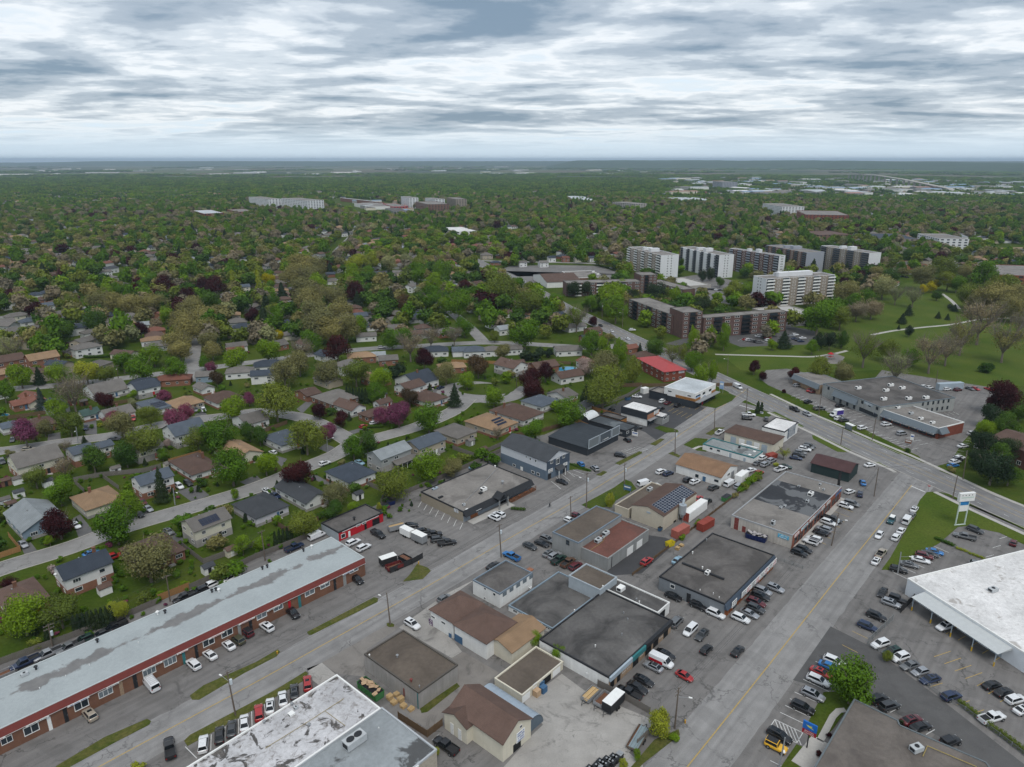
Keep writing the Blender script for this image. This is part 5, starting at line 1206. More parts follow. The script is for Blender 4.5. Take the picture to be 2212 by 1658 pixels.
def house_px(cr,pts,he,kind,ridge,wall,roof,where,**kw):
    az=kw.pop('az',AZ_A);w=[at(K(cr,*p),he) for p in pts]
    if az == 'auto':
        d=w[1]-w[0];az=math.degrees(math.atan2(d.x,d.y))-90
    u=Vector((math.sin(R(az)),math.cos(R(az)),0));v=Vector((-u.y,u.x,0))
    us=[p.dot(u) for p in w];vs=[p.dot(v) for p in w];a,b=max(us)-min(us),max(vs)-min(vs)
    og=u*min(us)+v*min(vs);og.z=0;c=og+u*a/2+v*b/2
    HOUSE_FOOT.append((c.x,c.y,max(a,b)/2+1))
    return house(og,az,a,b,he,kind,ridge,wall,roof,where,seed=len(HOUSE_FOOT),**kw),og,u,v,a,b
S1,S2,S3,S4='behind the brick plaza','across the residential street','along the winding blossom street','by the round island'
NEAR=[
 (2,((455,1607),(870,1440),(965,1553),(540,1703)),5.4,'gable','u','white','navy',S1,{}),
 (2,((1560,1195),(1880,1080),(2005,1165),(1665,1285)),5.3,'gable','u','cream','grey',S1,{'extra':'and solar panels '}),
 (12,((-215,1045),(80,945),(295,1055),(0,1165)),3.1,'hip','u','lilac','charcoal',S1,{}),
 (12,((215,930),(355,820),(445,1040),(605,955)),3.0,'gable','v','white','charcoal',S1,{}),
 (12,((590,760),(850,682),(1045,765),(795,860)),3.5,'hip','u','white','navy',S1,{}),
 (12,((958,605),(1240,520),(1305,582),(1075,667)),5.3,'gable','u','grey','pale',S1,{'extra':'and porch '}),
 (12,((1260,517),(1520,437),(1650,482),(1405,572)),5.0,'gable','u','tan','bluegrey',S1,{}),
 (12,((1530,407),(1720,345),(1920,410),(1735,477)),3.4,'hip','u','tan','grey',S1,{}),
 (12,((1795,325),(2020,257),(2235,350),(2040,407)),3.2,'hip','u','tan','tan',S1,{'extra':'and solar panels '}),
 (22,((-160,215),(30,178),(285,250),(80,320)),3.0,'hip','u','white','brown',S1,{}),
 (22,((80,145),(235,92),(410,145),(260,205)),3.2,'hip','u','white','bluegrey',S1,{}),
 (22,((315,92),(380,52),(570,92),(490,130)),2.9,'gable','u','white','grey',S4,{}),
 (22,((560,175),(640,155),(690,190),(620,215)),2.6,'gable','u','grey','charcoal',S1,{}),
 (12,((95,465),(265,392),(345,500),(215,540)),3.3,'hip','u','white','bluegrey',S2,{}),
 (2,((1490,695),(1640,615),(1865,680),(1655,797)),3.0,'hip','u','white','brown',S2,{}),
 (2,((1120,825),(1410,735),(1512,797),(1210,890)),5.3,'gable','u','white','bluegrey',S2,{}),
 (2,((595,985),(935,880),(1030,960),(740,1103)),3.1,'hip','u','cream','tan',S2,{}),
 (2,((45,1115),(420,1010),(520,1130),(185,1297)),3.2,'gable','v','blue','pale',S2,{}),
 (2,((1015,1430),(1420,1290),(1590,1430),(1220,1590)),3.0,'hip','u','brick','brown',S1,{}),
 (2,((1880,590),(2040,500),(2280,590),(2115,645)),3.0,'gable','v','cream','tan',S2,{}),
 (3,((-60,140),(270,30),(410,150),(60,330)),3.2,'hip','u','brick','brown',S1,{}),
 (2,((110,632),(460,557),(485,650),(125,722)),5.2,'gable','u','cream','grey',S3,{}),
 (2,((600,560),(745,515),(760,590),(610,612)),5.0,'gable','u','white','bluegrey',S3,{}),
 (2,((820,515),(935,490),(950,540),(850,565)),4.6,'gable','u','white','bluegrey',S3,{}),
 (2,((1150,555),(1360,500),(1385,545),(1170,600)),4.6,'gable','u','cream','grey',S3,{}),
 (2,((1445,380),(1690,330),(1740,400),(1490,452)),5.2,'gable','u','white','bluegrey',S3,{}),
 (2,((2025,290),(2211,250),(2330,305),(2060,332)),3.2,'gable','u','white','grey',S3,{}),
 (2,((655,252),(825,220),(838,260),(705,282)),2.9,'gable','u','white','green',S3,{}),
 (2,((865,245),(1110,205),(1118,257),(900,292)),2.9,'gable','u','white','grey',S3,{}),
 (2,((1185,182),(1350,122),(1468,190),(1320,237)),2.9,'hip','u','white','bluegrey',S3,{'extra':'and solar panels '}),
 (2,((1475,152),(1660,105),(1672,182),(1500,207)),2.9,'hip','u','tan','tan',S3,{}),
 (2,((1780,112),(2020,77),(2045,132),(1850,167)),3.0,'hip','u','white','brown',S3,{}),
 (2,((0,345),(115,320),(135,372),(10,395)),2.8,'gable','u','white','bluegrey',S3,{}),
 (2,((175,335),(440,292),(450,350),(190,385)),2.9,'hip','u','brick','brown',S3,{}),
 (2,((205,140),(310,75),(345,130),(250,180)),3.2,'gable','v','cream','rust',S3,{}),
 (2,((90,170),(195,135),(215,180),(110,200)),2.8,'gable','u','brick','rust',S3,{}),
 (2,((1085,15),(1335,-8),(1347,28),(1170,48)),4.6,'gable','u','white','navy',S3,{}),
 (2,((760,80),(830,20),(1030,0),(1035,62)),3.0,'gable','u','white','grey',S3,{}),
 (2,((1690,35),(1760,0),(1845,25),(1740,62)),3.0,'gable','v','white','grey',S3,{}),
 (12,((520,135),(720,45),(765,110),(680,182)),3.0,'hip','v','brick','grey',S4,{}),
 (12,((360,70),(450,35),(545,80),(440,115)),2.9,'gable','u','brick','brown',S4,{}),
 (12,((690,190),(770,145),(960,200),(825,242)),3.1,'gable','v','white','brown',S4,{}),
 (12,((895,252),(1100,187),(1180,215),(975,297)),2.9,'hip','u','brick','brown',S4,{}),
 (12,((1005,162),(1120,130),(1177,155),(1050,182)),2.7,'gable','u','white','brown',S4,{}),
 (12,((1205,18),(1330,-20),(1475,10),(1300,60)),4.6,'gable','u','white','brown',S4,{}),
 (12,((1385,140),(1470,57),(1590,122),(1500,172)),3.0,'hip','u','white','brown',S4,{}),
 (12,((2050,240),(2180,180),(2330,235),(2211,290)),3.0,'hip','u','tan','grey',S4,{}),
 (11,((1270,1640),(1285,1588),(1500,1590),(1490,1645)),4.2,'gable','u','white','navy',S4,{}),
 (11,((2125,1510),(2180,1450),(2290,1480),(2240,1530)),4.8,'gable','v','white','brown',S4,{}),
]
solar_houses=[]
for cr,pts,he,kind,ridge,wall,roof,where,kw in NEAR:
    r_=house_px(cr,pts,he,kind,ridge,wall,roof,where,**kw)
    if 'solar' in kw.get('extra',''):solar_houses.append((r_,he,kind))
    if 'porch' in kw.get('extra',''):
        o,og,u,v,a,b=r_
        add('porch_roof',MB().poly([(a*0.35,-2.6,2.5),(a*1.0,-2.6,2.5),(a*1.0,0.4,3.3),(a*0.35,0.4,3.3)]).poly([(a*0.35,0.4,3.2),(a*1.0,0.4,3.2),(a*1.0,-2.6,2.4),(a*0.35,-2.6,2.4)]).mesh('porch_roof',ROOFS['grey']),o)
        for k in range(5):add('porch_post',MB().box(a*0.37+k*a*0.15,a*0.37+k*a*0.15+0.12,-2.5,-2.38,0,2.45).mesh('porch_post',WHITE),o)
for (o,og,u,v,a,b),he,kind in solar_houses:
    rise=2.0;sl_=math.atan2(min(a,b)*0.22,b/2)
    for i in range(5):
        for j in range(3):
            fv=0.28+0.17*j;q=add('solar_panel',pnl,o,(a*0.30+i*1.12,b/2*fv,he+min(a,b)*0.22*fv+0.26),0,(1.06,1.0,1));q.rotation_euler=(sl_,0,0)
def house_c(V_,az,a,b,he,kind,wall,roof,where,detail=1,ridge='u',**kw):
    c=at(V_,he);u=Vector((math.sin(R(az)),math.cos(R(az)),0));v=Vector((-u.y,u.x,0));og=c-u*a/2-v*b/2;og.z=0
    HOUSE_FOOT.append((c.x,c.y,max(a,b)/2+1));return house(og,az,a,b,he,kind,ridge,wall,roof,where,detail=detail,seed=len(HOUSE_FOOT),**kw)
S5,S6,S7,S8='near the olive-tree street','beside the maple boulevard','along the suburban cross street','in the middle of the suburb'
C0,C1=1,11
MIDH=[  # tile, x, y of the roof, bearing, length, depth, eave, kind, wall, roof, where
 (1,70,1450,41,14,11,5.2,'gable','brick','brown',S5),(1,360,1430,41,15,11,5.4,'gable','brick','tan',S5),(1,740,1340,41,15,10,5.0,'hip','white','grey',S5),(1,620,1375,41,9,7,2.8,'hip','brick','grey',S5),
 (1,860,1250,41,15,10,3.4,'hip','white','grey',S5),(1,790,1210,41,12,9,3.4,'hip','white','grey',S5),(1,660,1170,41,13,10,4.6,'gable','white','navy',S5),(1,620,1110,41,12,9,3.0,'gable','white','bluegrey',S5),
 (1,440,1095,41,12,9,3.0,'hip','blue','navy',S5),(1,250,1115,41,12,10,3.0,'hip','white','bluegrey',S5),(1,140,1070,41,15,9,3.0,'hip','cream','grey',S5),(1,45,1125,41,11,9,3.4,'gable','white','grey',S5),
 (1,120,1200,41,13,10,4.6,'hip','tan','grey',S5),(1,1020,1110,60,16,11,3.2,'hip','tan','grey',S5),(1,1120,1080,60,14,11,5.0,'hip','tan','grey',S5),(1,1290,1140,60,12,9,3.0,'gable','white','pale',S5),
 (1,1340,1195,60,12,9,3.0,'hip','brick','rust',S5),(1,1330,1235,60,11,9,3.0,'hip','brick','brown',S5),(1,1320,1275,60,14,9,3.2,'hip','white','tan',S5),(1,1350,1325,60,13,9,3.0,'hip','grey','grey',S5),
 (1,480,955,50,12,9,3.0,'hip','brick','brown',S5),(1,400,985,50,11,9,3.0,'gable','white','bluegrey',S5),(1,90,960,41,12,9,4.6,'gable','white','pale',S5),(1,300,890,41,12,9,3.0,'hip','white','navy',S5),(1,410,870,41,12,9,3.0,'hip','grey','navy',S5),
 (1,480,800,41,13,10,4.6,'gable','white','brown',S5),(1,700,760,50,16,9,3.0,'hip','tan','tan',S5),(1,850,775,50,13,9,3.0,'hip','tan','tan',S5),(1,410,760,41,12,9,3.0,'hip','brick','rust',S5),(1,1030,765,41,13,9,3.0,'hip','tan','grey',S5),(1,930,790,41,12,8,3.0,'gable','white','grey',S5),
 (1,110,715,41,12,9,3.0,'hip','grey','bluegrey',S8),(1,290,700,41,12,9,3.0,'hip','brick','brown',S8),(1,410,690,41,12,9,3.0,'hip','brick','rust',S8),(1,560,690,41,12,9,3.0,'hip','brick','rust',S8),(1,910,690,41,10,8,4.6,'gable','white','grey',S8),
 (1,1130,530,41,9,8,4.6,'gable','white','navy',S8),(1,1250,530,41,9,8,4.6,'gable','tan','brown',S8),(1,1520,530,41,10,9,4.8,'gable','white','grey',S8),(1,20,530,41,9,8,4.6,'gable','white','grey',S8),(1,1790,590,41,12,10,5.0,'hip','white','navy',S8),(1,1840,580,41,10,9,5.0,'hip','white','bluegrey',S8),
 (1,1710,590,41,10,9,4.8,'hip','tan','tan',S8),(1,1630,595,41,10,9,4.8,'hip','tan','grey',S8),(1,1740,640,60,26,10,4.6,'gable','grey','navy',S8),(1,1970,885,60,13,9,3.0,'hip','white','grey',S5),(1,2100,820,60,11,8,4.6,'gable','cream','bluegrey',S5),(1,1560,770,60,12,9,3.0,'gable','tan','grey',S5),(1,1650,810,60,13,9,3.0,'hip','tan','brown',S5),
 (1,1990,1060,70,14,10,3.2,'hip','tan','tan',S5),(1,2050,1120,70,13,10,3.2,'hip','grey','grey',S5),(1,2090,1165,70,12,9,3.0,'hip','grey','navy',S5),(1,2050,1210,70,13,9,3.0,'hip','tan','grey',S5),(1,2040,1330,60,12,9,3.0,'gable','white','grey',S5),(1,2030,1365,60,10,8,2.9,'gable','white','rust',S5),
 (1,1500,1610,75,17,9,3.2,'hip','brick','rust',S7),(1,2070,1545,75,14,10,3.2,'hip','white','grey',S7),(1,1770,1580,75,9,8,3.2,'gable','blue','grey',S7),(1,1250,1650,75,15,10,3.0,'hip','white','navy',S7),(1,40,1560,41,13,9,2.9,'gable','brick','tan',S5),
 (11,190,700,70,12,9,3.0,'hip','tan','brown',S5),(11,190,745,70,12,9,3.0,'hip','tan','brown',S5),(11,195,785,70,12,9,3.0,'hip','tan','grey',S5),(11,210,815,70,12,9,3.0,'hip','tan','brown',S5),(11,220,850,70,12,9,3.0,'hip','tan','tan',S5),(11,230,885,70,12,9,3.0,'hip','tan','brown',S5),(11,240,925,70,12,9,3.0,'hip','tan','brown',S5),(11,250,970,70,12,9,3.0,'gable','tan','pale',S5),
 (11,280,1045,70,12,9,3.0,'hip','tan','grey',S5),(11,310,1120,70,12,9,3.0,'hip','grey','navy',S5),(11,310,1175,70,13,10,3.0,'hip','brick','brown',S5),(11,300,1230,70,12,9,3.0,'hip','cream','grey',S5),(11,110,1490,75,16,10,3.0,'hip','white','navy',S7),(11,60,1570,75,12,9,4.4,'gable','white','navy',S7),
 (11,640,770,75,12,9,3.0,'gable','white','grey',S6),(11,720,835,60,10,8,3.0,'hip','grey','navy',S6),(11,800,950,60,12,9,3.0,'gable','grey','charcoal',S6),(11,840,1000,60,12,9,3.0,'hip','brick','brown',S6),(11,860,1040,60,12,9,3.0,'hip','brick','rust',S6),(11,900,1070,60,10,9,3.0,'gable','grey','bluegrey',S6),(11,970,1105,60,11,8,3.0,'gable','white','grey',S6),(11,1020,1155,70,11,8,3.0,'gable','white','navy',S6),
 (11,950,1240,75,13,9,3.2,'gable','white','grey',S7),(11,910,1415,75,16,10,3.6,'hip','brick','tan',S7),(11,1050,1405,75,9,8,3.2,'gable','cream','pale',S7),(11,1140,1440,75,11,9,3.2,'gable','brick','grey',S7),(11,1200,1175,70,12,9,3.0,'gable','grey','grey',S6),(11,1440,1170,70,11,9,3.0,'hip','grey','brown',S6),(11,1400,1220,70,15,9,3.0,'hip','grey','brown',S6),(11,1650,1205,60,15,11,3.0,'hip','brick','grey',S6),
 (11,1400,995,60,11,8,3.0,'gable','white','navy',S6),(11,1430,1050,60,12,9,3.0,'gable','blue','navy',S6),(11,1480,1095,60,12,8,3.0,'gable','white','charcoal',S6),(11,1370,1095,60,9,7,2.8,'gable','grey','charcoal',S6),(11,1890,985,60,11,8,4.4,'gable','white','navy',S6),(11,1960,1010,60,12,9,3.2,'gable','grey','navy',S6),(11,2010,1070,60,13,9,3.2,'hip','tan','grey',S6),(11,2050,1115,60,10,8,4.4,'gable','white','navy',S6),(11,2140,1180,60,11,9,3.6,'gable','white','pale',S6),(11,2170,1045,60,11,8,3.0,'gable','white','brown',S6),
 (11,1550,1365,80,15,10,3.2,'hip','white','navy',S7),(11,1770,1365,80,11,9,3.2,'gable','white','bluegrey',S7),(11,1880,1365,80,13,10,3.6,'hip','white','bluegrey',S7),(11,2040,1360,80,11,9,3.4,'hip','white','grey',S7),(11,2180,1350,80,11,9,3.4,'hip','white','grey',S7),(11,1690,1505,75,15,10,3.0,'hip','brick','tan',S7),
 (11,1070,700,75,14,8,3.0,'gable','grey','charcoal',S8),(11,1230,695,75,12,8,3.0,'gable','tan','grey',S8),(11,640,710,75,10,8,3.0,'gable','brick','navy',S8),(11,630,605,60,9,8,4.6,'gable','grey','navy',S8),(11,1180,840,70,13,10,3.2,'hip','tan','grey',S6),(11,1150,775,75,14,9,3.0,'gable','white','pale',S6),(11,1220,875,70,12,8,3.0,'gable','blue','bluegrey',S6),
 (11,860,490,60,12,9,4.6,'gable','white','brown',S8),(11,1180,495,60,12,9,3.0,'gable','white','rust',S8),(11,1450,500,70,13,8,3.4,'gable','white','rust',S8),(11,1640,445,70,12,9,3.2,'gable','white','grey',S8),(11,1720,460,70,12,9,3.2,'gable','brick','rust',S8),(11,900,435,60,12,9,3.4,'hip','white','bluegrey',S8),(11,1990,545,70,13,11,4.8,'hip','tan','grey',S8),(11,2070,610,70,12,8,3.0,'hip','brick','navy',S8),(11,1640,755,70,9,8,3.0,'gable','grey','navy',S6),(11,1740,810,70,9,7,3.2,'gable','white','pale',S6),
 (21,90,610,75,9,8,4.6,'gable','white','grey',S8),(21,270,610,75,10,9,4.8,'gable','white','grey',S8),(21,340,570,75,9,8,4.6,'gable','white','navy',S8),(21,460,570,75,9,8,4.6,'gable','brick','rust',S8),(21,570,570,75,9,8,4.6,'gable','cream','bluegrey',S8),(21,700,570,75,11,8,4.6,'gable','white','navy',S8),(21,800,570,75,10,8,3.2,'gable','white','charcoal',S8),(21,910,570,75,9,8,4.6,'gable','brick','rust',S8),(21,120,550,75,9,8,4.6,'gable','grey','navy',S8),(21,60,510,75,11,8,3.2,'gable','white','pale',S8),
 (21,540,1160,60,15,9,3.0,'gable','white','grey',S6),(21,700,1195,60,10,9,3.0,'gable','brick','brown',S6),(21,480,1360,80,16,9,3.2,'gable','white','grey',S7),(21,20,1490,70,11,9,4.6,'gable','white','brown',S4),(21,270,1500,60,15,10,3.2,'gable','brick','brown',S4),(21,480,1580,60,15,10,3.2,'gable','white','brown',S4),(21,100,1510,70,8,7,3.0,'gable','brick','brown',S4),(21,1020,1345,60,9,7,3.2,'gable','brick','rust',S7),(21,1130,1410,60,12,9,3.2,'hip','brick','brown',S7),(21,0,1350,70,11,9,3.2,'gable','white','grey',S7),(21,390,1060,60,9,7,3.2,'gable','brick','navy',S6),
]
for cr,x,y,az,a,b,he,kind,wall,roof,where in MIDH:
    house_c(K(cr,x,y),az,a,b,he,kind,wall,roof,where,detail=1)
# sheds and pools in the yards
SHEDS=[(2,40,1010,'pale blue'),(2,90,1045,'white'),(2,160,945,'white'),(2,1455,700,'cream'),(2,1990,1440,'cream'),(2,1795,1590,'white'),(2,150,830,'white'),(2,45,845,'brown'),(2,410,850,'white'),(2,995,740,'white'),(3,900,110,'white'),(12,880,960,'white'),(12,1850,500,'grey'),(12,1960,575,'brown'),(12,1100,100,'brown'),(2,720,160,'brown'),(2,625,155,'rust')]
for k,(cr,x,y,cn) in enumerate(SHEDS):
    p=at(K(cr,x,y),1.5);p.z=0;o=thing('garden_shed','{} garden shed in a back yard {}'.format(cn,S1 if cr in (3,12) else S2),'shed',p,azrot(AZ_A),'garden sheds in the back yards')
    c_={'pale blue':PALEW,'white':WHITE,'cream':CREAM,'brown':BROWNB,'grey':GREYW,'rust':RUST}[cn]
    add('wall',MB().box(-1.5,1.5,-1.2,1.2,0,2.1,'b').mesh('wall',c_),o);add('roof',pitched(3.4,2.8,2.1,0.7,'gable','u').mesh('roof',ROOFS[('grey','brown','charcoal')[k % 3]]),o,(-1.7,-1.4,0))
    add('door',DOORM,o,(-0.5,-1.2,0.05),0,(0.9,1,1.8),BLACK if k % 2 else WHITE)
POOLW=mat('pool_water',(0.02,0.22,0.38),0.15,0.08,0.3)
for k,(cr,x,y,a,b) in enumerate(((11,1140,1548,4.5,2.8),(21,460,1535,6.5,3.6),(1,290,1155,2.6,2.6),(11,1035,878,2.2,2.2),(2,15,285,2.6,2.6))):
    c=at(K(cr,x,y));o=thing('swimming_pool','blue swimming pool in a back yard','pool',c,R(20),'blue pools in the suburb');n=20
    add('water',MB().prism([(a*math.cos(2*math.pi*i/n),b*math.sin(2*math.pi*i/n)) for i in range(n)],0.02,0.35).mesh('water',POOLW),o)
    rm=MB()
    for i in range(n):
        t0,t1=2*math.pi*i/n,2*math.pi*(i+1)/n
        rm.poly([((a+0.4)*math.cos(t0),(b+0.4)*math.sin(t0),0.4),((a+0.4)*math.cos(t1),(b+0.4)*math.sin(t1),0.4),(a*math.cos(t1),b*math.sin(t1),0.4),(a*math.cos(t0),b*math.sin(t0),0.4)])
        rm.poly([((a+0.4)*math.cos(t0),(b+0.4)*math.sin(t0),0.0),((a+0.4)*math.cos(t1),(b+0.4)*math.sin(t1),0.0),((a+0.4)*math.cos(t1),(b+0.4)*math.sin(t1),0.4),((a+0.4)*math.cos(t0),(b+0.4)*math.sin(t0),0.4)])
    add('coping',rm.mesh('coping',CONC),o)
# driveways
DRV=[(2,(1530,930),(1700,880),(1810,965),(1660,1025)),(2,(1150,1150),(1260,1100),(1370,1130),(1215,1180)),(2,(620,1170),(690,1130),(840,1310),(690,1360)),(2,(180,1410),(265,1370),(350,1480),(235,1530)),(2,(1380,1280),(1460,1240),(1620,1370),(1560,1400)),(2,(720,340),(830,310),(840,440),(740,440)),(2,(415,440),(520,420),(525,480),(410,500)),(2,(1680,270),(1760,230),(1790,270),(1700,320)),
       (2,(2070,850),(2211,790),(2260,830),(2150,890)),(12,(-60,930),(90,880),(230,980),(120,1010)),(12,(440,800),(520,790),(690,880),(590,870)),(12,(540,560),(600,520),(720,570),(635,605)),(12,(770,420),(960,370),(980,390),(830,440)),(12,(160,620),(270,650),(220,720),(150,640)),(12,(350,220),(440,150),(500,160),(400,260)),(12,(1480,60),(1650,20),(1690,60),(1590,110))]
for cr,*q in DRV:sheet('driveway','asphalt driveway of a house',[K(cr,*p) for p in q],0.006,DRIVE)

# ================================================================== VEHICLES
def paint(name,col,metal=0.25):
    m,nt,b=new_mat('car_paint_'+name);b.inputs['Base Color'].default_value=(*col,1);b.inputs['Metallic'].default_value=metal
    b.inputs['Roughness'].default_value=0.32;b.inputs['Coat Weight'].default_value=0.5;b.inputs['Coat Roughness'].default_value=0.08
    c=_val(nt,col,0.10,2.5,3);nt.links.new(c,b.inputs['Base Color']);return m
PAINT={k:paint(k,c,mt) for k,c,mt in (('white',(0.66,0.67,0.68),0.0),('black',(0.014,0.014,0.016),0.2),('dark grey',(0.055,0.058,0.062),0.3),('silver',(0.36,0.37,0.39),0.5),('grey',(0.17,0.175,0.18),0.4),
    ('red',(0.36,0.02,0.02),0.1),('maroon',(0.11,0.014,0.02),0.2),('blue',(0.02,0.16,0.42),0.2),('navy',(0.016,0.03,0.075),0.2),('beige',(0.40,0.35,0.28),0.3),('olive',(0.075,0.075,0.045),0.2),('yellow',(0.70,0.38,0.01),0.0),('teal',(0.03,0.10,0.12),0.2),('dark green',(0.012,0.04,0.03),0.2),('brown',(0.12,0.065,0.04),0.2),('light blue',(0.25,0.40,0.50),0.2))}
CGL=glass('car_glass',(0.010,0.013,0.016),0.06);TYRE=mat('tyre_rubber',(0.018,0.018,0.018),0.9,0.1,3);RIM=mat('alloy_rim',(0.34,0.35,0.36),0.35,0.05,3,metal=0.6)
LAMP=mat('headlamp_lens',(0.62,0.64,0.66),0.15,0);TAIL=mat('tail_lens',(0.30,0.01,0.01),0.2,0);PLAST=mat('black_plastic',(0.022,0.022,0.023),0.7,0.1)
def body_mesh(name,secs,gh,roof_mat=False):
    mb=MB();k=12
    for x,w,zb,zt in secs:
        hh=zt-zb;half=[(w*0.80,zb),(w*0.97,zb+hh*0.16),(w,zb+hh*0.38),(w*0.985,zb+hh*0.68),(w*0.93,zb+hh*0.93),(w*0.80,zt)]
        mb.v += [(x,-y,z) for y,z in half]+[(x,y,z) for y,z in reversed(half)]
    for s in range(len(secs)-1):
        for i in range(k):
            j=(i+1) % k;mb.f.append((s*k+i,s*k+j,(s+1)*k+j,(s+1)*k+i))
    mb.f.append(tuple(range(k-1,-1,-1)));mb.f.append(tuple((len(secs)-1)*k+i for i in range(k)))
    xr,xf,hw,z0,rr_,rf,rw,z1=gh;n=len(mb.v)
    mb.v += [(xr,-hw,z0),(xf,-hw,z0),(xf,hw,z0),(xr,hw,z0),(rr_,-rw,z1-0.06),(rf,-rw,z1-0.06),(rf,rw,z1-0.06),(rr_,rw,z1-0.06),
             (rr_+0.12,-rw*0.86,z1),(rf-0.15,-rw*0.86,z1),(rf-0.15,rw*0.86,z1),(rr_+0.12,rw*0.86,z1)]
    for a in (0,4):
        for i in range(4):
            j=(i+1) % 4;mb.f.append((n+a+i,n+a+j,n+a+4+j,n+a+4+i))
    mb.f.append((n+8,n+9,n+10,n+11))
    m=mb.mesh(name,PAINT['white']);sm=[True]*((len(secs)-1)*k)+[False]*(len(m.polygons)-(len(secs)-1)*k);m.polygons.foreach_set('use_smooth',sm);return m
def quad_glass(name,q,inset=0.09,off=0.015):
    q=[Vector(p) for p in q];c=sum(q,Vector())/4;nrm=(q[1]-q[0]).cross(q[3]-q[0]).normalized()
    pts=[p.lerp(c,inset)+nrm*off for p in q];mb=MB();mb.poly(pts);mb.poly([p-nrm*0.012 for p in reversed(pts)])
    for i in range(4):
        j=(i+1) % 4;mb.poly([pts[j],pts[i],pts[i]-nrm*0.012,pts[j]-nrm*0.012])
    return mb.mesh(name,CGL)
_rim=MB().tube((0,-0.115,0),(0,0.115,0),0.21,0.21,10).mesh('wheel_rim',RIM)
def wheel_mesh(r):return MB().tube((0,-0.11,0),(0,0.11,0),r,r,14).mesh('wheel_tyre',TYRE)
SPEC={
 'sedan':dict(secs=[(-2.36,.66,.42,.80),(-2.28,.82,.30,.97),(-1.7,.90,.24,1.0),(0,.92,.24,.97),(1.1,.91,.24,.93),(1.85,.87,.26,.82),(2.24,.76,.30,.68),(2.36,.60,.38,.60)],gh=(-1.85,1.1,.84,.95,-1.05,.28,.64,1.44),wb=(-1.42,1.40),r=.33,W=1.84),
 'hatchback':dict(secs=[(-2.05,.64,.42,.85),(-1.98,.80,.30,1.0),(-1.4,.88,.24,1.02),(0,.89,.24,.98),(1.0,.88,.24,.94),(1.65,.84,.26,.84),(1.98,.72,.30,.70),(2.08,.58,.38,.60)],gh=(-1.92,1.0,.82,.97,-1.45,.20,.64,1.50),wb=(-1.25,1.28),r=.32,W=1.78),
 'SUV':dict(secs=[(-2.36,.72,.45,.95),(-2.28,.86,.33,1.12),(-1.7,.93,.28,1.14),(0,.945,.28,1.10),(1.1,.935,.28,1.07),(1.85,.90,.30,.98),(2.24,.80,.34,.82),(2.36,.64,.42,.70)],gh=(-2.22,1.12,.87,1.08,-1.85,.32,.70,1.70),wb=(-1.40,1.42),r=.37,W=1.90),
 'minivan':dict(secs=[(-2.5,.72,.42,.95),(-2.42,.88,.30,1.10),(-1.8,.95,.26,1.12),(0,.96,.26,1.08),(1.4,.95,.26,1.02),(2.0,.90,.28,.90),(2.4,.78,.32,.76),(2.52,.62,.40,.66)],gh=(-2.40,1.62,.90,1.06,-2.15,.70,.74,1.76),wb=(-1.50,1.52),r=.34,W=1.94),
 'van':dict(secs=[(-2.75,.86,.45,1.2),(-2.70,.96,.34,1.30),(-1.8,1.0,.30,1.30),(0,1.0,.30,1.28),(1.6,.99,.30,1.22),(2.3,.94,.32,1.08),(2.66,.82,.36,.90),(2.76,.66,.42,.76)],gh=(-2.72,1.95,.97,1.2,-2.66,1.25,.88,2.12),wb=(-1.75,1.75),r=.36,W=2.0),
 'jeep':dict(secs=[(-2.1,.80,.48,1.05),(-2.05,.90,.40,1.15),(-1.5,.93,.36,1.15),(0,.93,.36,1.14),(1.0,.90,.36,1.12),(1.7,.82,.36,1.08),(2.05,.78,.40,1.02),(2.1,.74,.46,.96)],gh=(-2.02,.55,.86,1.12,-1.98,.38,.76,1.84),wb=(-1.25,1.42),r=.42,W=1.94),
 'pickup':dict(secs=[(-2.92,.86,.52,1.06),(-2.88,.95,.42,1.10),(-1.8,.97,.38,1.10),(-.6,.97,.38,1.10),(.9,.96,.38,1.10),(2.1,.93,.38,1.06),(2.75,.86,.42,.98),(2.9,.72,.50,.84)],gh=(-.72,1.50,.90,1.08,-.60,.72,.74,1.86),wb=(-1.85,1.85),r=.41,W=2.0),
 'beetle':dict(secs=[(-2.02,.50,.42,.72),(-1.9,.74,.30,.88),(-1.3,.86,.24,1.0),(0,.88,.24,.98),(.9,.86,.24,.94),(1.5,.78,.26,.86),(1.9,.60,.32,.70),(2.02,.42,.40,.58)],gh=(-1.55,1.0,.78,.94,-.75,.30,.56,1.50),wb=(-1.22,1.28),r=.33,W=1.72),
}
CARMESH={}
def carmesh(t):
    if t in CARMESH:return CARMESH[t]
    s=SPEC[t];xr,xf,hw,z0,rr_,rf,rw,z1=s['gh'];zt=z1-0.06
    A=[(xr,-hw,z0),(xf,-hw,z0),(xf,hw,z0),(xr,hw,z0)];T=[(rr_,-rw,zt),(rf,-rw,zt),(rf,rw,zt),(rr_,rw,zt)]
    d={'body':body_mesh('car_body_'+t,s['secs'],s['gh']),'windshield':quad_glass('windshield',(A[1],A[2],T[2],T[1])),'rear_window':quad_glass('rear_window',(A[3],A[0],T[0],T[3])),
         'side_r':quad_glass('side_window',(A[0],A[1],T[1],T[0]),0.10),'side_l':quad_glass('side_window',(A[2],A[3],T[3],T[2]),0.10),'wheel':wheel_mesh(s['r'])}
    x1,w1,zb1,zt1=s['secs'][-2];x2,w2,zb2,zt2=s['secs'][1]
    d['headlight']=MB().box(-0.08,0.09,-0.17,0.17,-0.06,0.07).mesh('headlight',LAMP);d['taillight']=MB().box(-0.05,0.06,-0.13,0.13,-0.10,0.12).mesh('taillight',TAIL)
    d['hp']=(x1-0.02,w1*0.74,zt1-0.10);d['tp']=(x2+0.0,w2*0.80,zt2-0.22)
    CARMESH[t]=d;return d
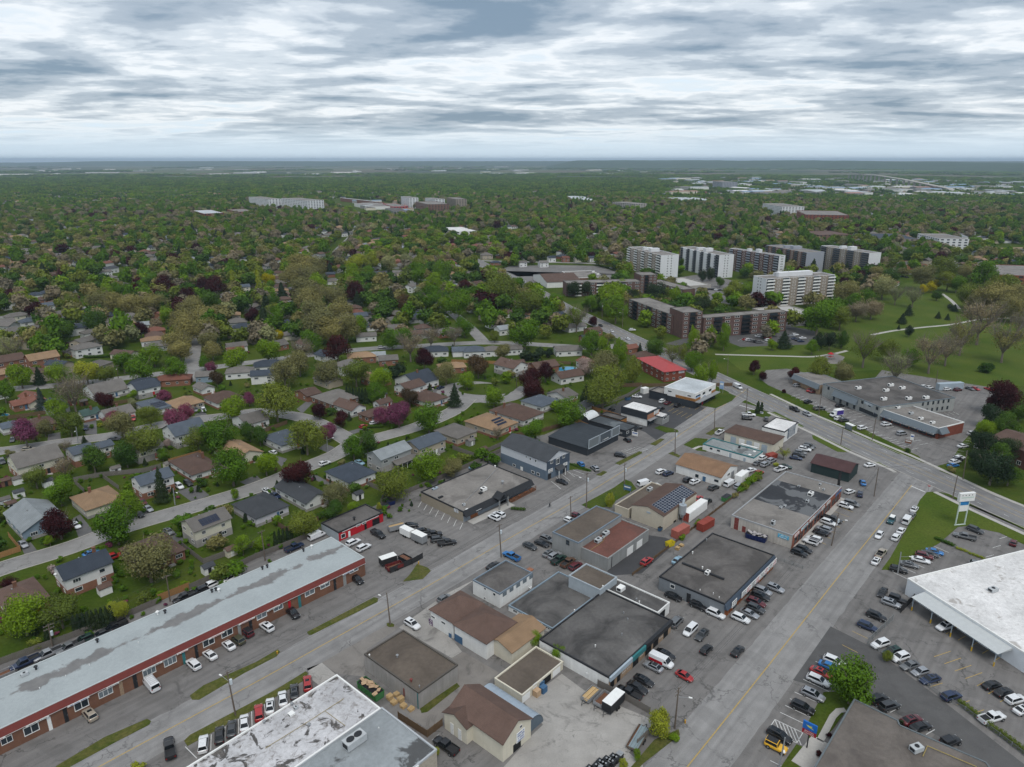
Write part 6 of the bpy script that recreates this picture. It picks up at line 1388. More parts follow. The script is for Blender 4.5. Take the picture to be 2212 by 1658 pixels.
BED=MB().box(-2.80,-0.85,-0.78,0.78,1.10,1.115).mesh('bed_liner',PLAST)
BEDR=MB().box(-2.86,-0.80,0.80,0.93,1.08,1.32).box(-2.86,-0.80,-0.93,-0.80,1.08,1.32).box(-2.90,-2.80,-0.93,0.93,1.08,1.32).mesh('bed_side',PAINT['white'])
LADDER=MB()
for y in (-0.7,0.7):LADDER.tube((-2.3,y,2.25),(0.9,y,2.25),0.03,0.03,6)
for k in range(6):LADDER.tube((-2.2+k*0.6,-0.7,2.25),(-2.2+k*0.6,0.7,2.25),0.025,0.025,6)
LADDER=LADDER.mesh('roof_rack',STEEL)
NV={'sedan':'parked_car','hatchback':'parked_car','SUV':'sport_utility_car','minivan':'minivan','van':'cargo_van','jeep':'off_road_car','pickup':'pickup_truck','beetle':'rounded_car'}
CAT={'sedan':'car','hatchback':'car','SUV':'car','minivan':'van','van':'van','jeep':'car','pickup':'truck','beetle':'car'}
NLAB={'jeep':'off-road car','beetle':'rounded small car','van':'cargo van','pickup':'pickup truck'}
NCAR=[0]
def car(p,head,t,col,where,label=None,group=None,roof=None,rack=False):
    m=carmesh(t);w=at(p,0.7);w.z=0.03;near=p[1] > 1120;mid=p[1] > 800
    rr=random.Random(NCAR[0]*31+5);NCAR[0] += 1
    o=thing(NV[t],label or '{} {} {}'.format(col,NLAB.get(t,t),where),CAT[t],w,azrot(head+rr.uniform(-2.5,2.5)),group or 'vehicles '+where)
    k=rr.uniform(0.97,1.04);o.scale=(k,1,rr.uniform(0.98,1.03));P=PAINT[col]
    add('body',m['body'],o,mat=P)
    for n,q in (('windshield','windshield'),('rear_window','rear_window')):add(n,m[q],o)
    if t != 'van' or rr.random() < 0.0:
        for q in ('side_r','side_l'):add('side_window',m[q],o)
    else:
        for s in (-1,1):add('side_window',MB().box(1.0,1.62,s*0.955-0.01,s*0.955+0.01,1.28,1.75).mesh('side_window',CGL) if ('vw',s) not in CARMESH else CARMESH[('vw',s)],o)
    if t == 'pickup':
        add('bed_liner',BED,o);add('bed_side',BEDR,o,mat=P)
    if roof:
        gh=SPEC[t]['gh'];add('roof_panel',MB().box(gh[4]+0.1,gh[5]-0.12,-gh[6]*0.88,gh[6]*0.88,gh[7]+0.002,gh[7]+0.05).mesh('roof_panel',roof),o)
    elif t in ('sedan','SUV') and rr.random() < 0.4 and mid:
        gh=SPEC[t]['gh'];add('sunroof',MB().box(gh[5]-0.95,gh[5]-0.25,-gh[6]*0.6,gh[6]*0.6,gh[7]+0.002,gh[7]+0.012).mesh('sunroof',CGL),o)
    if rack:add('roof_rack',LADDER,o)
    if mid:
        for wx in SPEC[t]['wb']:
            for s in (-1,1):
                q=add('wheel',m['wheel'],o,(wx,s*(SPEC[t]['W']/2-0.10),SPEC[t]['r']-0.03))
                if near:add('rim',_rim,q)
        for s in (-1,1):
            add('headlight',m['headlight'],o,(m['hp'][0],s*m['hp'][1],m['hp'][2]));add('taillight',m['taillight'],o,(m['tp'][0],s*m['tp'][1],m['tp'][2]))
    return o
a,b,c,d=41.5,131.5,221.5,311.5;e,f,g,h=160.6,340.6,70.6,250.6
def cars(cr,where,rows):
    for r_ in rows:
        x,y,hd,t,col=r_[:5];car(K(cr,x,y),hd,t,col,where,**(r_[5] if len(r_) > 5 else {}))
W1,W2,W3='parked behind the brick plaza','parked before the brick plaza','in the angled parking above the peeling white roof'
cars(3,W1,[(215,755,c,'pickup','navy'),(415,680,c,'pickup','silver'),(600,620,c,'pickup','grey'),(715,560,c,'SUV','dark green'),(870,505,c,'sedan','dark grey'),(990,445,c,'pickup','black'),(1595,190,c,'pickup','black'),(1720,135,c,'SUV','black'),(1805,90,c,'SUV','white'),(1985,25,c,'pickup','white')])
cars(12,W1,[(525,1315,a,'van','white'),(330,1415,a,'pickup','navy')])
cars(3,W2,[(775,1200,d,'SUV','beige'),(1305,940,d,'van','white',{'rack':True,'label':'white cargo van with roof rack parked before the brick plaza'}),(1670,765,d,'SUV','white'),(1810,680,d,'sedan','white'),(1970,595,d,'sedan','white'),(2050,550,d,'SUV','olive'),(2130,490,d,'jeep','maroon',{'roof':BLACK})])
cars(13,W2,[(90,440,d,'SUV','white'),(310,320,b,'pickup','black'),(870,35,b,'SUV','black')])
cars(3,W3,[(1755,1455,f,'SUV','white'),(1895,1375,f,'sedan','black'),(2000,1320,f,'sedan','dark grey'),(2110,1270,f,'sedan','white'),(2236,1185,f,'SUV','red')])
cars(13,W3,[(120,1125,f,'sedan','white'),(230,1060,f,'sedan','white'),(330,1000,f,'sedan','dark grey'),(445,930,f,'SUV','red')])
car(K(3,1465,1490),333,'pickup','black','','black pickup truck turning off the industrial street','vehicles driving on the streets')
car(K(13,1350,420),b,'SUV','white','','white large SUV on the apron of the white workshop','vehicles by the white workshop')
car(K(13,1625,195),a,'hatchback','grey','','small grey roadster at the street by the white workshop','vehicles by the white workshop')
car(K(13,1640,1470),d,'pickup','black','','black pickup truck beside the cream contractor wing','vehicles by the contractor hall')
W4,W5='beside the cedar-fronted workshop','at the repair garage'
cars(23,W4,[(1395,180,b,'sedan','black'),(1610,260,b,'SUV','black'),(1760,330,b,'SUV','white'),(1975,370,b,'SUV','white'),(2050,325,b,'sedan','silver'),(2105,285,b,'SUV','dark grey'),(2110,232,b,'SUV','maroon'),(2145,178,b,'SUV','black'),(2165,132,b,'SUV','silver'),(2275,110,b,'SUV','silver')])
cars(23,W5,[(1420,400,a,'minivan','grey'),(1540,470,c,'minivan','white'),(1640,510,c,'sedan','dark grey'),(1680,635,a,'hatchback','black'),(1325,680,b,'sedan','black'),(1220,785,d,'sedan','silver',{'roof':BLACK}),(1140,905,b,'sedan','black'),(1085,965,b,'sedan','black'),(1010,1015,d,'pickup','black')])
o=car(K(23,1290,740),b,'van','white','','white and red painted cargo van at the repair garage','vehicles at the repair garage')
for s in (-1,1):add('red_side_panel',MB().box(-2.6,0.7,s*1.0-0.012,s*1.0+0.012,0.55,1.25).mesh('red_side_panel',REDP),o)
car(K(23,1490,865),b,'beetle','red','','red rounded small car near the repair garage','vehicles at the repair garage')
car(K(23,1950,650),a,'sedan','black','','black sedan pulling out to the side street by the garage','vehicles driving on the streets')
W6,W7,W8='in the lot of the white store','along the chain fence of the white store lot','in the dry cleaner parking'
cars(33,W6,[(990,145,c,'sedan','black'),(1120,210,b,'jeep','black'),(1065,240,b,'SUV','silver'),(935,350,b,'SUV','black'),(860,440,b,'SUV','navy'),(1400,180,h,'sedan','black'),(1475,140,h,'sedan','blue'),(1560,85,h,'sedan','silver'),(1650,30,h,'SUV','white'),(1530,440,h,'SUV','white'),(1935,945,g,'sedan','black'),(2035,1005,g,'sedan','black'),(2140,1070,g,'SUV','white'),(2210,1155,g,'sedan','white'),(1935,1230,g,'pickup','white')])
cars(33,W7,[(970,590,h,'SUV','white'),(1070,660,h,'SUV','dark green'),(1140,705,h,'SUV','white'),(1225,775,h,'sedan','grey'),(1315,830,h,'hatchback','silver'),(1400,895,h,'sedan','navy'),(1585,1040,g,'SUV','navy')])
cars(33,W8,[(575,740,b,'SUV','white'),(535,785,b,'sedan','blue'),(460,835,b,'sedan','red'),(435,905,b,'SUV','white'),(390,1030,b,'SUV','silver'),(300,1140,b,'SUV','black'),(100,1385,b,'SUV','black'),(70,1475,b,'jeep','yellow',{'roof':BLACK}),(950,1065,g,'SUV','black'),(1050,1125,g,'SUV','dark grey'),(1240,1245,g,'sedan','maroon'),(1320,1305,g,'sedan','black'),(1575,1435,g,'jeep','black')])
W9='in the lot of the red-fronted workshop'
cars(12,W9,[(1055,1300,b,'pickup','black'),(840,1370,a,'SUV','white'),(930,1415,a,'SUV','white'),(1335,1222,80,'sedan','black'),(1445,1275,75,'SUV','black'),(1525,1303,75,'pickup','black'),(1575,1345,75,'SUV','dark grey'),(1650,1375,75,'pickup','black')])
cars(12,'parked before the restaurant',[(2055,1155,d,'SUV','white'),(2097,1130,d,'SUV','white')])
cars(12,'behind the restaurant',[(1885,715,a,'sedan','light blue')])
cars(12,'on the residential street behind the plaza',[(595,688,a,'SUV','white'),(95,925,b,'sedan','white'),(170,965,b,'sedan','navy'),(930,368,a,'hatchback','red'),(1020,337,a,'hatchback','white'),(1510,32,a,'sedan','navy'),(1595,33,a,'sedan','navy'),(895,680,b,'sedan','light blue'),(145,592,d,'hatchback','white')])
cars(12,'beside the white two-storey block',[(2050,1570,a,'sedan','black')]);cars(22,'beside the white two-storey block',[(-5,1490,d,'pickup','blue')])
W10='beside the tall grey workshop'
cars(22,W10,[(155,1402,b,'sedan','dark grey'),(258,1380,b,'sedan','black'),(305,1345,b,'SUV','grey'),(318,1462,a,'sedan','grey'),(370,1485,a,'SUV','silver'),(405,1522,a,'pickup','dark green'),(485,1545,a,'pickup','brown'),(550,1575,a,'SUV','maroon'),(1165,1535,a,'SUV','red'),(1430,1522,a,'sedan','light blue'),(500,1180,b,'hatchback','white'),(560,1140,b,'hatchback','maroon')])
W11='before the blue two-storey building'
cars(22,W11,[(432,847,b,'sedan','black'),(595,692,-20,'hatchback','blue'),(715,730,-20,'SUV','silver')])
cars(22,'before the dark shops at the top of the street',[(935,618,110,'SUV','black'),(995,485,-25,'hatchback','black'),(1085,380,60,'sedan','dark grey'),(860,222,40,'sedan','black'),(1080,110,100,'sedan','white'),(1300,150,40,'SUV','white'),(1345,165,40,'sedan','maroon'),(1430,187,40,'SUV','black'),(1285,215,40,'sedan','black')])
cars(22,'by the long white office with brown roof',[(1290,760,55,'SUV','white'),(1350,775,55,'SUV','navy'),(1520,830,50,'SUV','black'),(1582,847,50,'SUV','white'),(1742,897,50,'SUV','dark grey'),(1880,862,45,'van','white'),(1962,885,45,'minivan','silver'),(1145,862,60,'van','white'),(1225,877,60,'sedan','white'),(1685,1017,40,'SUV','black'),(1608,990,40,'sedan','red')])
cars(22,'beside the low white office',[(1795,420,40,'pickup','white'),(2045,268,100,'pickup','white'),(2030,300,100,'SUV','black'),(2195,305,20,'SUV','dark grey'),(2168,640,50,'SUV','white'),(2120,685,50,'sedan','grey'),(2188,697,50,'SUV','silver'),(2065,745,60,'sedan','white'),(2135,767,60,'hatchback','red')])
car(K(22,1950,27),e,'van','white','','white cargo van driving on the arterial street','vehicles driving on the streets')
cars(32,'driving on the arterial street',[(230,222,e,'pickup','black'),(337,263,e,'SUV','silver')])
cars(21,'driving on the arterial street',[(765,1155,e,'sedan','black'),(857,1203,f,'sedan','white'),(998,1268,f,'sedan','white'),(1040,1193,80,'SUV','white')])
cars(11,'on a suburban street',[(1085,1345,80,'SUV','silver'),(2055,705,e,'sedan','navy'),(1960,655,f,'sedan','white'),(1955,678,f,'SUV','white'),(1150,730,340,'sedan','white'),(1310,810,340,'sedan','navy'),(1635,1082,60,'SUV','white'),(1560,1105,60,'sedan','red'),(1740,1240,75,'SUV','white')])
W12='in the strip plaza parking across the arterial street'
cars(32,W12,[(347,157,60,'SUV','black'),(445,215,80,'pickup','grey'),(615,302,g,'SUV','white'),(658,315,g,'SUV','dark grey'),(815,382,g,'SUV','white'),(1022,350,g,'SUV','white'),(1155,430,g,'minivan','silver'),(622,190,g,'SUV','black'),(358,55,40,'sedan','red'),(392,70,g,'sedan','maroon'),(255,15,g,'SUV','silver'),(1350,27,g,'SUV','white'),(1395,32,g,'hatchback','white'),(1545,47,g,'SUV','white'),(1640,52,g,'SUV','maroon'),(1745,42,e,'sedan','grey'),(1790,42,e,'sedan','red'),(1905,43,f,'sedan','red')])
cars(32,'in the row under the evergreens',[(1600,705,g,'sedan','blue'),(1615,675,g,'SUV','white'),(1640,655,g,'SUV','dark grey'),(1655,640,g,'SUV','white'),(1685,537,g,'sedan','white'),(1770,430,g,'SUV','white')])
W13='beside the maroon-roofed cabin'
cars(32,W13,[(242,640,115,'sedan','navy'),(265,618,115,'SUV','black'),(280,597,115,'SUV','grey'),(318,567,115,'SUV','white'),(345,553,115,'SUV','grey'),(360,537,115,'SUV','dark grey'),(30,662,50,'SUV','silver'),(112,737,60,'pickup','white'),(150,715,115,'sedan','dark green'),(880,702,g,'sedan','white'),(820,852,20,'sedan','blue'),(707,932,60,'hatchback','white'),(795,952,30,'SUV','navy')])
W14='before the brick workshop row'
cars(32,W14,[(672,1057,b,'SUV','white'),(722,1035,b,'minivan','grey'),(525,1200,b,'SUV','white'),(555,1172,b,'pickup','black'),(480,1257,d,'SUV','silver'),(455,1285,d,'sedan','black'),(368,1367,d,'jeep','white',{'roof':mat('grey_soft_top',(0.12,0.12,0.13),0.9,0.1)}),(395,1342,d,'SUV','white'),(310,1432,b,'SUV','black'),(270,1462,b,'SUV','black')])
cars(32,'driving on the wide side street',[(1065,1182,c,'jeep','teal',{'roof':WHITE}),(960,1307,c,'hatchback','white')])
cars(32,'parked at the kerb of the wide side street',[(1265,1082,a,'sedan','white'),(1242,1138,a,'sedan','grey'),(1200,1182,a,'van','white'),(1150,1267,a,'sedan','white'),(1105,1325,a,'SUV','white'),(978,1467,a,'pickup','beige'),(935,1527,a,'sedan','white')])
W15='in the lot beside the pylon sign lawn'
cars(32,W15,[(1790,1263,145,'SUV','dark grey'),(1700,1320,300,'pickup','grey'),(2120,1372,40,'hatchback','maroon'),(1440,1450,120,'sedan','blue'),(1400,1470,120,'sedan','dark grey'),(1350,1487,120,'SUV','maroon'),(1320,1522,120,'sedan','white'),(1222,1562,120,'sedan','grey'),(1130,1607,120,'SUV','black'),(1825,1567,120,'SUV','grey'),(1800,1612,120,'sedan','white'),(1735,1640,120,'sedan','grey')])
W16='on driveways across the residential street'
cars(2,W16,[(1547,885,b,'SUV','white'),(1625,860,b,'SUV','black'),(1280,1078,b,'sedan','silver'),(655,1222,b,'sedan','white'),(1457,1275,b,'sedan','grey'),(200,1385,b,'sedan','silver'),(1230,1022,b,'hatchback','maroon'),(970,1500,a,'pickup','red'),(790,1460,a,'sedan','blue')])
cars(2,'along the winding blossom street',[(250,567,80,'SUV','beige'),(20,672,140,'SUV','dark grey'),(92,680,140,'SUV','navy'),(108,482,150,'sedan','dark grey'),(740,382,150,'hatchback','navy'),(495,375,150,'sedan','black'),(1692,225,150,'SUV','grey'),(1758,228,150,'SUV','white'),(1150,300,150,'SUV','red'),(985,477,80,'sedan','dark grey'),(1205,1130,b,'hatchback','black')])
W17='in the parking among the apartment blocks'
rr=random.Random(5)
for row,hd,n in ((((925,683),(985,705)),150,5),(((1420,745),(1520,757)),150,4),(((1580,830),(1800,850)),80,8),(((1690,940),(1790,955)),150,5),(((1870,935),(2000,985)),150,5),(((2020,1275),(2140,1300)),80,6),(((2130,1245),(2211,1260)),80,4)):
    for k in range(n):
        p=(row[0][0]+(row[1][0]-row[0][0])*k/max(1,n-1),row[0][1]+(row[1][1]-row[0][1])*k/max(1,n-1))
        car(K(21,*p),hd,rr.choice(('sedan','SUV')),rr.choice(('white','black','silver','grey','red','navy')),W17)
for x,y in ((205,1245),(235,1235),(230,1268),(262,1280),(300,1262),(285,1290),(5,1282),(200,1032),(172,1055),(650,790),(700,800),(1160,730),(1200,740),(1215,712)):car(K(31,x,y),80,rr.choice(('sedan','SUV')),rr.choice(('white','black','silver','navy','white')),W17)
car(K(21,855,657),e,'sedan','white','driving on the arterial street');car(K(31,1642,522),20,'sedan','navy','on a suburban street')

# ---- trailers, containers, box truck, dumpsters
CONT_D0=mat('dark_red_steel',(0.12,0.02,0.02),0.7,0.2)
def trailer(p,az,L,W_,hh,kind,label,side=None,topm=None,name='utility_trailer',z=0.55):
    w=at(p,0.8);w.z=0;o=thing(name,label,'trailer',w,azrot(az));sd_=side or STEEL
    if kind == 'box':
        add('body',MB().box(-L/2,L/2,-W_/2,W_/2,z,z+hh).mesh('body',sd_),o);add('roof',MB().box(-L/2-0.02,L/2+0.02,-W_/2-0.02,W_/2+0.02,z+hh,z+hh+0.05).mesh('roof',topm or WHITE),o)
    else:
        add('floor',MB().box(-L/2,L/2,-W_/2,W_/2,z,z+0.12).mesh('floor',DECK),o)
        for s in (-1,1):add('side',MB().box(-L/2,L/2,s*W_/2-0.04,s*W_/2+0.04,z,z+hh).mesh('side',sd_),o)
        for s in (-1,1):add('end',MB().box(s*L/2-0.04,s*L/2+0.04,-W_/2+0.05,W_/2-0.05,z,z+hh*0.9).mesh('end',sd_),o)
        if topm:
            for k in range(5):add('plank',MB().box(-L/2+0.1,L/2-0.1+0.1*k,-W_/2+0.12+k*W_*0.16,-W_/2+0.12+k*W_*0.16+W_*0.14,z+hh*0.5,z+hh*0.7+0.06*(k % 3)).mesh('plank',topm),o)
    for s in (-1,1):
        for x in (-0.35,0.42):add('wheel',WHEEL_T,o,(x,s*(W_/2+0.12),0.33))
    add('drawbar',MB().tube((L/2,-0.5,z),(L/2+1.2,0,z),0.05,0.05,6).tube((L/2,0.5,z),(L/2+1.2,0,z),0.05,0.05,6).tube((L/2+1.1,0,0),(L/2+1.1,0,z+0.1),0.04,0.04,6).mesh('drawbar',BLACK),o)
    return o
WHEEL_T=wheel_mesh(0.33);PINE=mat('fresh_timber',(0.46,0.32,0.16),0.8,0.12,1.5)
trailer(K(23,680,1030),221,4.2,2.0,0.9,'open','grey utility trailer loaded with timber in the concrete yard',STEEL,PINE)
trailer(K(23,785,1070),221,4.2,2.0,0.9,'open','empty grey dump trailer in the concrete yard',STEEL)
trailer(K(23,875,1110),221,5.2,2.2,2.1,'box','black enclosed trailer with white roof in the concrete yard',BLACK,WHITE,'enclosed_trailer')
trailer(K(12,1210,1245),60,4.8,2.0,1.5,'open','grey trailer piled with long boards by the red workshop',STEEL,PINE)
trailer(K(12,1305,1295),130,4.4,2.1,2.0,'box','white enclosed trailer by the red workshop',WHITE,WHITE,'enclosed_trailer')
trailer(K(12,1410,1345),130,4.8,2.2,2.2,'box','grey enclosed trailer with white roof by the red workshop',STEEL,WHITE,'enclosed_trailer')
trailer(K(12,1140,1535),55,4.6,2.2,1.9,'box','dark enclosed trailer with white roof behind the black gate',PLAST,WHITE,'enclosed_trailer')
trailer(K(12,1195,1580),55,4.6,2.2,1.0,'open','low dark red trailer behind the black gate',CONT_D0)
trailer(K(12,1288,1515),130,3.6,2.0,1.0,'open','dark dump trailer full of brush behind the black gate',BLACK,BROWNB)
trailer(K(3,30,850),c,4.0,2.0,0.7,'open','weathered grey utility trailer behind the brick plaza',STEEL)
trailer(K(23,1090,1400),32,6.4,2.3,0.5,'open','flatbed loaded with grey pipes in the concrete yard',WOODP,mat('pipe_grey',(0.20,0.25,0.27),0.5,0.1,1),'flatbed_trailer')
def container(p,az,L,hh,m_,label,name='shipping_container',W_=2.44,endm=None):
    w=at(p,hh/2);w.z=0.02;o=thing(name,label,'container',w,azrot(az))
    add('box',MB().box(-L/2,L/2,-W_/2,W_/2,0.1,hh).mesh('box',m_),o)
    n=int(L/0.6)
    for s in (-1,1):
        q=MB()
        for k in range(n):q.box(-L/2+0.1+k*L/n,-L/2+0.1+(k+0.5)*L/n,min(s*W_/2,s*(W_/2+0.04)),max(s*W_/2,s*(W_/2+0.04)),0.2,hh-0.12)
        r_=add('corrugation',q.mesh('corrugation',m_),o);r_['kind']='stuff'
    add('door',MB().box(-L/2-0.05,-L/2,-W_/2+0.05,-0.02,0.15,hh-0.05).mesh('door',endm or m_),o);add('door',MB().box(-L/2-0.05,-L/2,0.02,W_/2-0.05,0.15,hh-0.05).mesh('door',endm or m_),o)
    return o
CONT_R=mat('faded_red_container',(0.33,0.10,0.075),0.7,0.15,0.6);CONT_D=mat('dark_red_container',(0.24,0.045,0.03),0.7,0.15,0.6)
container(K(22,1580,1095),41.5,12.2,3.2,WHITE,'long white trailer box beside the solar workshop','trailer_box',endm=CONT_D)
container(K(22,1455,1275),48,6.1,2.6,CONT_R,'faded orange-red shipping container by the fence');container(K(22,1672,1215),48,6.1,2.6,CONT_D,'dark red shipping container by the fence')
container(K(22,1982,805),41.5,6.1,2.8,WHITE,'white shipping container behind the brown-roofed office');container(K(22,1145,60),60,3.2,2.8,WHITE,'small white storage box behind the corner shop','storage_box')
container(K(32,1570,22),80,13.5,3.4,BLUEL,'long pale blue semitrailer behind the strip plaza','trailer_box');container(K(32,30,625),60,4.0,1.8,CONT_D,'dark red steel bin beside the cabin lot','steel_bin')
def dumpster(p,az,m_,label,L=2.6,W_=1.6,hh=1.5,fill=None,lid=True):
    w=at(p,hh/2);w.z=0.02;o=thing('dumpster',label,'dumpster',w,azrot(az));mb=MB()
    bt=[(-L/2+0.15,-W_/2+0.2),(L/2-0.15,-W_/2+0.2),(L/2-0.15,W_/2-0.1),(-L/2+0.15,W_/2-0.1)];tp=[(-L/2,-W_/2),(L/2,-W_/2),(L/2,W_/2),(-L/2,W_/2)]
    mb.v=[(x,y,0.1) for x,y in bt]+[(x,y,hh) for x,y in tp];mb.f=[(3,2,1,0)]+[(i,(i+1) % 4,4+(i+1) % 4,4+i) for i in range(4)]
    add('bin',mb.mesh('bin',m_),o)
    for k in range(max(2,int(L/0.9))):add('rib',MB().box(-L/2+0.3+k*0.9,-L/2+0.42+k*0.9,-W_/2-0.03,-W_/2+0.1,0.3,hh-0.05).mesh('rib',m_),o)
    if lid:
        for s in (-1,1):add('lid',MB().box(min(0.02*s,s*L/2),max(0.02*s,s*L/2),-W_/2-0.02,W_/2+0.02,hh,hh+0.06).mesh('lid',BLACK),o)
    if fill:
        rr=random.Random(int(p[0]));add('rubble',MB().box(-L/2+0.08,L/2-0.08,-W_/2+0.08,W_/2-0.08,hh-0.5,hh-0.2).mesh('rubble',DARK),o)
        for k in range(16):
            q=add('cardboard',MB().box(-0.55,0.55,-0.4,0.4,0,0.06).mesh('cardboard',fill),o,(rr.uniform(-L/2+0.5,L/2-0.5),rr.uniform(-W_/2+0.4,W_/2-0.4),hh-0.15+rr.uniform(0,0.3)),rr.uniform(0,6));q.rotation_euler=(rr.uniform(-0.4,0.4),rr.uniform(-0.4,0.4),rr.uniform(0,6))
    return o
GRN=mat('green_dumpster',(0.055,0.20,0.065),0.6,0.12,1);CARD=mat('cardboard',(0.42,0.29,0.18),0.9,0.15,2);NAVYD=mat('navy_dumpster',(0.012,0.022,0.09),0.6,0.1)
dumpster(K(13,990,985),131.5,GRN,'long green roll-off dumpster heaped with cardboard',6.4,2.4,1.9,CARD,False)
dumpster(K(22,2110,1325),125,NAVYD,'navy roll-off dumpster of rubble beside the workshop row',6.0,2.4,1.7,mat('rubble_grey',(0.35,0.33,0.33),0.9,0.2,2),False)
dumpster(K(12,1110,1062),60,GRN,'green dumpster with black lids behind the red workshop');dumpster(K(12,1165,1030),60,NAVYD,'navy dumpster behind the red workshop')
dumpster(K(22,1365,1385),60,mat('yellow_dumpster',(0.62,0.50,0.02),0.6,0.1),'yellow dumpster in the black court',lid=False);dumpster(K(22,1850,990),45,GRN,'green dumpster beside the back fence',3.6,1.8,1.6)
dumpster(K(22,1000,130),60,BLUEP,'blue dumpster behind the corner shops');dumpster(K(32,1540,370),70,NAVYD,'blue dumpster at the plaza brick end');dumpster(K(22,1280,1258),45,BLUEP,'blue bin beside the solar workshop',1.4,1.0,1.2)
# box truck
w=at(K(32,590,262),1.2);w.z=0;bt_=thing('box_truck','white box truck with purple cargo sides in the strip plaza parking','truck',w,azrot(250))
add('cargo_box',MB().box(-3.0,0.9,-1.15,1.15,0.8,3.2).mesh('cargo_box',WHITE),bt_)
for s in (-1,1):add('side_panel',MB().box(-2.9,0.8,s*1.15-0.02,s*1.15+0.02,1.0,3.0).mesh('side_panel',mat('purple_panel',(0.05,0.03,0.22),0.5,0.2)),bt_)
add('cab',body_mesh('cab',[(0.95,.95,.5,1.3),(1.0,1.0,.45,1.35),(2.2,1.0,.45,1.3),(2.9,.9,.5,1.1),(3.0,.8,.6,.95)],(0.98,2.5,.95,1.25,1.0,1.9,.82,2.2)),bt_);add('windshield',quad_glass('windshield',((2.5,-.95,1.25),(2.5,.95,1.25),(1.9,.82,2.14),(1.9,-.82,2.14))),bt_)
for x in (-1.9,2.1):
    for s in (-1,1):add('wheel',carmesh('pickup')['wheel'],bt_,(x,s*1.0,0.41))
# cyclist
w=at(K(22,325,1070));cy=thing('bicycle','bicycle ridden along the industrial street','bicycle',w,azrot(41.5));
for x in (-0.52,0.52):
    t_=MB();n=16
    for i in range(n):
        t0,t1=2*math.pi*i/n,2*math.pi*(i+1)/n;t_.tube((x+0.33*math.cos(t0),0,0.35+0.33*math.sin(t0)),(x+0.33*math.cos(t1),0,0.35+0.33*math.sin(t1)),0.025,0.025,5,False)
    add('wheel',t_.mesh('wheel',BLACK),cy)
fr=MB()
for p,q in (((-0.52,0,0.35),(-0.1,0,0.33)),((-0.1,0,0.33),(-0.2,0,0.85)),((-0.52,0,0.35),(-0.2,0,0.8)),((-0.1,0,0.33),(0.38,0,0.8)),((-0.2,0,0.8),(0.38,0,0.85)),((0.52,0,0.35),(0.38,0,1.0))):fr.tube(p,q,0.025,0.025,6)
add('frame',fr.mesh('frame',BLACK),cy);add('saddle',MB().box(-0.34,-0.08,-0.08,0.08,0.88,0.95).mesh('saddle',BLACK),cy);add('handlebar',MB().tube((0.36,-0.28,1.03),(0.36,0.28,1.03),0.02,0.02,6).mesh('handlebar',BLACK),cy)
def person(label,loc,rz,chains,rads,colr):
    me=bpy.data.meshes.new('person');vs,es,rd=[],[],[]
    for ch,rs in zip(chains,rads):
        n0=None
        for p,r_ in zip(ch,rs):
            key=next((i for i,q in enumerate(vs) if (Vector(q)-Vector(p)).length < 1e-4),None)
            if key is None:vs.append(p);rd.append(r_);key=len(vs)-1
            if n0 is not None:es.append((n0,key))
            n0=key
    me.from_pydata(vs,es,[]);me.materials.append(colr);o=bpy.data.objects.new('person',me);COL.objects.link(o);o.location=loc;o.rotation_euler=(0,0,rz)
    md=o.modifiers.new('skin','SKIN')
    for i,v_ in enumerate(me.skin_vertices[0].data):v_.radius=(rd[i],rd[i]);v_.use_root=(i == 0)
    s2=o.modifiers.new('smooth','SUBSURF');s2.levels=1;s2.render_levels=1
    return tag(o,label,'person')
CLOTH=mat('dark_clothing',(0.02,0.022,0.028),0.9,0.15,4);SKIN=mat('skin',(0.42,0.26,0.18),0.6,0.05)
po=person('person in dark clothing leaning forward riding a bicycle',w,azrot(41.5),
    [[(-0.2,0,1.0),(-0.08,0,1.25),(0.1,0,1.48),(0.17,0,1.58)],[(-0.2,0,1.0),(-0.05,-0.12,0.98),(0.12,-0.13,0.72),(-0.05,-0.12,0.38),(0.06,-0.12,0.31)],[(-0.2,0,1.0),(-0.05,0.12,0.98),(0.16,0.13,0.80),(0.0,0.12,0.48),(0.1,0.12,0.42)],[(0.1,0,1.48),(0.1,-0.2,1.42),(0.26,-0.27,1.2),(0.36,-0.25,1.06)],[(0.1,0,1.48),(0.1,0.2,1.42),(0.26,0.27,1.2),(0.36,0.25,1.06)]],
    [[.15,.15,.13,.06],[.15,.10,.075,.05,.04],[.15,.10,.075,.05,.04],[.13,.06,.045,.035],[.13,.06,.045,.035]],CLOTH)
hd=MB();bm_=bmesh.new();bmesh.ops.create_uvsphere(bm_,u_segments=12,v_segments=8,radius=0.115)
hm_=bpy.data.meshes.new('head');bm_.to_mesh(hm_);bm_.free();hm_.materials.append(SKIN);add('head',hm_,po,(0.21,0,1.69),0,(1,0.85,1.15));add('helmet',hm_,po,(0.20,0,1.74),0,(1.12,0.98,0.9),BLACK)

# ================================================================== TREES
HUE={'green':(0.052,0.100,0.011),'bright':(0.082,0.134,0.012),'deep':(0.034,0.066,0.013),'yellowgreen':(0.155,0.175,0.022),'olive':(0.118,0.112,0.046),'olivegreen':(0.080,0.102,0.020),
       'budding':(0.125,0.108,0.075),'maroon':(0.036,0.012,0.014),'pink':(0.165,0.050,0.092),'conifer':(0.024,0.038,0.020),'spruce':(0.032,0.046,0.040),'yellow':(0.34,0.29,0.012),'blossom':(0.34,0.27,0.26),'darkbrown':(0.048,0.034,0.020),'pale':(0.13,0.14,0.07)}
HWORD={'green':'green','bright':'bright green','deep':'deep green','yellowgreen':'yellow-green','olive':'olive-brown','olivegreen':'olive-green','budding':'bare budding','maroon':'maroon','pink':'pink blossoming','conifer':'dark evergreen','spruce':'blue-green','yellow':'yellow','blossom':'pale blossoming','darkbrown':'dark bronze','pale':'pale green'}
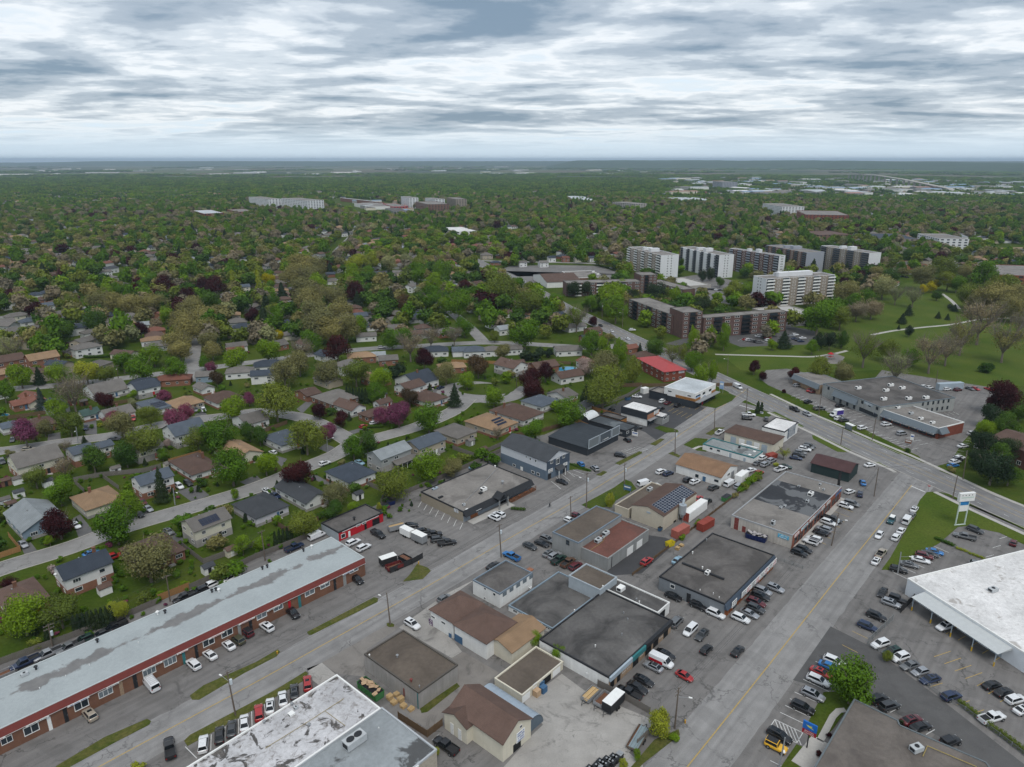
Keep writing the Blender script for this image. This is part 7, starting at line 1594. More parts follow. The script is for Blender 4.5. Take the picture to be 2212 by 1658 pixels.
LEAF={k:leafmat('leaf_'+k,tuple(x*{'yellow':1.15,'blossom':1.2,'pink':1.25,'maroon':1.4,'conifer':1.5}.get(k,1.75) for x in v)) for k,v in HUE.items()}
BARK=mat('bark',(0.17,0.145,0.12),0.95,0.25,4,spec=0.1)
def crown_mesh(name,form,seed,n,leaf):
    rs=np.random.RandomState(seed);P,N,S=[],[],[]
    if form in ('conifer','column'):
        lo,pw=(0.06,0.85) if form == 'conifer' else (0.02,0.45)
        z=lo+(1-lo)*(1-np.sqrt(rs.rand(n))) if form == 'conifer' else lo+(1-lo)*rs.rand(n)
        tier=1.0+0.22*np.sin(z*(40 if form == 'conifer' else 25)+rs.rand()*6)
        rad=0.5*np.power(np.clip((1-z)/(1-lo),0,1),pw)*tier*np.power(rs.rand(n),0.28);th=rs.rand(n)*2*np.pi
        rad *= 1+0.16*np.sin(3*th+5*z+seed)
        P=np.stack([rad*np.cos(th),rad*np.sin(th),z],1);N=np.stack([np.cos(th),np.sin(th),np.full(n,0.5)],1)
    else:
        cz,rz,nl,spread={'round':(0.56,0.46,16,0.31),'spread':(0.58,0.42,19,0.35),'oval':(0.54,0.47,14,0.28),'bare':(0.60,0.40,24,0.38),'bush':(0.48,0.50,9,0.30)}[form]
        C=[]
        while len(C) < nl:
            q=rs.uniform(-1,1,3)
            if 0.25 < np.linalg.norm(q) < 1:C.append(q*[spread,spread,rz*0.72])
        C=np.array(C);Rl=rs.uniform(0.16,0.26,nl)*(1.0 if form != 'bare' else 0.8)
        if form == 'oval':Rl *= 0.95-0.6*np.clip(C[:,2]/rz,-0.2,1);C[:,:2] *= (0.95-0.55*np.clip(C[:,2:3]/rz,-0.3,1))
        w=Rl ** 2;k=rs.choice(nl,n,p=w/w.sum());dv=rs.normal(size=(n,3));dv /= np.linalg.norm(dv,axis=1)[:,None]
        rr_=Rl[k]*np.power(rs.rand(n),0.22 if form != 'bare' else 0.5)*(1+0.12*rs.normal(size=n))
        P=C[k]+dv*rr_[:,None]*[1,1,0.9];
        cr_n=P/[0.5,0.5,rz];N=dv*0.8+cr_n*0.6
        keep=np.ones(n,bool)
        P[:,2] += cz;P[:,2]=np.clip(P[:,2],0.1 if form != 'bush' else 0.02,1.02)
    N=N+rs.normal(size=N.shape)*0.55;N /= np.linalg.norm(N,axis=1)[:,None]
    T=np.cross(N,rs.normal(size=N.shape));T /= np.linalg.norm(T,axis=1)[:,None];Bv=np.cross(N,T)
    s=leaf*rs.uniform(0.55,1.25,len(P))[:,None]
    vv=np.stack([P-T*s,P-Bv*s*0.75,P+T*s,P+Bv*s*0.75],1).reshape(-1,3)
    me=bpy.data.meshes.new(name);m_=len(P)
    me.vertices.add(4*m_);me.vertices.foreach_set('co',vv.astype(np.float32).ravel())
    me.loops.add(4*m_);me.loops.foreach_set('vertex_index',np.arange(4*m_,dtype=np.int32))
    me.polygons.add(m_);me.polygons.foreach_set('loop_start',np.arange(0,4*m_,4,dtype=np.int32))
    me.materials.append(LEAF['green']);me.update();me.validate();return me
def trunk_mesh(name,form,seed):
    rr=random.Random(seed);mb=MB()
    if form in ('conifer','column'):mb.tube((0,0,-0.01),(0,0,0.9),0.018,0.004,7);return mb.mesh(name,BARK)
    if form == 'bush':
        for k in range(4):mb.tube((0,0,-0.01),(rr.uniform(-.25,.25),rr.uniform(-.25,.25),0.6),0.015,0.005,5)
        return mb.mesh(name,BARK)
    th=0.28 if form != 'bare' else 0.24;mb.tube((0,0,-0.01),(0.01,0,th),0.030,0.021,8)
    nb=7 if form != 'bare' else 11
    for k in range(nb):
        t=2*math.pi*(k+rr.random()*0.6)/nb;r1=rr.uniform(0.14,0.24);z1=rr.uniform(0.46,0.64);p1=Vector((r1*math.cos(t),r1*math.sin(t),z1));mb.tube((0.01,0,th-0.02),p1,0.014,0.007,6,False)
        for q in range(3 if form != 'bare' else 6):
            t2=t+rr.uniform(-0.8,0.8);r2=r1+rr.uniform(0.08,0.24);p2=Vector((r2*math.cos(t2),r2*math.sin(t2),z1+rr.uniform(0.05,0.36)));mb.tube(p1,p2,0.006,0.0015,4,False)
            if form == 'bare':
                for _ in range(2):p3=p2+Vector((rr.uniform(-.09,.09),rr.uniform(-.09,.09),rr.uniform(0.0,.12)));mb.tube(p1.lerp(p2,0.6),p3,0.003,0.001,3,False)
    return mb.mesh(name,BARK)
NLEAF={'round':(6800,0.0225),'spread':(6800,0.0205),'oval':(5600,0.024),'conifer':(4200,0.026),'column':(1300,0.055),'bare':(2600,0.0145),'bush':(1300,0.050)}
CROWN={f_:[crown_mesh('crown_'+f_,f_,100+13*k,*NLEAF[f_]) for k in range(4 if f_ in ('round','spread') else 3)] for f_ in NLEAF}
TRUNK={f_:[trunk_mesh('trunk_'+f_,f_,50+k) for k in range(2)] for f_ in NLEAF}
FORMW={'round':'round tree','spread':'spreading tree','oval':'tall oval tree','conifer':'pointed conifer','column':'columnar cedar','bare':'open-branched tree','bush':'bush'}
FORMN={'round':'broadleaf_tree','spread':'spreading_tree','oval':'tall_tree','conifer':'conifer_tree','column':'columnar_cedar','bare':'budding_tree','bush':'bush'}
HF={'round':1.0,'spread':0.92,'oval':1.7,'conifer':1.8,'column':3.2,'bare':1.05,'bush':0.8}
TREE_XY=[]
def tree_at(x,y,D,Ht,form,hue,where,k):
    rr=random.Random(k*101+3)
    o=thing(FORMN[form],'{} {} {}'.format(HWORD[hue],FORMW[form],where),'bush' if form == 'bush' else 'tree',(x,y,0),rr.uniform(0,6.28),'trees '+where,(D,D,Ht))
    add('trunk',TRUNK[form][k % len(TRUNK[form])],o);add('crown',CROWN[form][k % len(CROWN[form])],o,mat=LEAF[hue])
    TREE_XY.append((x,y,D));return o
def tree(cr,x,y,dpx,form,hue,where,hpx=None):
    p=K(cr,x,y);dv=dpx*0.2501*(1.12 if form in ('round','spread','bare') else 1.03);z=4.0;zc=0.5 if form in ('conifer','column') else 0.58
    for _ in range(5):
        w=at(p,z);dep=w.y*CP-(z-CAM_H)*SP;D=dv*dep/PX_F
        Ht=(hpx*0.2501*dep/PX_F*1.02) if hpx else D*HF[form];z=min(zc*Ht,18)
    w=at(p,z);return tree_at(w.x,w.y,D,Ht,form,hue,where,len(TREE_XY))
T1,T2,T3,T4,T5,T6,T7,T8,T9='behind the brick plaza','across the residential street','along the winding blossom street','by the round island','near the olive-tree street','beside the maple boulevard','among the apartment blocks','in the park','in the industrial district'
def trees(cr,where,rows):
    for r_ in rows:tree(cr,*r_[:5],where,*(r_[5:] or ()))
trees(3,T1,[(190,320,390,'spread','bright'),(510,300,310,'spread','olivegreen'),(1010,275,190,'round','yellowgreen'),(1250,175,180,'bush','olivegreen'),(80,70,140,'round','maroon'),(1380,150,90,'bush','bright'),(310,560,150,'bush','olivegreen'),(1600,70,90,'bush','bright')])
for k in range(9):tree(3,640+k*40,430-k*11,55,'column','conifer',T1,190)
tree(3,1190,1640,130,'bush','yellowgreen',T9)
trees(2,T1,[(1270,1490,430,'spread','olive'),(2090,1385,170,'round','bright'),(470,1590,120,'bush','blossom')])
trees(2,T2,[(505,905,260,'round','green'),(500,1190,270,'round','maroon'),(1100,1040,240,'round','bright'),(990,1195,345,'round','green'),(1995,695,325,'round','green'),(1380,870,130,'conifer','conifer',350),(425,1350,90,'round','bright'),(2025,940,85,'oval','bright',130),(300,800,195,'spread','olivegreen'),(545,710,200,'bare','budding'),(800,640,230,'round','deep'),(1080,590,230,'round','deep'),(1400,605,110,'round','green'),(1740,840,120,'bush','deep'),(2200,640,90,'bush','deep')])
trees(2,T3,[(1230,480,320,'spread','olivegreen'),(490,200,180,'round','bright'),(600,330,230,'spread','olivegreen'),(210,410,230,'round','pink'),(380,370,150,'round','olive'),(350,135,100,'conifer','spruce',230),(900,130,165,'round','maroon'),(1415,110,125,'round','pink'),(1600,230,145,'round','pink'),(1520,300,215,'round','pink'),(2020,195,220,'round','bright'),(2150,130,115,'round','pink'),(1040,330,260,'spread','olive'),(1290,265,190,'spread','olivegreen'),(960,290,140,'round','pink'),(560,540,130,'bare','budding'),(1880,425,310,'round','green'),(1700,470,230,'spread','olivegreen'),(2150,400,170,'round','deep'),(725,480,50,'conifer','conifer',70),(1440,510,80,'round','blossom'),(860,350,60,'bush','yellowgreen'),(1150,160,95,'round','pale'),(30,60,180,'round','green'),(620,50,330,'bare','budding'),(1140,95,95,'round','bright'),(80,590,90,'bush','olive')])
trees(12,T3,[(170,140,340,'spread','olivegreen'),(545,220,145,'round','maroon'),(730,297,145,'round','maroon'),(630,405,155,'round','pink'),(430,445,310,'spread','olivegreen'),(1490,272,262,'round','green'),(1090,270,155,'round','pink'),(1230,245,225,'round','pink'),(30,440,160,'round','deep'),(640,225,110,'bush','deep'),(940,380,60,'bush','bright')])
trees(12,T4,[(1325,97,165,'round','darkbrown'),(1715,100,125,'conifer','conifer',215),(2055,92,185,'round','bright'),(1050,60,180,'round','green'),(1180,355,70,'bush','green')])
for k in range(8):tree(12,785+k*27,95+k*2,40,'column','conifer',T4,140)
trees(12,T2,[(840,540,200,'round','green'),(960,490,200,'round','deep'),(340,770,280,'round','maroon'),(80,672,210,'round','bright'),(740,675,85,'bush','olive')])
trees(12,T1,[(1490,690,280,'round','bright'),(1700,720,180,'spread','olive'),(1170,850,310,'spread','olivegreen'),(690,950,240,'spread','olive'),(400,1190,270,'spread','olivegreen'),(660,1090,190,'round','deep'),(830,1060,125,'round','bright'),(1060,1050,60,'oval','yellowgreen',90),(30,1370,130,'round','bright'),(560,1130,90,'bush','deep'),(2090,420,110,'bare','budding')])
for k in range(5):tree(12,165+k*35,1345-k*12,42,'column','conifer',T1,150)
trees(22,T1,[(490,230,275,'round','green'),(175,390,205,'round','green')]);trees(22,T4,[(640,95,130,'conifer','conifer',190),(790,60,310,'spread','olivegreen'),(180,30,215,'round','maroon')])
trees(22,T9,[(850,985,100,'oval','yellowgreen',170),(2125,205,45,'column','conifer',110),(2155,210,40,'column','conifer',100),(2070,820,110,'bush','bright'),(2120,800,90,'bush','olivegreen'),(2010,880,90,'bush','olivegreen'),(1930,960,70,'bush','olive'),(1620,1190,90,'bush','bright'),(1470,1320,70,'bush','bright')])
trees(23,T9,[(1295,1235,240,'oval','yellowgreen',330),(190,540,140,'spread','bright'),(400,650,150,'spread','bright'),(1400,1385,110,'bush','bright'),(960,1615,100,'oval','yellowgreen',140),(1080,1530,80,'oval','bright',150)])
trees(33,T9,[(740,880,430,'round','green'),(1040,680,110,'oval','olivegreen',130),(1160,1260,70,'bush','conifer'),(530,1375,60,'bush','maroon'),(440,1530,80,'bush','maroon')])
T10='along the arterial street by the brick row house'
trees(32,T10,[(1950,260,210,'round','conifer'),(1870,370,170,'round','bright'),(1890,520,230,'spread','conifer'),(1950,700,330,'spread','conifer'),(2070,90,310,'round','maroon'),(1950,150,160,'round','maroon'),(2060,350,210,'round','deep'),(1830,640,200,'spread','conifer'),(2110,560,230,'spread','conifer'),(1820,470,150,'round','conifer'),(2090,780,190,'spread','deep'),(2150,480,180,'round','deep'),(1210,570,60,'bush','deep'),(1590,730,80,'bush','olive'),(2000,600,200,'round','deep'),(2180,230,160,'round','deep')])
trees(32,T9,[(140,590,110,'bare','yellowgreen'),(70,690,60,'bush','yellowgreen'),(140,60,50,'bush','maroon')])
trees(1,T5,[(1000,545,115,'round','maroon'),(1200,850,135,'round','maroon'),(1330,875,140,'round','maroon'),(1415,810,180,'round','maroon'),(1490,860,140,'round','maroon'),(1630,895,170,'round','maroon'),(1760,800,170,'round','maroon'),(1860,810,170,'round','maroon'),(1740,860,110,'round','maroon'),(285,1010,145,'round','maroon'),(85,875,95,'round','maroon'),(1210,1192,135,'round','maroon'),(805,1095,205,'round','deep'),(530,1210,205,'round','deep'),(1030,840,150,'round','green'),(920,860,140,'round','bright'),(1820,922,175,'round','deep'),(1290,760,150,'round','green'),
  (850,935,230,'spread','olive'),(1000,960,210,'spread','olive'),(1150,965,230,'spread','olive'),(1280,965,210,'spread','olive'),(1360,945,160,'spread','olive'),(1660,1010,240,'spread','olive'),(1560,1095,220,'spread','olive'),(1730,1085,260,'spread','olive'),(1770,1175,240,'spread','olive'),(1600,1195,240,'spread','olive'),(1530,1285,240,'spread','olive'),(1550,1365,210,'spread','olive'),(1800,1275,190,'spread','olive'),(1830,1365,160,'spread','olive'),
  (1320,1395,190,'round','bright'),(1060,1455,190,'round','green'),(1220,1505,250,'round','green'),(1500,1525,210,'round','green'),(490,1555,190,'round','bright'),(170,1570,210,'round','bright'),(740,1535,210,'round','yellowgreen'),(330,1590,95,'conifer','conifer',170),(900,1565,170,'spread','olivegreen'),(1870,1600,135,'round','darkbrown'),(2030,1430,210,'round','bright'),(1765,1475,110,'round','green'),(1820,1510,105,'round','pink'),(100,1340,200,'bare','pale'),(375,1230,170,'oval','olivegreen',260),(2010,785,60,'column','yellowgreen',210),(590,800,110,'oval','green',150),(2170,1060,140,'round','maroon'),(1890,1330,80,'conifer','conifer',160),(20,930,110,'round','deep'),(520,1110,70,'conifer','conifer',120),(580,930,110,'oval','olivegreen',180),(660,950,110,'oval','olivegreen',200),(600,1310,90,'bush','maroon'),(1440,1050,150,'round','bright')])
trees(11,T5,[(390,640,260,'spread','olive'),(490,640,240,'spread','olive'),(330,720,220,'spread','olive'),(470,720,240,'spread','olive'),(420,850,270,'spread','olive'),(640,890,260,'spread','olive'),(460,950,250,'spread','olive'),(700,940,180,'spread','olive'),(510,1045,270,'spread','olive'),(710,1035,260,'spread','olive'),(560,1135,300,'spread','olive'),(780,1145,270,'spread','olive'),(640,1180,260,'spread','olive'),(540,770,175,'round','bright'),(170,1060,190,'oval','green',250),(140,920,135,'oval','green',190),(110,810,110,'round','green'),(105,750,125,'round','yellow'),(20,790,65,'column','yellowgreen',230),(200,1230,95,'round','yellow'),(330,1560,10,'bush','olive'),(410,1000,110,'round','maroon')])
trees(11,T6,[(855,860,185,'round','maroon'),(1275,950,175,'round','darkbrown'),(1515,900,225,'round','green'),(1745,945,245,'round','green'),(1540,790,185,'round','bright'),(1600,660,190,'round','green'),(1385,690,195,'round','green'),(855,605,175,'round','yellowgreen'),(1000,590,150,'round','yellowgreen'),(1150,600,150,'round','pale'),(1310,590,145,'round','pale'),(1420,610,145,'round','olivegreen'),(840,700,165,'round','bright'),(960,690,135,'round','green'),(1820,820,155,'round','maroon'),(1800,1150,175,'round','green'),(900,1140,145,'round','bright'),(1170,910,80,'conifer','conifer',180),(875,930,110,'conifer','conifer',150),(960,840,140,'round','deep'),(1085,870,90,'oval','olivegreen',140),(1212,765,60,'conifer','conifer',110),(1922,720,75,'conifer','conifer',160),(1910,870,135,'round','green'),(2130,830,270,'spread','olivegreen'),(1640,960,150,'round','bright'),(1120,1020,130,'round','deep'),(1020,1110,140,'bush','conifer')])
trees(11,T7 if False else 'along the suburban cross street',[(700,1350,235,'round','maroon'),(390,1360,225,'bare','budding'),(480,1270,205,'round','green'),(100,1350,215,'round','bright'),(1450,1440,185,'round','maroon'),(1170,1250,185,'round','green'),(1280,1240,180,'round','green'),(370,1460,235,'spread','olive'),(240,1560,245,'spread','olive'),(620,1540,245,'spread','olive'),(860,1545,245,'spread','olivegreen'),(1060,1600,225,'round','bright'),(1640,1560,195,'spread','olive'),(1820,1615,160,'round','bright'),(1920,1490,195,'round','darkbrown'),(2130,1370,145,'round','olive'),(1330,1300,260,'bare','budding'),(1510,1240,190,'bare','budding'),(1710,1230,160,'bare','budding'),(1220,1530,190,'bush','conifer'),(1600,1440,110,'bush','deep'),(1700,1350,60,'conifer','conifer',70),(2060,1240,100,'round','olivegreen')])
trees(21,'along the suburban cross street',[(110,1200,285,'round','green'),(290,1070,155,'round','bright'),(150,935,260,'spread','olivegreen'),(30,800,150,'round','green'),(370,930,145,'round','green'),(560,1070,220,'bare','olivegreen'),(110,1390,150,'bush','conifer'),(220,1390,150,'bush','conifer'),(310,1380,120,'bush','conifer'),(690,1300,205,'round','green'),(800,1320,150,'oval','bright',260),(920,1345,170,'oval','bright',310),(1050,1500,180,'oval','olivegreen',310),(800,1490,260,'spread','olive'),(850,1590,290,'spread','olivegreen'),(640,1500,155,'round','blossom'),(150,1600,210,'round','maroon'),(290,1550,155,'round','maroon'),(1240,1330,185,'round','deep'),(1390,1385,190,'bare','olivegreen'),(1480,1360,100,'oval','olivegreen',180),(1105,1350,50,'conifer','conifer',95),(700,1110,90,'round','maroon')])
trees(21,T7,[(690,950,140,'round','green'),(860,880,245,'round','bright'),(900,1000,225,'round','bright'),(960,800,120,'round','bright'),(1055,890,110,'round','conifer'),(1240,850,180,'spread','conifer'),(1420,870,140,'oval','bright',180),(1480,940,130,'round','conifer'),(1640,970,165,'spread','conifer'),(540,830,140,'spread','conifer'),(640,830,120,'spread','conifer'),(740,810,110,'spread','conifer'),(1570,1230,110,'oval','bright',270),(1720,1215,110,'oval','bright',220),(1840,1210,130,'oval','bright',290),(2150,1110,150,'spread','yellowgreen'),(1900,840,185,'round','olivegreen'),(2020,835,150,'round','bright'),(1715,690,90,'oval','conifer',140),(1650,710,100,'oval','conifer',120),(1800,770,90,'round','deep'),(1480,610,90,'round','deep'),(1220,930,120,'spread','conifer')])
trees(21,T8,[(1560,1440,180,'round','green'),(1650,1545,180,'oval','bright',240),(1735,1520,120,'oval','bright',230),(2095,1510,115,'round','maroon'),(2170,1585,80,'round','maroon')])
trees(31,T8,[(440,1050,300,'round','green'),(560,1010,220,'round','green'),(700,870,220,'spread','olive'),(860,900,165,'round','green'),(770,1020,180,'spread','budding'),(900,1000,180,'spread','budding'),(630,1080,200,'spread','olivegreen'),(490,885,90,'conifer','conifer',110),(840,770,100,'conifer','conifer',130),(1000,810,210,'spread','pale'),(1110,880,150,'bare','pale'),(1260,890,170,'bare','pale'),(1350,832,80,'round','yellow'),(1418,812,95,'round','yellow'),(1455,797,75,'round','yellow'),(1465,887,95,'spread','deep'),(1220,1020,75,'conifer','conifer',105),(1162,1095,80,'conifer','conifer',95),(1225,1187,90,'oval','conifer',120),(1472,1065,50,'conifer','conifer',65),(1553,1080,45,'conifer','conifer',60),(1575,985,55,'oval','conifer',60),(1613,1003,65,'conifer','conifer',65),(1130,1170,30,'conifer','conifer',45),
  (140,1275,135,'conifer','conifer',160),(40,1310,95,'round','bright'),(385,1335,115,'round','green'),(450,1270,140,'oval','conifer',180),(540,1260,140,'oval','conifer',190),(645,1250,120,'oval','deep',190),(455,1520,195,'round','olivegreen'),(660,1540,185,'round','olive'),(220,1560,110,'round','maroon'),(845,1330,290,'bare','olivegreen'),(1040,1360,195,'spread','olivegreen'),(1240,1400,165,'oval','green',190),(1120,1490,290,'bare','pale'),(1420,1370,310,'bare','budding'),(1560,1330,270,'bare','budding'),(1690,1220,300,'bare','olive'),(1850,1080,370,'bare','budding'),(2060,1260,330,'bare','olive'),(1900,1500,145,'bush','deep'),(1750,870,240,'spread','olivegreen'),(1950,900,300,'spread','olive'),(2130,975,260,'spread','olive'),(1870,720,250,'round','green'),(1530,630,220,'spread','olivegreen'),(1340,720,220,'spread','olive'),(1740,690,180,'spread','olive'),(1150,650,100,'round','green'),(1220,540,130,'round','deep'),(1320,560,110,'round','deep'),(60,1180,90,'bush','yellowgreen'),(2080,820,230,'spread','olivegreen'),(2190,870,220,'spread','olive'),(1980,800,190,'spread','olivegreen'),(2040,1010,200,'spread','olive'),(1800,960,180,'spread','olive'),(2190,1120,200,'bare','budding'),(1560,760,170,'spread','olivegreen'),(1640,780,150,'round','green'),(740,960,170,'round','green'),(1060,720,150,'round','deep'),(950,700,140,'spread','olive')])
print('trees',len(TREE_XY),'houses',len(HOUSE_FOOT),'cars',NCAR[0])

# ------------------------------------------------------------------ the far suburb: houses and crowns
def inpoly(x,y,poly):
    r_=False;n=len(poly);j=n-1
    for i in range(n):
        if (poly[i][1] > y) != (poly[j][1] > y) and x < (poly[j][0]-poly[i][0])*(y-poly[i][1])/(poly[j][1]-poly[i][1])+poly[i][0]:r_=not r_
        j=i
    return r_
MAPPED=V(-400,830,0,790,300,760,500,765,760,745,1030,735,1350,735,1420,850,1500,1700,-400,1700)   # mapped near suburb
KEEP=[V(1560,768,1700,720,1830,700,1860,655,1960,600,2060,600,2260,640,2500,700,2500,1700,1400,1700,1300,850),MAPPED,V(690,432,770,428,860,440,900,455,880,470,790,470,740,455),V(1040,497,1215,497,1215,509,1040,509),V(2140,530,2260,530,2260,550,2140,550)]
BLOCKS=V(1340,530,1590,528,1910,530,1910,610,1830,680,1700,700,1560,770,1350,740,1200,660,1060,590,1150,570,1340,570)   # apartments, church: trees but no houses
LOTS=[V(1010,600,1105,575,1195,573,1290,575,1352,593,1300,612,1200,600,1150,612,1060,585),V(1600,700,1660,697,1760,715,1765,738,1740,745,1600,750,1560,735),V(1465,600,1520,592,1640,620,1640,664,1580,660,1490,635)]
def onfoot(x,y,mg=3.0):
    for og,u,v,a_,b_ in FOOT:
        dx,dy=x-og.x,y-og.y;p=dx*u.x+dy*u.y;q=dx*v.x+dy*v.y
        if-mg < p < a_+mg and-mg < q < b_+mg:return True
    return False
ROADPTS=[(p.x,p.y,hw) for w,hw in ROADS for p in resample(w,6.0)]
def grid_of(items,cell=20.0):
    g_={}
    for it in items:g_.setdefault((int(it[0] // cell),int(it[1] // cell)),[]).append(it)
    return g_
RG,HG=grid_of(ROADPTS),grid_of(HOUSE_FOOT);TG=grid_of(TREE_XY)
def near(g_,x,y,rad,cell=20.0):
    i,j=int(x // cell),int(y // cell);n=int(rad // cell)+1
    for a_ in range(i-n,i+n+1):
        for b_ in range(j-n,j+n+1):
            for it in g_.get((a_,b_),()):
                if (it[0]-x) ** 2+(it[1]-y) ** 2 < (rad+(it[2] if len(it) > 2 else 0)) ** 2:return True
    return False
rr=random.Random(21);FARH=[];FHG={}
def zone_az(x,y):return 41.5+55*round(2*noise.noise(Vector((x*0.0021,y*0.0017,3.0))))/2
y_=235.0
while y_ < 2600:
    stepy=22.0 if y_ < 480 else 27.0 if y_ < 1200 else 40.0;x_=-0.80*y_-60
    while x_ < 0.80*y_+60:
        x,y=x_+rr.uniform(-4,4),y_+rr.uniform(-5,5);u,v=pix((x,y,0));x_ += (19.0 if y_ < 1200 else 30.0)
        if not (-40 < u < 2250) or v > 1000 or any(inpoly(u,v,q) for q in KEEP if q is not MAPPED) or (v > 745 and v > 960-0.085*u) or inpoly(u,v,BLOCKS) or onfoot(x,y,8):continue
        if near(RG,x,y,8) or near(HG,x,y,7) or near(TG,x,y,-1.0) or near(FHG,x,y,13):continue
        if rr.random() < 0.22:continue
        if v < 428 and u > 1440 and rr.random() < 0.6:continue
        FARH.append((x,y));FHG.setdefault((int(x // 20),int(y // 20)),[]).append((x,y))
    y_ += stepy
FARH.sort(key=lambda p:p[1])
NIND=max(0,296-len(HOUSE_FOOT)-0)
for k,(x,y) in enumerate(FARH[:NIND]):
    a_,b_=rr.uniform(10,15),rr.uniform(8,10);az=zone_az(x,y)+rr.choice((0,90));u=Vector((math.sin(R(az)),math.cos(R(az)),0));v=Vector((-u.y,u.x,0));og=Vector((x,y,0))-u*a_/2-v*b_/2
    house(og,az,a_,b_,rr.choice((3.0,3.1,3.0,4.8)),rr.choice(('hip','gable','gable')),'u',rr.choice(('white','white','brick','tan','grey','cream')),rr.choice(('brown','grey','charcoal','navy','tan','rust','grey')),'among the far suburb trees',detail=1,seed=900+k,group='houses among the far suburb trees')
def scatter(name,label,cat,protos,pts):
    """one object: points carrying which form, how large and how turned"""
    col=bpy.data.collections.new(name+'_forms')
    for i,(pm,mt) in enumerate(protos):
        o=bpy.data.objects.new('%s_form_%03d' % (name,i),pm)
        if mt:o.material_slots[0].link='OBJECT';o.material_slots[0].material=mt
        col.objects.link(o)
    me=bpy.data.meshes.new(name);n=len(pts);A=np.array([q[:3] for q in pts],dtype=np.float32)
    me.vertices.add(n);me.vertices.foreach_set('co',A.ravel())
    for nm,ty,ix in (('pick','INT',3),('turn','FLOAT',4),('wide','FLOAT',5),('high','FLOAT',6)):
        at_=me.attributes.new(nm,ty,'POINT');at_.data.foreach_set('value',[q[ix] for q in pts])
    me.update();o=add(name,me)
    ng=bpy.data.node_groups.new(name,'GeometryNodeTree');ng.interface.new_socket('Geometry',in_out='INPUT',socket_type='NodeSocketGeometry');ng.interface.new_socket('Geometry',in_out='OUTPUT',socket_type='NodeSocketGeometry')
    N_,L_=ng.nodes,ng.links;gi,go=N_.new('NodeGroupInput'),N_.new('NodeGroupOutput')
    ci=N_.new('GeometryNodeCollectionInfo');ci.inputs['Collection'].default_value=col;ci.inputs['Separate Children'].default_value=True;ci.inputs['Reset Children'].default_value=True
    ip=N_.new('GeometryNodeInstanceOnPoints');ip.inputs['Pick Instance'].default_value=True
    def named(nm,ty):
        q=N_.new('GeometryNodeInputNamedAttribute');q.data_type=ty;q.inputs['Name'].default_value=nm;return next(s for s in q.outputs if s.enabled and s.name == 'Attribute')
    cx=N_.new('ShaderNodeCombineXYZ');L_.new(named('turn','FLOAT'),cx.inputs['Z'])
    sx2=N_.new('ShaderNodeCombineXYZ');wd=named('wide','FLOAT');L_.new(wd,sx2.inputs['X']);L_.new(wd,sx2.inputs['Y']);L_.new(named('high','FLOAT'),sx2.inputs['Z'])
    L_.new(gi.outputs[0],ip.inputs['Points']);L_.new(ci.outputs[0],ip.inputs['Instance']);L_.new(named('pick','INT'),ip.inputs['Instance Index'])
    e2=N_.new('FunctionNodeEulerToRotation');L_.new(cx.outputs[0],e2.inputs[0]);L_.new(e2.outputs[0],ip.inputs['Rotation']);L_.new(sx2.outputs[0],ip.inputs['Scale']);L_.new(ip.outputs[0],go.inputs[0])
    md=o.modifiers.new('scatter','NODES');md.node_group=ng
    return tag(o,label,cat,kind='stuff')
# far houses as one mass
hp=[]
for k in range(18):
    a_,b_=rr.uniform(10,15),rr.uniform(8,10);he=rr.choice((3.0,3.0,4.8));mb=MB().box(-a_/2,a_/2,-b_/2,b_/2,0,he,'bt');nw=len(mb.f)
    q=pitched(a_+0.8,b_+0.8,he,b_*0.22,('hip','gable')[k % 2],'u');n0=len(mb.v);mb.v += [(x-a_/2-0.4,y-b_/2-0.4,z) for x,y,z in q.v];mb.f += [tuple(i+n0 for i in f_) for f_ in q.f]
    for s in range(3):mb.box(-a_/2+1.2+s*a_*0.3,-a_/2+2.6+s*a_*0.3,-b_/2-0.05,-b_/2,1.0,2.2)
    m_=mb.mesh('far_house',list(WALLS.values())[(0,0,1,2,4,5)[k % 6]]);m_.materials.append(list(ROOFS.values())[(0,1,2,4,3,4,5,6,4)[k % 9]]);m_.materials.append(GLASS)
    nf=len(m_.polygons);m_.polygons.foreach_set('material_index',[0]*nw+[1]*(nf-nw-18)+[2]*18);hp.append((m_,None))
scatter('far_houses','mass of small far suburban houses between tree crowns','houses',hp,[(x,y,0,rr.randrange(18),R(90-zone_az(x,y)),rr.uniform(0.9,1.15),rr.uniform(0.95,1.1)) for x,y in FARH[NIND:]])
FG=grid_of(FARH)
# far trees: a lighter crown per form and hue
FARF=[('round','green',5),('round','bright',4),('round','deep',5),('spread','olive',4),('spread','olivegreen',5),('round','maroon',0.8),('conifer','conifer',1),('spread','budding',3),('oval','green',2),('spread','pale',1),('round','green',4),('spread','deep',3),('bush','green',1),('bush','pink',0)]
fp=[];
for i,(f_,hu,w_) in enumerate(FARF):
    cm=crown_mesh('far_crown',f_,700+i,900,0.066);fp.append((cm,LEAF[hu]))
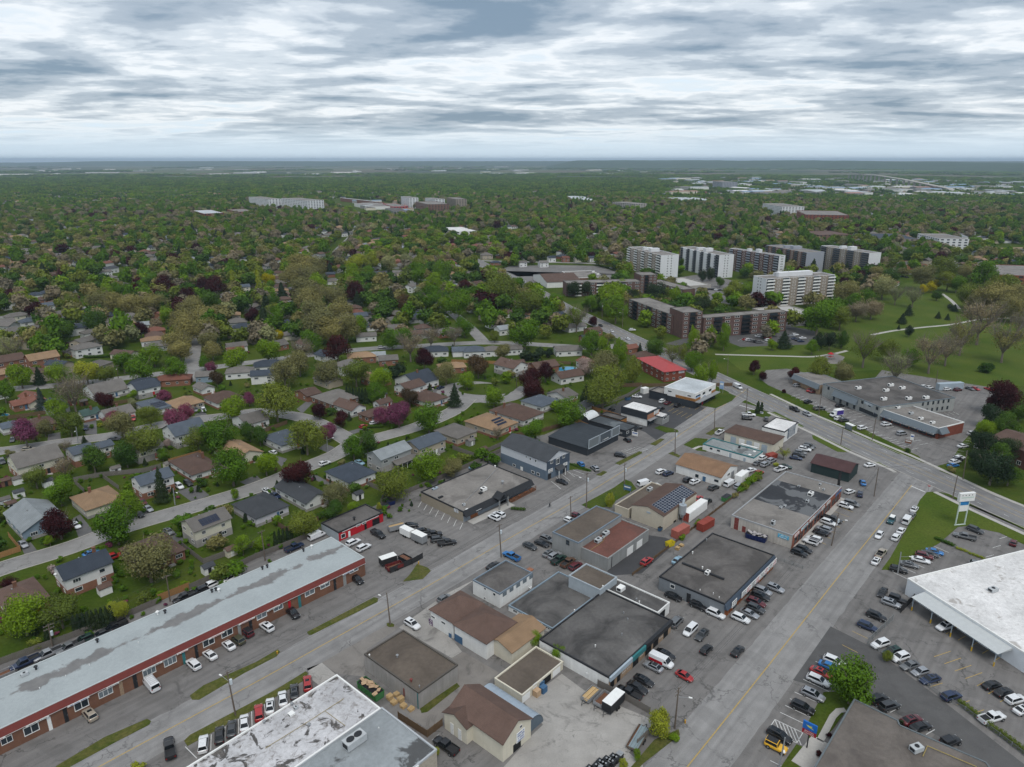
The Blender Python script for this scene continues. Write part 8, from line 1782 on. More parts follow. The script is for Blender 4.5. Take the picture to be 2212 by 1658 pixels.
# a clump of crowns for the wooded distance
for i,hu in enumerate(('green','deep','green','olivegreen','deep','bright')):
    rs=np.random.RandomState(40+i);mb=MB();vs=[]
    for k in range(9):
        cx_,cy_,s_=rs.uniform(-0.42,0.42),rs.uniform(-0.42,0.42),rs.uniform(0.24,0.36)
        src=CROWN['bush'][k % 3];n=len(src.vertices);co=np.empty(n*3,np.float32);src.vertices.foreach_get('co',co);co=co.reshape(-1,4,3)[rs.rand(n // 4) < 0.16]
        ctr=co.mean(1,keepdims=True);co=ctr+(co-ctr)*2.4
        vs.append(co.reshape(-1,3)*[s_,s_,rs.uniform(0.75,1.1)]+[cx_,cy_,0])
    vs=np.concatenate(vs);m_=len(vs) // 4;me=bpy.data.meshes.new('far_clump');me.vertices.add(len(vs));me.vertices.foreach_set('co',vs.astype(np.float32).ravel());me.loops.add(4*m_);me.loops.foreach_set('vertex_index',np.arange(4*m_,dtype=np.int32));me.polygons.add(m_);me.polygons.foreach_set('loop_start',np.arange(0,4*m_,4,dtype=np.int32));me.materials.append(LEAF[hu]);me.update();me.validate();fp.append((me,None))
NF=len(FARF);wts=[w_ for*_,w_ in FARF];cum=np.cumsum(wts)/sum(wts);FT=[]
def pickform(x,y):
    q=(rr.random()*0.6+0.4*(0.5+0.9*noise.noise(Vector((x*0.004,y*0.004,8))))) % 1.0;return int(np.searchsorted(cum,q))
def try_tree(x,y,dens_clear,smin,smax):
    u,v=pix((x,y,0))
    if not (-60 < u < 2270) or any(inpoly(u,v,q) for q in KEEP):return
    if inpoly(u,v,BLOCKS) and (rr.random() < 0.45 or any(inpoly(u,v,q) for q in LOTS)):return
    if near(RG,x,y,3.0) or near(FG,x,y,6.0) or near(HG,x,y,2.0) or onfoot(x,y,5):return
    s=rr.uniform(smin,smax);k=pickform(x,y);hf={'conifer':1.7,'oval':1.4,'bush':0.8}.get(FARF[k][0],0.92)
    if FARF[k][0] in ('conifer','bush'):s *= 0.6
    FT.append((x,y,0,k,rr.uniform(0,6.28),s,s*hf))
NB=15500
for _ in range(NB):
    d_=math.sqrt(rr.uniform(390 ** 2,2100 ** 2));t_=rr.uniform(-0.66,0.66);try_tree(d_*math.sin(t_),d_*math.cos(t_),0,8.5,16.5)
for _ in range(24000):
    d_=math.sqrt(rr.uniform(1900 ** 2,5600 ** 2));t_=rr.uniform(-0.66,0.66);x,y=d_*math.sin(t_),d_*math.cos(t_);u,v=pix((x,y,0))
    if any(inpoly(u,v,q) for q in KEEP):continue
    if u > 1440 and 386 < v < 424 and rr.random() < 0.72:continue
    if v < 386 and noise.noise(Vector((x*0.0012,y*0.0008,2))) <-0.02:continue
    s=rr.uniform(24,40);FT.append((x,y,-0.5,NF+rr.randrange(6),rr.uniform(0,6.28),s,rr.uniform(9,13.5)))
for _ in range(5200):
    y=5200+11000*rr.random() ** 1.5;x=rr.uniform(-0.78,0.78)*y
    if noise.noise(Vector((x*0.0007,y*0.0005,6))) < 0.06:continue
    s=rr.uniform(60,120);FT.append((x,y,-0.5,NF+rr.randrange(6),rr.uniform(0,6.28),s,rr.uniform(9,14)))
SH=[]
for _ in range(2600):
    u,v=rr.uniform(-20,1330),rr.uniform(735,1400)
    w_=at((u,v));x,y=w_.x,w_.y
    if not inpoly(u,v,MAPPED) or v > 1460-0.40*u or near(RG,x,y,1.6) or onfoot(x,y,1.5):continue
    hn=near(HG,x,y,3.0)
    if near(HG,x,y,-0.9) or near(FG,x,y,7) or (not hn and rr.random() < 0.45):continue
    if rr.random() < 0.26 and not near(HG,x,y,1.0) and not near(TG,x,y,1.0):s_,k=rr.uniform(3.5,7.5),rr.choice((0,1,2,4,4,3,8,10))
    else:s_,k=rr.uniform(0.8,2.4),rr.choice((12,)*9+(6,13))
    SH.append((x,y,0,k,rr.uniform(0,6.28),s_,s_*(1.6 if k == 6 else rr.uniform(0.7,0.95))))
scatter('garden_shrubs','shrubs and small garden trees in the back yards','shrubs',fp,SH)
scatter('far_trees','mass of tree crowns over the far suburb and plain','trees',fp,FT)
print('far trees',len(FT),'far houses',len(FARH))

# ================================================================== STREET FURNITURE
def pole(cr,top,base,label,lamp=None,trans=False,arms=1,mat_=WOODP):
    g_=at(K(cr,*base));Ht=max(6.0,min(17.0,tall(K(cr,*top),K(cr,*base))));t=at(K(cr,*top),Ht)
    lx,ly=t.x-g_.x,t.y-g_.y;k=min(1.0,0.06*Ht/max(0.01,math.hypot(lx,ly)));lx *= k;ly *= k
    o=thing('utility_pole',label,'pole',g_,0.0,'wooden utility poles');add('shaft',MB().tube((0,0,0),(lx,ly,Ht),0.19,0.12,8).mesh('shaft',mat_),o)
    for q in range(arms):
        z=Ht-0.4-q*0.9;ca=add('crossarm',MB().box(-1.1,1.1,-0.06,0.06,z-0.07,z+0.07).mesh('crossarm',mat_),o,(lx*z/Ht,ly*z/Ht,0),R(48));
        for x in (-1.0,-0.4,0.4,1.0):add('insulator',MB().tube((x,0,z+0.07),(x,0,z+0.28),0.05,0.03,6).mesh('insulator',STEEL),ca)
    if trans:add('transformer',MB().tube((0.4,0,Ht-3.0),(0.4,0,Ht-1.9),0.3,0.3,10).mesh('transformer',mat('pale_transformer',(0.5,0.55,0.58),0.5,0.05)),o,(lx*0.8,ly*0.8,0))
    if lamp:
        z=Ht*0.78;a_=R(90-lamp);e_=(2.4*math.cos(a_),2.4*math.sin(a_),z+0.5);b_=(lx*0.78,ly*0.78,0)
        ar=add('lamp_arm',MB().tube((0,0,z),e_,0.05,0.04,6).mesh('lamp_arm',STEEL),o,b_);add('lamp_head',MB().box(-0.35,0.35,-0.14,0.14,-0.08,0.08).mesh('lamp_head',WHITE),ar,e_,a_)
    return (g_.x+lx,g_.y+ly,Ht-0.2)
PW={}
for k,(cr,tp,bs,lab,kw) in enumerate((
 (3,(1960,830),(2035,1210),'wooden pole with transformer and lamp at the angled parking',dict(lamp=300,trans=True)),(13,(1128,150),(1160,425),'leaning dark pole with curved lamp on a grass tuft',dict(lamp=300,arms=0)),(22,(505,975),(510,1170),'plain pole by the grey workshop corner',dict(arms=1)),(22,(648,770),(643,1075),'pole with lamp at the solar workshop lawn',dict(lamp=300,trans=True)),
 (22,(975,690),(970,880),'pole with pale transformer before the solar workshop',dict(trans=True)),(12,(2100,1215),(2118,1500),'pole with transformer at the white two-storey block',dict(trans=True)),(22,(1412,395),(1408,610),'pole at the driveway of the brown-roofed office',dict(trans=True)),(22,(1750,215),(1748,410),'pole at the grass corner by the white pickup',dict()),(22,(2035,40),(2023,245),'pole with lamp at the arterial corner',dict(lamp=300)),
 (3,(415,420),(455,620),'pole with transformer behind the plaza hedge',dict(trans=True,arms=2)),(3,(1435,0),(1470,225),'bare pole behind the brick plaza by the orange fence',dict()),(12,(45,1270),(80,1530),'pole behind the brick plaza at the cedars',dict()),(23,(1440,970),(1405,1320),'ivy-clad pole with lamp at the side street',dict(lamp=110,arms=2)),(32,(615,1120),(548,1400),'pole with transformer and lamp at the brick workshop row',dict(lamp=110,trans=True)),
 (32,(955,725),(915,975),'pole with crossarm at the cabin corner',dict()),(32,(1638,790),(1595,990),'slender pole on the pylon sign lawn',dict(arms=0)),(32,(1720,580),(1683,830),'tall pole with many wires at the evergreens',dict(arms=3)),(32,(935,290),(900,485),'pole with pale notice in the plaza boulevard',dict(arms=1)),(32,(463,85),(437,280),'pole in the boulevard by the plaza parking',dict(arms=1)),(32,(650,375),(628,530),'pole on the grass strip by the cabin lot',dict(arms=0)),
 (33,(148,1400),(95,1660),'pale lamp post at the dry cleaner parking',dict(lamp=200,arms=0,mat_=STEEL)),(32,(1150,1455),(1120,1640),'pale lamp post at the white store lot',dict(lamp=110,arms=0,mat_=STEEL)),(21,(960,1015),(953,1175),'pole with lamp by the mauve brick block',dict(lamp=250)),(21,(780,960),(778,1100),'pole with transformer at the arterial verge',dict(trans=True)),(21,(1868,1410),(1862,1580),'lamp post at the park corner',dict(lamp=250,arms=0)),
 (31,(1468,1540),(1450,1655),'slender pole at the park edge behind the plaza',dict(arms=0)),(2,(660,375),(675,515),'street lamp post on the blossom street',dict(lamp=160,arms=0,mat_=STEEL)),(12,(610,460),(620,590),'street lamp post at the residential corner',dict(lamp=60,arms=0,mat_=STEEL)),(2,(1495,905),(1512,1050),'street lamp post before the two-storey house',dict(lamp=130,arms=0,mat_=STEEL)),(1,(1010,1500),(1025,1640),'pole with lamp on the cross street',dict(lamp=160)),(1,(340,950),(360,1070),'pole at the pale street end',dict()),(1,(1395,820),(1400,890),'pole among the maroon trees',dict()),(22,(45,0),(40,40),'short pole by the round island',dict(arms=0)))):
    PW[k]=pole(cr,tp,bs,lab,**kw)
WIRE=mat('cable',(0.04,0.04,0.042),0.7,0)
def cable(p,q,label,offs=((0,0),)):
    for dx,dz in offs:
        mb=MB();n=8;pts=[Vector(p).lerp(Vector(q),i/n)+Vector((dx,0,dz-1.2*(1-(2*i/n-1) ** 2))) for i in range(n+1)]
        for a_,b_ in zip(pts,pts[1:]):mb.tube(a_,b_,0.022,0.022,4,False)
        tag(add('overhead_cable',mb.mesh('overhead_cable',WIRE)),label,'cable','overhead cables')
far0=Vector(PW[0])-(Vector(PW[5])-Vector(PW[0])).normalized()*70
for i,j in ((0,5),(5,3),(3,4),(4,6),(6,7),(7,8),(9,10),(10,11),(12,13),(13,14),(14,16),(16,18),(17,18)):cable(PW[i],PW[j],'black overhead cable between utility poles',((-0.6,0),(0.6,0),(0,-1.6)))
# ---- fences: posts and panels
def fence(label,w,hh,m_,step=2.4,name='board_fence',post=0.12,gap=0.08,cap=None):
    o=thing(name,label,'fence',w[0]);o0=w[0];k=0
    for a_,b_ in zip(w,w[1:]):
        d_=b_-a_;L=d_.length;n=max(1,round(L/step));rz=math.atan2(d_.y,d_.x);s_=L/n
        for i in range(n):
            p=a_+d_*(i/n)-o0
            add('post',FPOST[hh],o,p,rz,mat=m_);add('panel',(LINK if m_ is FLNK else FPAN)[hh],o,p,rz,(s_,1,1),m_)
    add('post',FPOST[hh],o,w[-1]-o0,0,mat=m_);return o
FPOST,FPAN,LINK={},{},{}
for hh in (1.0,1.8,2.0):
    FPOST[hh]=MB().box(-0.07,0.07,-0.07,0.07,0,hh+0.1).mesh('fence_post',WHITE);q=MB()
    for k in range(12):q.box(0.03+k*0.0785,0.03+(k+0.88)*0.0785,-0.03 if k % 2 else-0.02,0.02,0.06,hh-0.02*(k % 3))
    FPAN[hh]=q.mesh('fence_panel',WHITE);q=MB().box(0,1,-0.02,0.02,hh-0.05,hh).box(0,1,-0.015,0.015,0.04,0.07)
    for k in range(10):q.tube((k/10,0,0.05),((k+2)/10 if k < 9 else 1.0,0,hh-0.04),0.009,0.009,3,False).tube(((k+2)/10 if k < 9 else 1.0,0,0.05),(k/10,0,hh-0.04),0.009,0.009,3,False)
    LINK[hh]=q.mesh('link_panel',STEEL)
FGREY=mat('weathered_boards',(0.16,0.145,0.13),0.9,0.2,0.6);FBRN=mat('brown_boards',(0.13,0.085,0.05),0.9,0.2,0.6);FCED=mat('new_cedar_boards',(0.32,0.17,0.07),0.8,0.15,0.6);FLNK=mat('galvanised_mesh',(0.22,0.23,0.23),0.6,0.1);FBLK=mat('black_mesh_fence',(0.03,0.03,0.032),0.8,0.1)
def F(label,m_,hh,*seg,**kw):fence(label,[at(K(cr,x,y)) for cr,x,y in seg],hh,m_,**kw)
F('long grey board fence behind the brick plaza',FGREY,1.8,(3,-200,850),(3,0,775),(3,560,570),(3,1150,340),(3,1380,240))
F('short orange cedar fence section behind the brick plaza',FCED,2.0,(3,1370,225),(3,1640,115))
F('grey board fence behind the plaza towards the red workshop',FGREY,1.8,(3,1640,125),(3,1900,10),(12,0,1515),(12,330,1385),(12,560,1285))
F('weathered fence behind the restaurant',FGREY,1.8,(12,1085,1040),(12,1430,900),(12,1810,735),(12,2115,595))
F('brown fence behind the dark shops',FBRN,1.8,(22,0,470),(22,220,430),(22,390,385),(22,530,345))
F('grey fence behind the corner shops',FGREY,1.8,(22,715,225),(22,990,120),(22,1120,40))
F('cedar screen beside the storage tent',FCED,2.0,(22,540,330),(22,655,385));F('cedar screen along the low dark annex',FCED,2.0,(22,690,230),(22,990,320))
F('grey yard fence between houses and the old trees',FGREY,1.8,(2,640,850),(2,880,805),(2,1240,770),(2,1390,730));F('side yard fence by the grey two-storey house',FGREY,1.8,(2,880,810),(2,1030,920));F('back yard fence beside the lawn',FGREY,1.8,(2,650,870),(2,730,945))
F('new cedar fence by the brown bungalow',FCED,1.8,(2,1460,690),(2,1740,610));F('long back fence on the blossom street',FBRN,1.8,(2,0,320),(2,400,265));F('red-brown back fence by the maroon tree',FBRN,1.8,(2,950,190),(2,1110,165))
F('wooden fence at the yard corner by the pale blue house',FCED,1.8,(2,0,1510),(2,180,1450),(2,80,1330));F('yard fence behind the cream solar house',FGREY,1.8,(2,1580,1420),(2,1760,1560),(2,2211,1400));F('brown deck fence beside the lilac house',FBRN,1.8,(12,140,1200),(12,260,1280),(12,540,1190))
F('back yard fence beside the grey porch house',FGREY,1.8,(12,960,880),(12,1120,950),(12,1080,1040));F('yard fence beside the tan hipped house',FGREY,1.8,(12,1700,570),(12,1900,640),(12,2120,540));F('fence at the corner yard on the blossom street',FBRN,1.8,(12,80,420),(12,270,350))
F('timber fence beside the contractor yard',FGREY,1.8,(23,740,960),(23,980,1080),(23,1190,1200));F('low timber fence at the flatbed',FGREY,1.8,(23,1080,1480),(23,1240,1330));F('fence beside the angled cardboard dumpster yard',FBRN,1.8,(13,1230,1240),(13,1480,1400),(13,1610,1300))
F('rail fence between the workshops with posts',FBRN,1.0,(22,1040,1660),(22,1420,1370),(22,1700,1150),(22,2000,920),(22,2120,800));F('dark screen fence round the store yard',FBLK,2.0,(33,1145,325),(33,1260,210),(33,1440,295))
F('chain-link fence along the dry cleaner drive',FLNK,1.0,(33,860,600),(33,1140,780),(33,1480,1040),(33,1700,1170),(33,2211,1560));F('tall chain-link gate beside the store lot',FLNK,1.8,(33,865,590),(33,1075,390));F('black gate fence before the trailer lot',FBLK,1.8,(12,1160,1640),(12,1350,1560),(12,1440,1510));F('chain fence before the cedar-fronted workshop',FLNK,1.0,(32,70,1520),(32,300,1600))
F('cedar yard fence on the cross street',FCED,1.8,(11,1690,1475),(11,2090,1490));F('wooden yard fence by the pool house',FBRN,1.8,(21,380,1490),(21,540,1495));F('brown fence at the corner shop lawn',FBRN,1.8,(21,1900,1680),(22,940,30),(22,1120,20))
# ---- hedges
def hedge(label,cr,pts,wd,hh,hue):
    w=resample([at(K(cr,*p)) for p in pts],0.8);wd *= 1.35;rq=random.Random(3)
    o=thing('hedge',label,'hedge',w[0]);vs=[]
    src=CROWN['bush'][0];n=len(src.vertices);co=np.empty(n*3,np.float32);src.vertices.foreach_get('co',co);co=co.reshape(-1,4,3)[::3]
    for i,p in enumerate(w):vs.append(co.reshape(-1,3)*[wd,wd,hh*rq.uniform(0.8,1.15)]+[p.x-w[0].x,p.y-w[0].y,0])
    vs=np.concatenate(vs);m_=len(vs) // 4;me=bpy.data.meshes.new('foliage');me.vertices.add(len(vs));me.vertices.foreach_set('co',vs.astype(np.float32).ravel());me.loops.add(4*m_);me.loops.foreach_set('vertex_index',np.arange(4*m_,dtype=np.int32));me.polygons.add(m_);me.polygons.foreach_set('loop_start',np.arange(0,4*m_,4,dtype=np.int32));me.materials.append(LEAF[hue]);me.update();me.validate();add('foliage',me,o)
hedge('vine-grown fence hedge along the dry cleaner drive',33,((1660,1120),(1900,1310),(2211,1540),(2350,1640)),1.6,1.9,'olivegreen')
hedge('clipped green hedge beside the pylon lawn',32,((1455,1350),(1590,1405)),1.8,1.4,'deep');hedge('yellow shrub row in the store lot',32,((1635,1430),(1705,1455)),1.5,1.0,'yellowgreen');hedge('golden shrub row in the store lot by the hedge',32,((1745,1475),(1850,1515)),1.5,1.0,'yellowgreen')
hedge('low shrub strip beside the blue building',22,((500,700),(670,760)),1.3,0.9,'deep');hedge('clipped hedge at the rust-doored house on the corner',12,((965,385),(1085,380)),2.0,1.8,'deep');hedge('long dark hedge behind the cross street',1,((560,1400),(760,1440),(960,1430)),2.2,2.2,'deep');hedge('overgrown shrubs along the rail fence',22,((1960,940),(2060,850),(2130,790)),2.4,2.2,'green');hedge('ivy on the stone wall of the teal-glass building',13,((1500,1600),(1560,1560)),1.2,3.0,'yellowgreen')
hedge('green planter boxes before the restaurant',22,((0,1090),(100,1100)),1.4,1.5,'deep')
# ---- parking stall lines: each line a painted strip
def stalls(label,cr,rows,m_=MARKW):
    """rows: (start of first line, start of last line, end of first line, number)"""
    o=tag(add('stall_lines',MB().mesh('stall_lines',m_)),label,'marking',kind='structure')
    for s0,s1,e0,n in rows:
        a0,a1,b0=at(K(cr,*s0)),at(K(cr,*s1)),at(K(cr,*e0));v_=b0-a0
        for k in range(n):
            p=a0.lerp(a1,k/max(1,n-1));q=p+v_;d_=v_.normalized();s_=Vector((-d_.y,d_.x,0))*0.075
            add('line',MB().poly([tuple(p-s_),tuple(q-s_),tuple(q+s_),tuple(p+s_)][::1]).mesh('line',m_),o,(0,0,0.03))
stalls('white stall lines of the dry cleaner parking',33,[((445,693),(303,897),(660,790),5),((230,1008),(105,1183),(445,1105),4),((445,693),(445,693),(500,718),1),((935,1138),(935,1138),(1045,1078),1),((1057,1183),(1057,1183),(1145,1137),1),((1365,1375),(1365,1375),(1440,1332),1),((20,1600),(-40,1690),(130,1655),2)])
stalls('white hatched no-parking area at the dry cleaner',33,[((60,1245),(5,1330),(300,1360),2),((60,1245),(300,1360),(5,1330),2),((60,1245),(230,1330),(110,1375),6)])
stalls('yellow stall lines of the white store lot',33,[((1435,703),(1705,892),(1578,655),4),((725,480),(640,600),(860,545),2),((1540,505),(1960,735),(1605,470),5),((1805,955),(2110,1165),(1870,920),4),((1395,965),(1750,1200),(1508,930),4)],MARKY)
stalls('white stall lines of the angled parking',3,[((1700,1580),(1700,1580),(1600,1480),1),((1820,1510),(2290,1235),(1825,1375),5)])
stalls('white stall lines beside the restaurant',12,[((1400,1070),(1760,1262),(1430,1020),8)]);stalls('white stall lines before the blue building',22,[((340,845),(460,745),(420,910),4),((485,765),(560,725),(600,810),3)]);stalls('white stall lines by the dark shop',22,[((945,580),(1075,545),(1050,612),6),((870,455),(960,470),(905,490),2)])
stalls('yellow stall lines of the corner shops',22,[((1345,245),(1500,300),(1400,215),5),((1360,195),(1640,235),(1400,170),6)],MARKY)
stalls('white stall lines of the strip plaza parking',32,[((200,112),(820,392),(275,94),16),((840,400),(1130,540),(900,390),6),((870,430),(1240,570),(930,418),7),((1020,385),(1310,530),(1090,372),6),((620,215),(780,290),(690,200),5),((420,85),(520,130),(480,75),4)]);stalls('white stall lines under the evergreens',32,[((1615,600),(1740,450),(1670,610),8),((1480,255),(1600,245),(1530,280),4)])
stalls('faded stall lines before the workshop row',32,[((360,1330),(640,1020),(500,1390),8)],MARKY);stalls('faded stall lines in the pylon sign lot',32,[((1880,1500),(2000,1340),(1950,1480),3),((1420,1400),(1060,1620),(1560,1460),6)]);stalls('white stall lines of the apartment parking',21,[((1950,1290),(2180,1310),(1990,1270),9)])
# ---- signs
sgp=at(K(33,335,1490));ps=thing('pylon_sign','blue and red dry cleaner sign on a dark post','sign',sgp,R(-41.5));add('post',MB().box(-0.1,0.1,-0.1,0.1,0,4.2).mesh('post',BLACK),ps)
add('blue_panel',MB().box(-1.3,1.3,-0.14,0.14,4.2,5.9).mesh('blue_panel',mat('cleaner_blue',(0.012,0.12,0.42),0.4,0.35,0.4)),ps);rp=add('red_panel',MB().box(-1.3,1.3,-0.14,0.14,3.2,4.16).mesh('red_panel',mat('cleaner_red',(0.30,0.008,0.02),0.4,0.1)),ps)
add('emblem',MB().poly([(-0.8,-0.15,5.3),(-0.2,-0.15,4.9),(0.8,-0.15,4.7),(0.3,-0.15,5.1),(0.5,-0.15,5.35),(-0.1,-0.15,5.25)]).mesh('emblem',mat('emblem_yellow',(0.5,0.5,0.08),0.5,0.3,3)),ps)
for tx,z in (('BEACON',3.74),('CLEANERS',3.34)):
    fc=bpy.data.curves.new('lettering','FONT');fc.body=tx;fc.size=0.42;fc.align_x='CENTER';fc.materials.append(SIGNW);fo=bpy.data.objects.new('lettering',fc);COL.objects.link(fo);bpy.context.view_layer.update();me_=bpy.data.meshes.new_from_object(fo);bpy.data.objects.remove(fo);fo=add('lettering',me_);fo.parent=rp;fo.location=(0,-0.15,z);fo.rotation_euler=(R(90),0,0)
g_=at(K(32,1655,1222));ts=thing('pylon_sign','tall white two-post pylon sign on the triangular lawn','sign',g_,R(10));PGR=mat('pale_green_frame',(0.50,0.58,0.53),0.6,0.05)
for x in (-1.7,1.5):add('post',MB().box(x,x+0.28,-0.14,0.14,0,9.2).mesh('post',PGR),ts)
add('base_beam',MB().box(-1.9,2.0,-0.16,0.16,0,0.25).mesh('base_beam',PGR),ts);hb_=add('header_panel',MB().box(-2.3,3.0,-0.45,0.45,8.3,11.0).mesh('header_panel',SIGNW),ts);add('print_band',MB().box(-1.8,2.6,-0.47,-0.45,9.4,9.8).mesh('print_band',PGR),hb_)
for k in range(4):add('print_mark',MB().box(-1.6+k*1.1,-1.3+k*1.1,-0.47,-0.45,10.2,10.5).mesh('print_mark',INK),hb_)
add('blue_panel',MB().box(-1.4,1.5,-0.12,0.12,6.9,8.1).mesh('blue_panel',mat('sign_blue',(0.03,0.2,0.45),0.5,0.3,0.6)),ts);add('white_panel',MB().box(-1.4,1.5,-0.12,0.12,4.8,6.8).mesh('white_panel',SIGNW),ts)
for cr,x,y,zb,lab,m_,wd in ((22,1060,470,1.0,'white and blue board sign before the low charcoal shop',SIGNW,2.6),(22,995,935,0.6,'blue low sign board on the solar workshop lawn',BLUEP,2.8),(32,1205,540,1.2,'brown board sign at the plaza driveway',BROWNB,2.2),(32,1232,540,2.6,'white tall sign at the plaza driveway',SIGNW,1.2),(22,1805,85,2.2,'white and blue pylon sign on the landscaped lawn',mat('clinic_blue',(0.25,0.36,0.55),0.5,0.3,0.6),2.0),(32,1383,930,1.8,'red stop sign at the side street',REDP,0.75),(22,2155,265,0.3,'low white sign on the round corner lawn',SIGNW,1.4)):
    g_=at(K(cr,x,y));o=thing('street_sign',lab,'sign',g_,R(-35));hh=wd*(1.9 if 'tall' in lab or 'pylon' in lab else 0.62)
    for s in (-0.42,0.42) if wd > 1 else (0,):add('post',MB().box(s*wd-0.06,s*wd+0.06,-0.06,0.06,0,zb+0.1).mesh('post',STEEL),o)
    fa=add('face',MB().box(-wd/2,wd/2,-0.08,0.08,zb,zb+hh).mesh('face',m_),o);add('print_band',MB().box(-wd*0.4,wd*0.4,-0.1,-0.08,zb+hh*0.55,zb+hh*0.8).mesh('print_band',INKB if m_ is SIGNW else SIGNW),fa)
# ---- bus shelter
g_=at(K(32,705,400));bs_=thing('bus_shelter','glass bus shelter with white roof on the arterial street','shelter',g_,azrot(AZ_C));add('roof',MB().box(-2,2,-0.9,0.9,2.4,2.55).mesh('roof',WHITE),bs_)
for x in (-1.9,1.85):
    for y in (-0.8,0.75):add('post',MB().box(x,x+0.08,y,y+0.08,0,2.4).mesh('post',BLACK),bs_)
add('glass_wall',MB().box(-1.85,1.85,0.76,0.8,0.2,2.3).mesh('glass_wall',GLASSB),bs_);add('bench',MB().box(-1.2,1.2,0.3,0.7,0.42,0.5).mesh('bench',DECK),bs_)
# ---- pallets, bins, crates, dust collector, playground
PAL=MB()
for k in range(7):PAL.box(-0.6,0.6,-0.5+k*0.155,-0.39+k*0.155,0.10,0.13)
for y in (-0.5,-0.05,0.4):PAL.box(-0.6,0.6,y,y+0.1,0,0.10)
PAL=PAL.mesh('pallet',PINE);rr=random.Random(8)
for cr,x,y,n,wh in ((13,1155,1050,7,'by the block building'),(13,1215,1020,5,'by the block building'),(13,1190,1090,5,'by the block building'),(13,1250,1070,7,'by the block building'),(13,1275,1120,5,'by the block building'),(13,1340,1145,4,'by the block building'),(22,1430,1420,6,'at the rail fence'),(22,1465,1390,4,'at the rail fence')):
    g_=at(K(cr,x,y),0.5)
    for k in range(n):
        o=add('wooden_pallet',PAL,None,(g_.x+rr.uniform(-.06,.06),g_.y+rr.uniform(-.06,.06),k*0.14),R(48)+rr.uniform(-.15,.15));tag(o,'wooden pallet stacked '+wh,'pallet','wooden pallets stacked '+wh)
BINB=mat('black_bin',(0.018,0.02,0.022),0.6,0.15,2)
for i in range(5):
    for j in range(3):
        if (i,j) == (0,0):continue
        g_=at(K(23,700+i*58-j*32,1640-i*22+j*34),0.6);o=thing('storage_tote','black cube tote in the row at the concrete yard','tote',(g_.x,g_.y,0),R(48),'black cube totes at the concrete yard');add('tub',MB().box(-0.52,0.52,-0.52,0.52,0.0,1.05).mesh('tub',BINB),o);add('lid',MB().box(-0.55,0.55,-0.55,0.55,1.05,1.13).mesh('lid',BINB if (i+j) % 4 else STEEL),o);add('cap',MB().tube((0,0,1.13),(0,0,1.2),0.2,0.2,8).mesh('cap',STEEL),o)
for x,y,m_,lb in ((245,940,BLUEP,'blue crate stack beside the garage row, upper'),(270,985,BLUEP,'blue crate stack beside the garage row, lower'),(215,1015,CARD,'brown cardboard crate beside the garage row')):
    g_=at(K(23,x,y),0.6);o=thing('crate',lb,'crate',(g_.x,g_.y,0),R(48))
    for k in range(3):add('tray',MB().box(-0.7,0.7,-0.6,0.6,k*0.5,k*0.5+0.46).mesh('tray',m_),o)
g_=at(K(22,1465,1185));o=thing('dust_collector','tall galvanised dust collector beside the solar workshop','machine',g_,azrot(AZ_A));GALV=mat('galvanised',(0.42,0.46,0.49),0.4,0.12,0.8,metal=0.5)
add('hopper',MB().tube((0,0,1.0),(0,0,2.6),0.25,1.2,8).mesh('hopper',GALV),o);add('drum',MB().tube((0,0,2.6),(0,0,5.6),1.2,1.2,12).mesh('drum',GALV),o);add('duct',MB().tube((0,0,5.6),(2.6,1.0,6.2),0.4,0.4,8).mesh('duct',GALV),o)
for t in range(4):add('leg',MB().tube((1.1*math.cos(t*1.57+.78),1.1*math.sin(t*1.57+.78),0),(1.1*math.cos(t*1.57+.78),1.1*math.sin(t*1.57+.78),2.7),0.07,0.07,5).mesh('leg',GALV),o)
g_=at((1793,777));o=thing('playground_slide','red playground slide and climber in the park','playground',g_,R(30));add('tower',MB().box(-1,1,-1,1,1.6,1.8).mesh('tower',REDP),o);add('chute',MB().poly([(1,-.4,1.8),(4.5,-.4,.3),(4.5,.4,.3),(1,.4,1.8)]).mesh('chute',REDP),o);add('canopy',pitched(2.4,2.4,3.2,1.0,'hip','u').mesh('canopy',REDP),o,(-1.2,-1.2,0))
for x in (-1,0.9):
    for y in (-1,0.9):add('post',MB().box(x,x+.1,y,y+.1,0,3.2).mesh('post',STEEL),o)
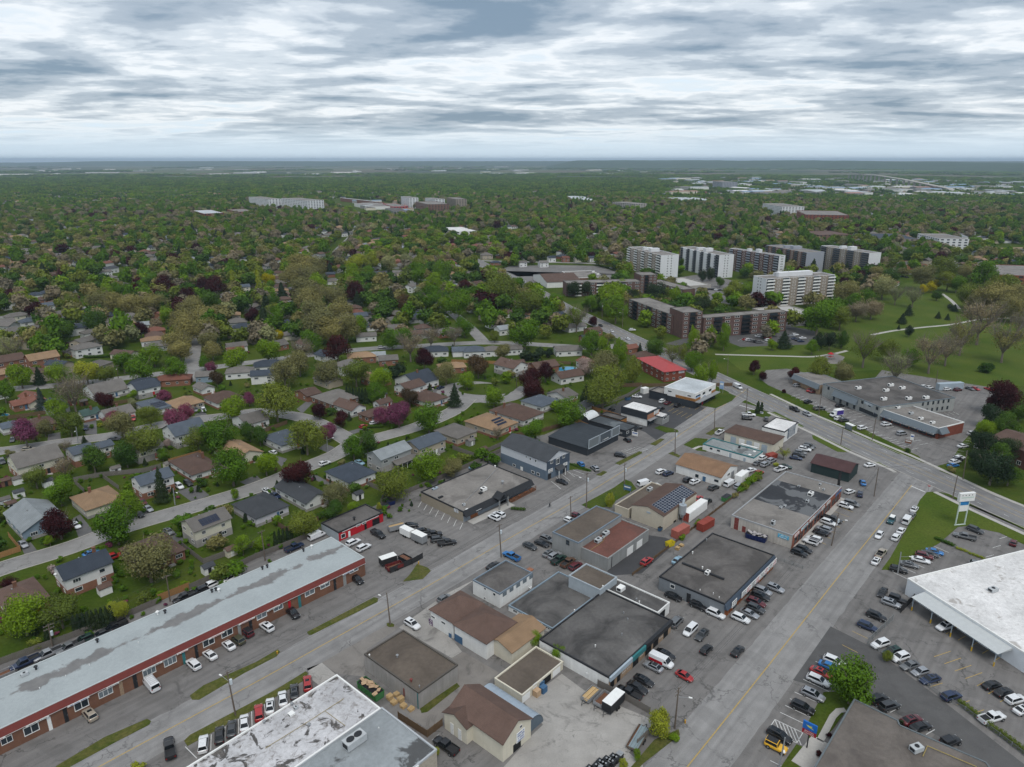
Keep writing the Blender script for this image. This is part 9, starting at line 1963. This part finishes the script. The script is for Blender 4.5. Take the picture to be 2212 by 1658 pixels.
for cr,x,y in ((23,1495,1275),(12,1405,1560),(13,185,680)):
    g_=at(K(cr,x,y));o=thing('fire_hydrant','yellow fire hydrant on a roadside tuft','hydrant',g_,0,'yellow hydrants');add('barrel',MB().tube((0,0,0),(0,0,0.7),0.16,0.14,8).mesh('barrel',YELL),o);add('bonnet',MB().tube((0,0,0.7),(0,0,0.9),0.2,0.05,8).mesh('bonnet',YELL),o);add('outlet',MB().tube((0,-0.28,0.5),(0,0.28,0.5),0.07,0.07,6).mesh('outlet',REDP),o)

# ================================================================== HAZE
hz=bpy.data.materials.new('air_haze');hz.use_nodes=True;nt=hz.node_tree;nt.nodes.clear()
o_=nt.nodes.new('ShaderNodeOutputMaterial');pv=nt.nodes.new('ShaderNodeVolumePrincipled')
pv.inputs['Color'].default_value=(0.66,0.83,1.0,1);pv.inputs['Density'].default_value=5.5e-5;pv.inputs['Anisotropy'].default_value=0.2
nt.links.new(pv.outputs[0],o_.inputs['Volume'])
bx_=MB().box(-43000,43000,-700,41000,-4.0,170.0)
tag(add('haze',bx_.mesh('haze',hz)),'thin blue air haze over the whole plain','haze',kind='stuff')

# ------------------------------------------------------------------ tell look-alikes apart by what they stand beside
tops=[o for o in COL.objects if o.parent is None and o.get('category') in ('car','truck','van','tree','bush','house','shed')]
def brief(o):return ' '.join(o['brief'].split()[:6])
for o in tops:o['brief']=o['label'].split(' with ')[0]+(' with '+o['label'].split(' with ')[1].split(' roof')[0]+' roof' if ' roof' in o['label'] else '') if o['category'] == 'house' else o['label'].split(' parked')[0]
pos=np.array([o.location[:2] for o in tops]);base_=[o['label'] for o in tops]
for rank in (0,1,2):
    cnt={}
    for o in tops:cnt[o['label']]=cnt.get(o['label'],0)+1
    for i,o in enumerate(tops):
        if cnt[o['label']] < 2:continue
        d_=np.hypot(*(pos-pos[i]).T);d_[i]=1e9;near_=[tops[j] for j in np.argsort(d_)[:6]]
        car_=o['category'] in ('car','truck','van');near_=[q for q in near_ if (q['category'] in ('car','truck','van')) == car_]
        if len(near_) > rank:
            q=near_[rank];w_=q['brief'].split();k_=next((n_+1 for n_,t_ in enumerate(w_) if t_ in ('house','bungalow','tree','bush','car','SUV','sedan','hatchback','truck','van','minivan','conifer','cedar','shed')),3)
            o['label']=' '.join((base_[i]+' beside a '+' '.join(w_[:k_])).split()[:16])
for o in tops:del o['brief']
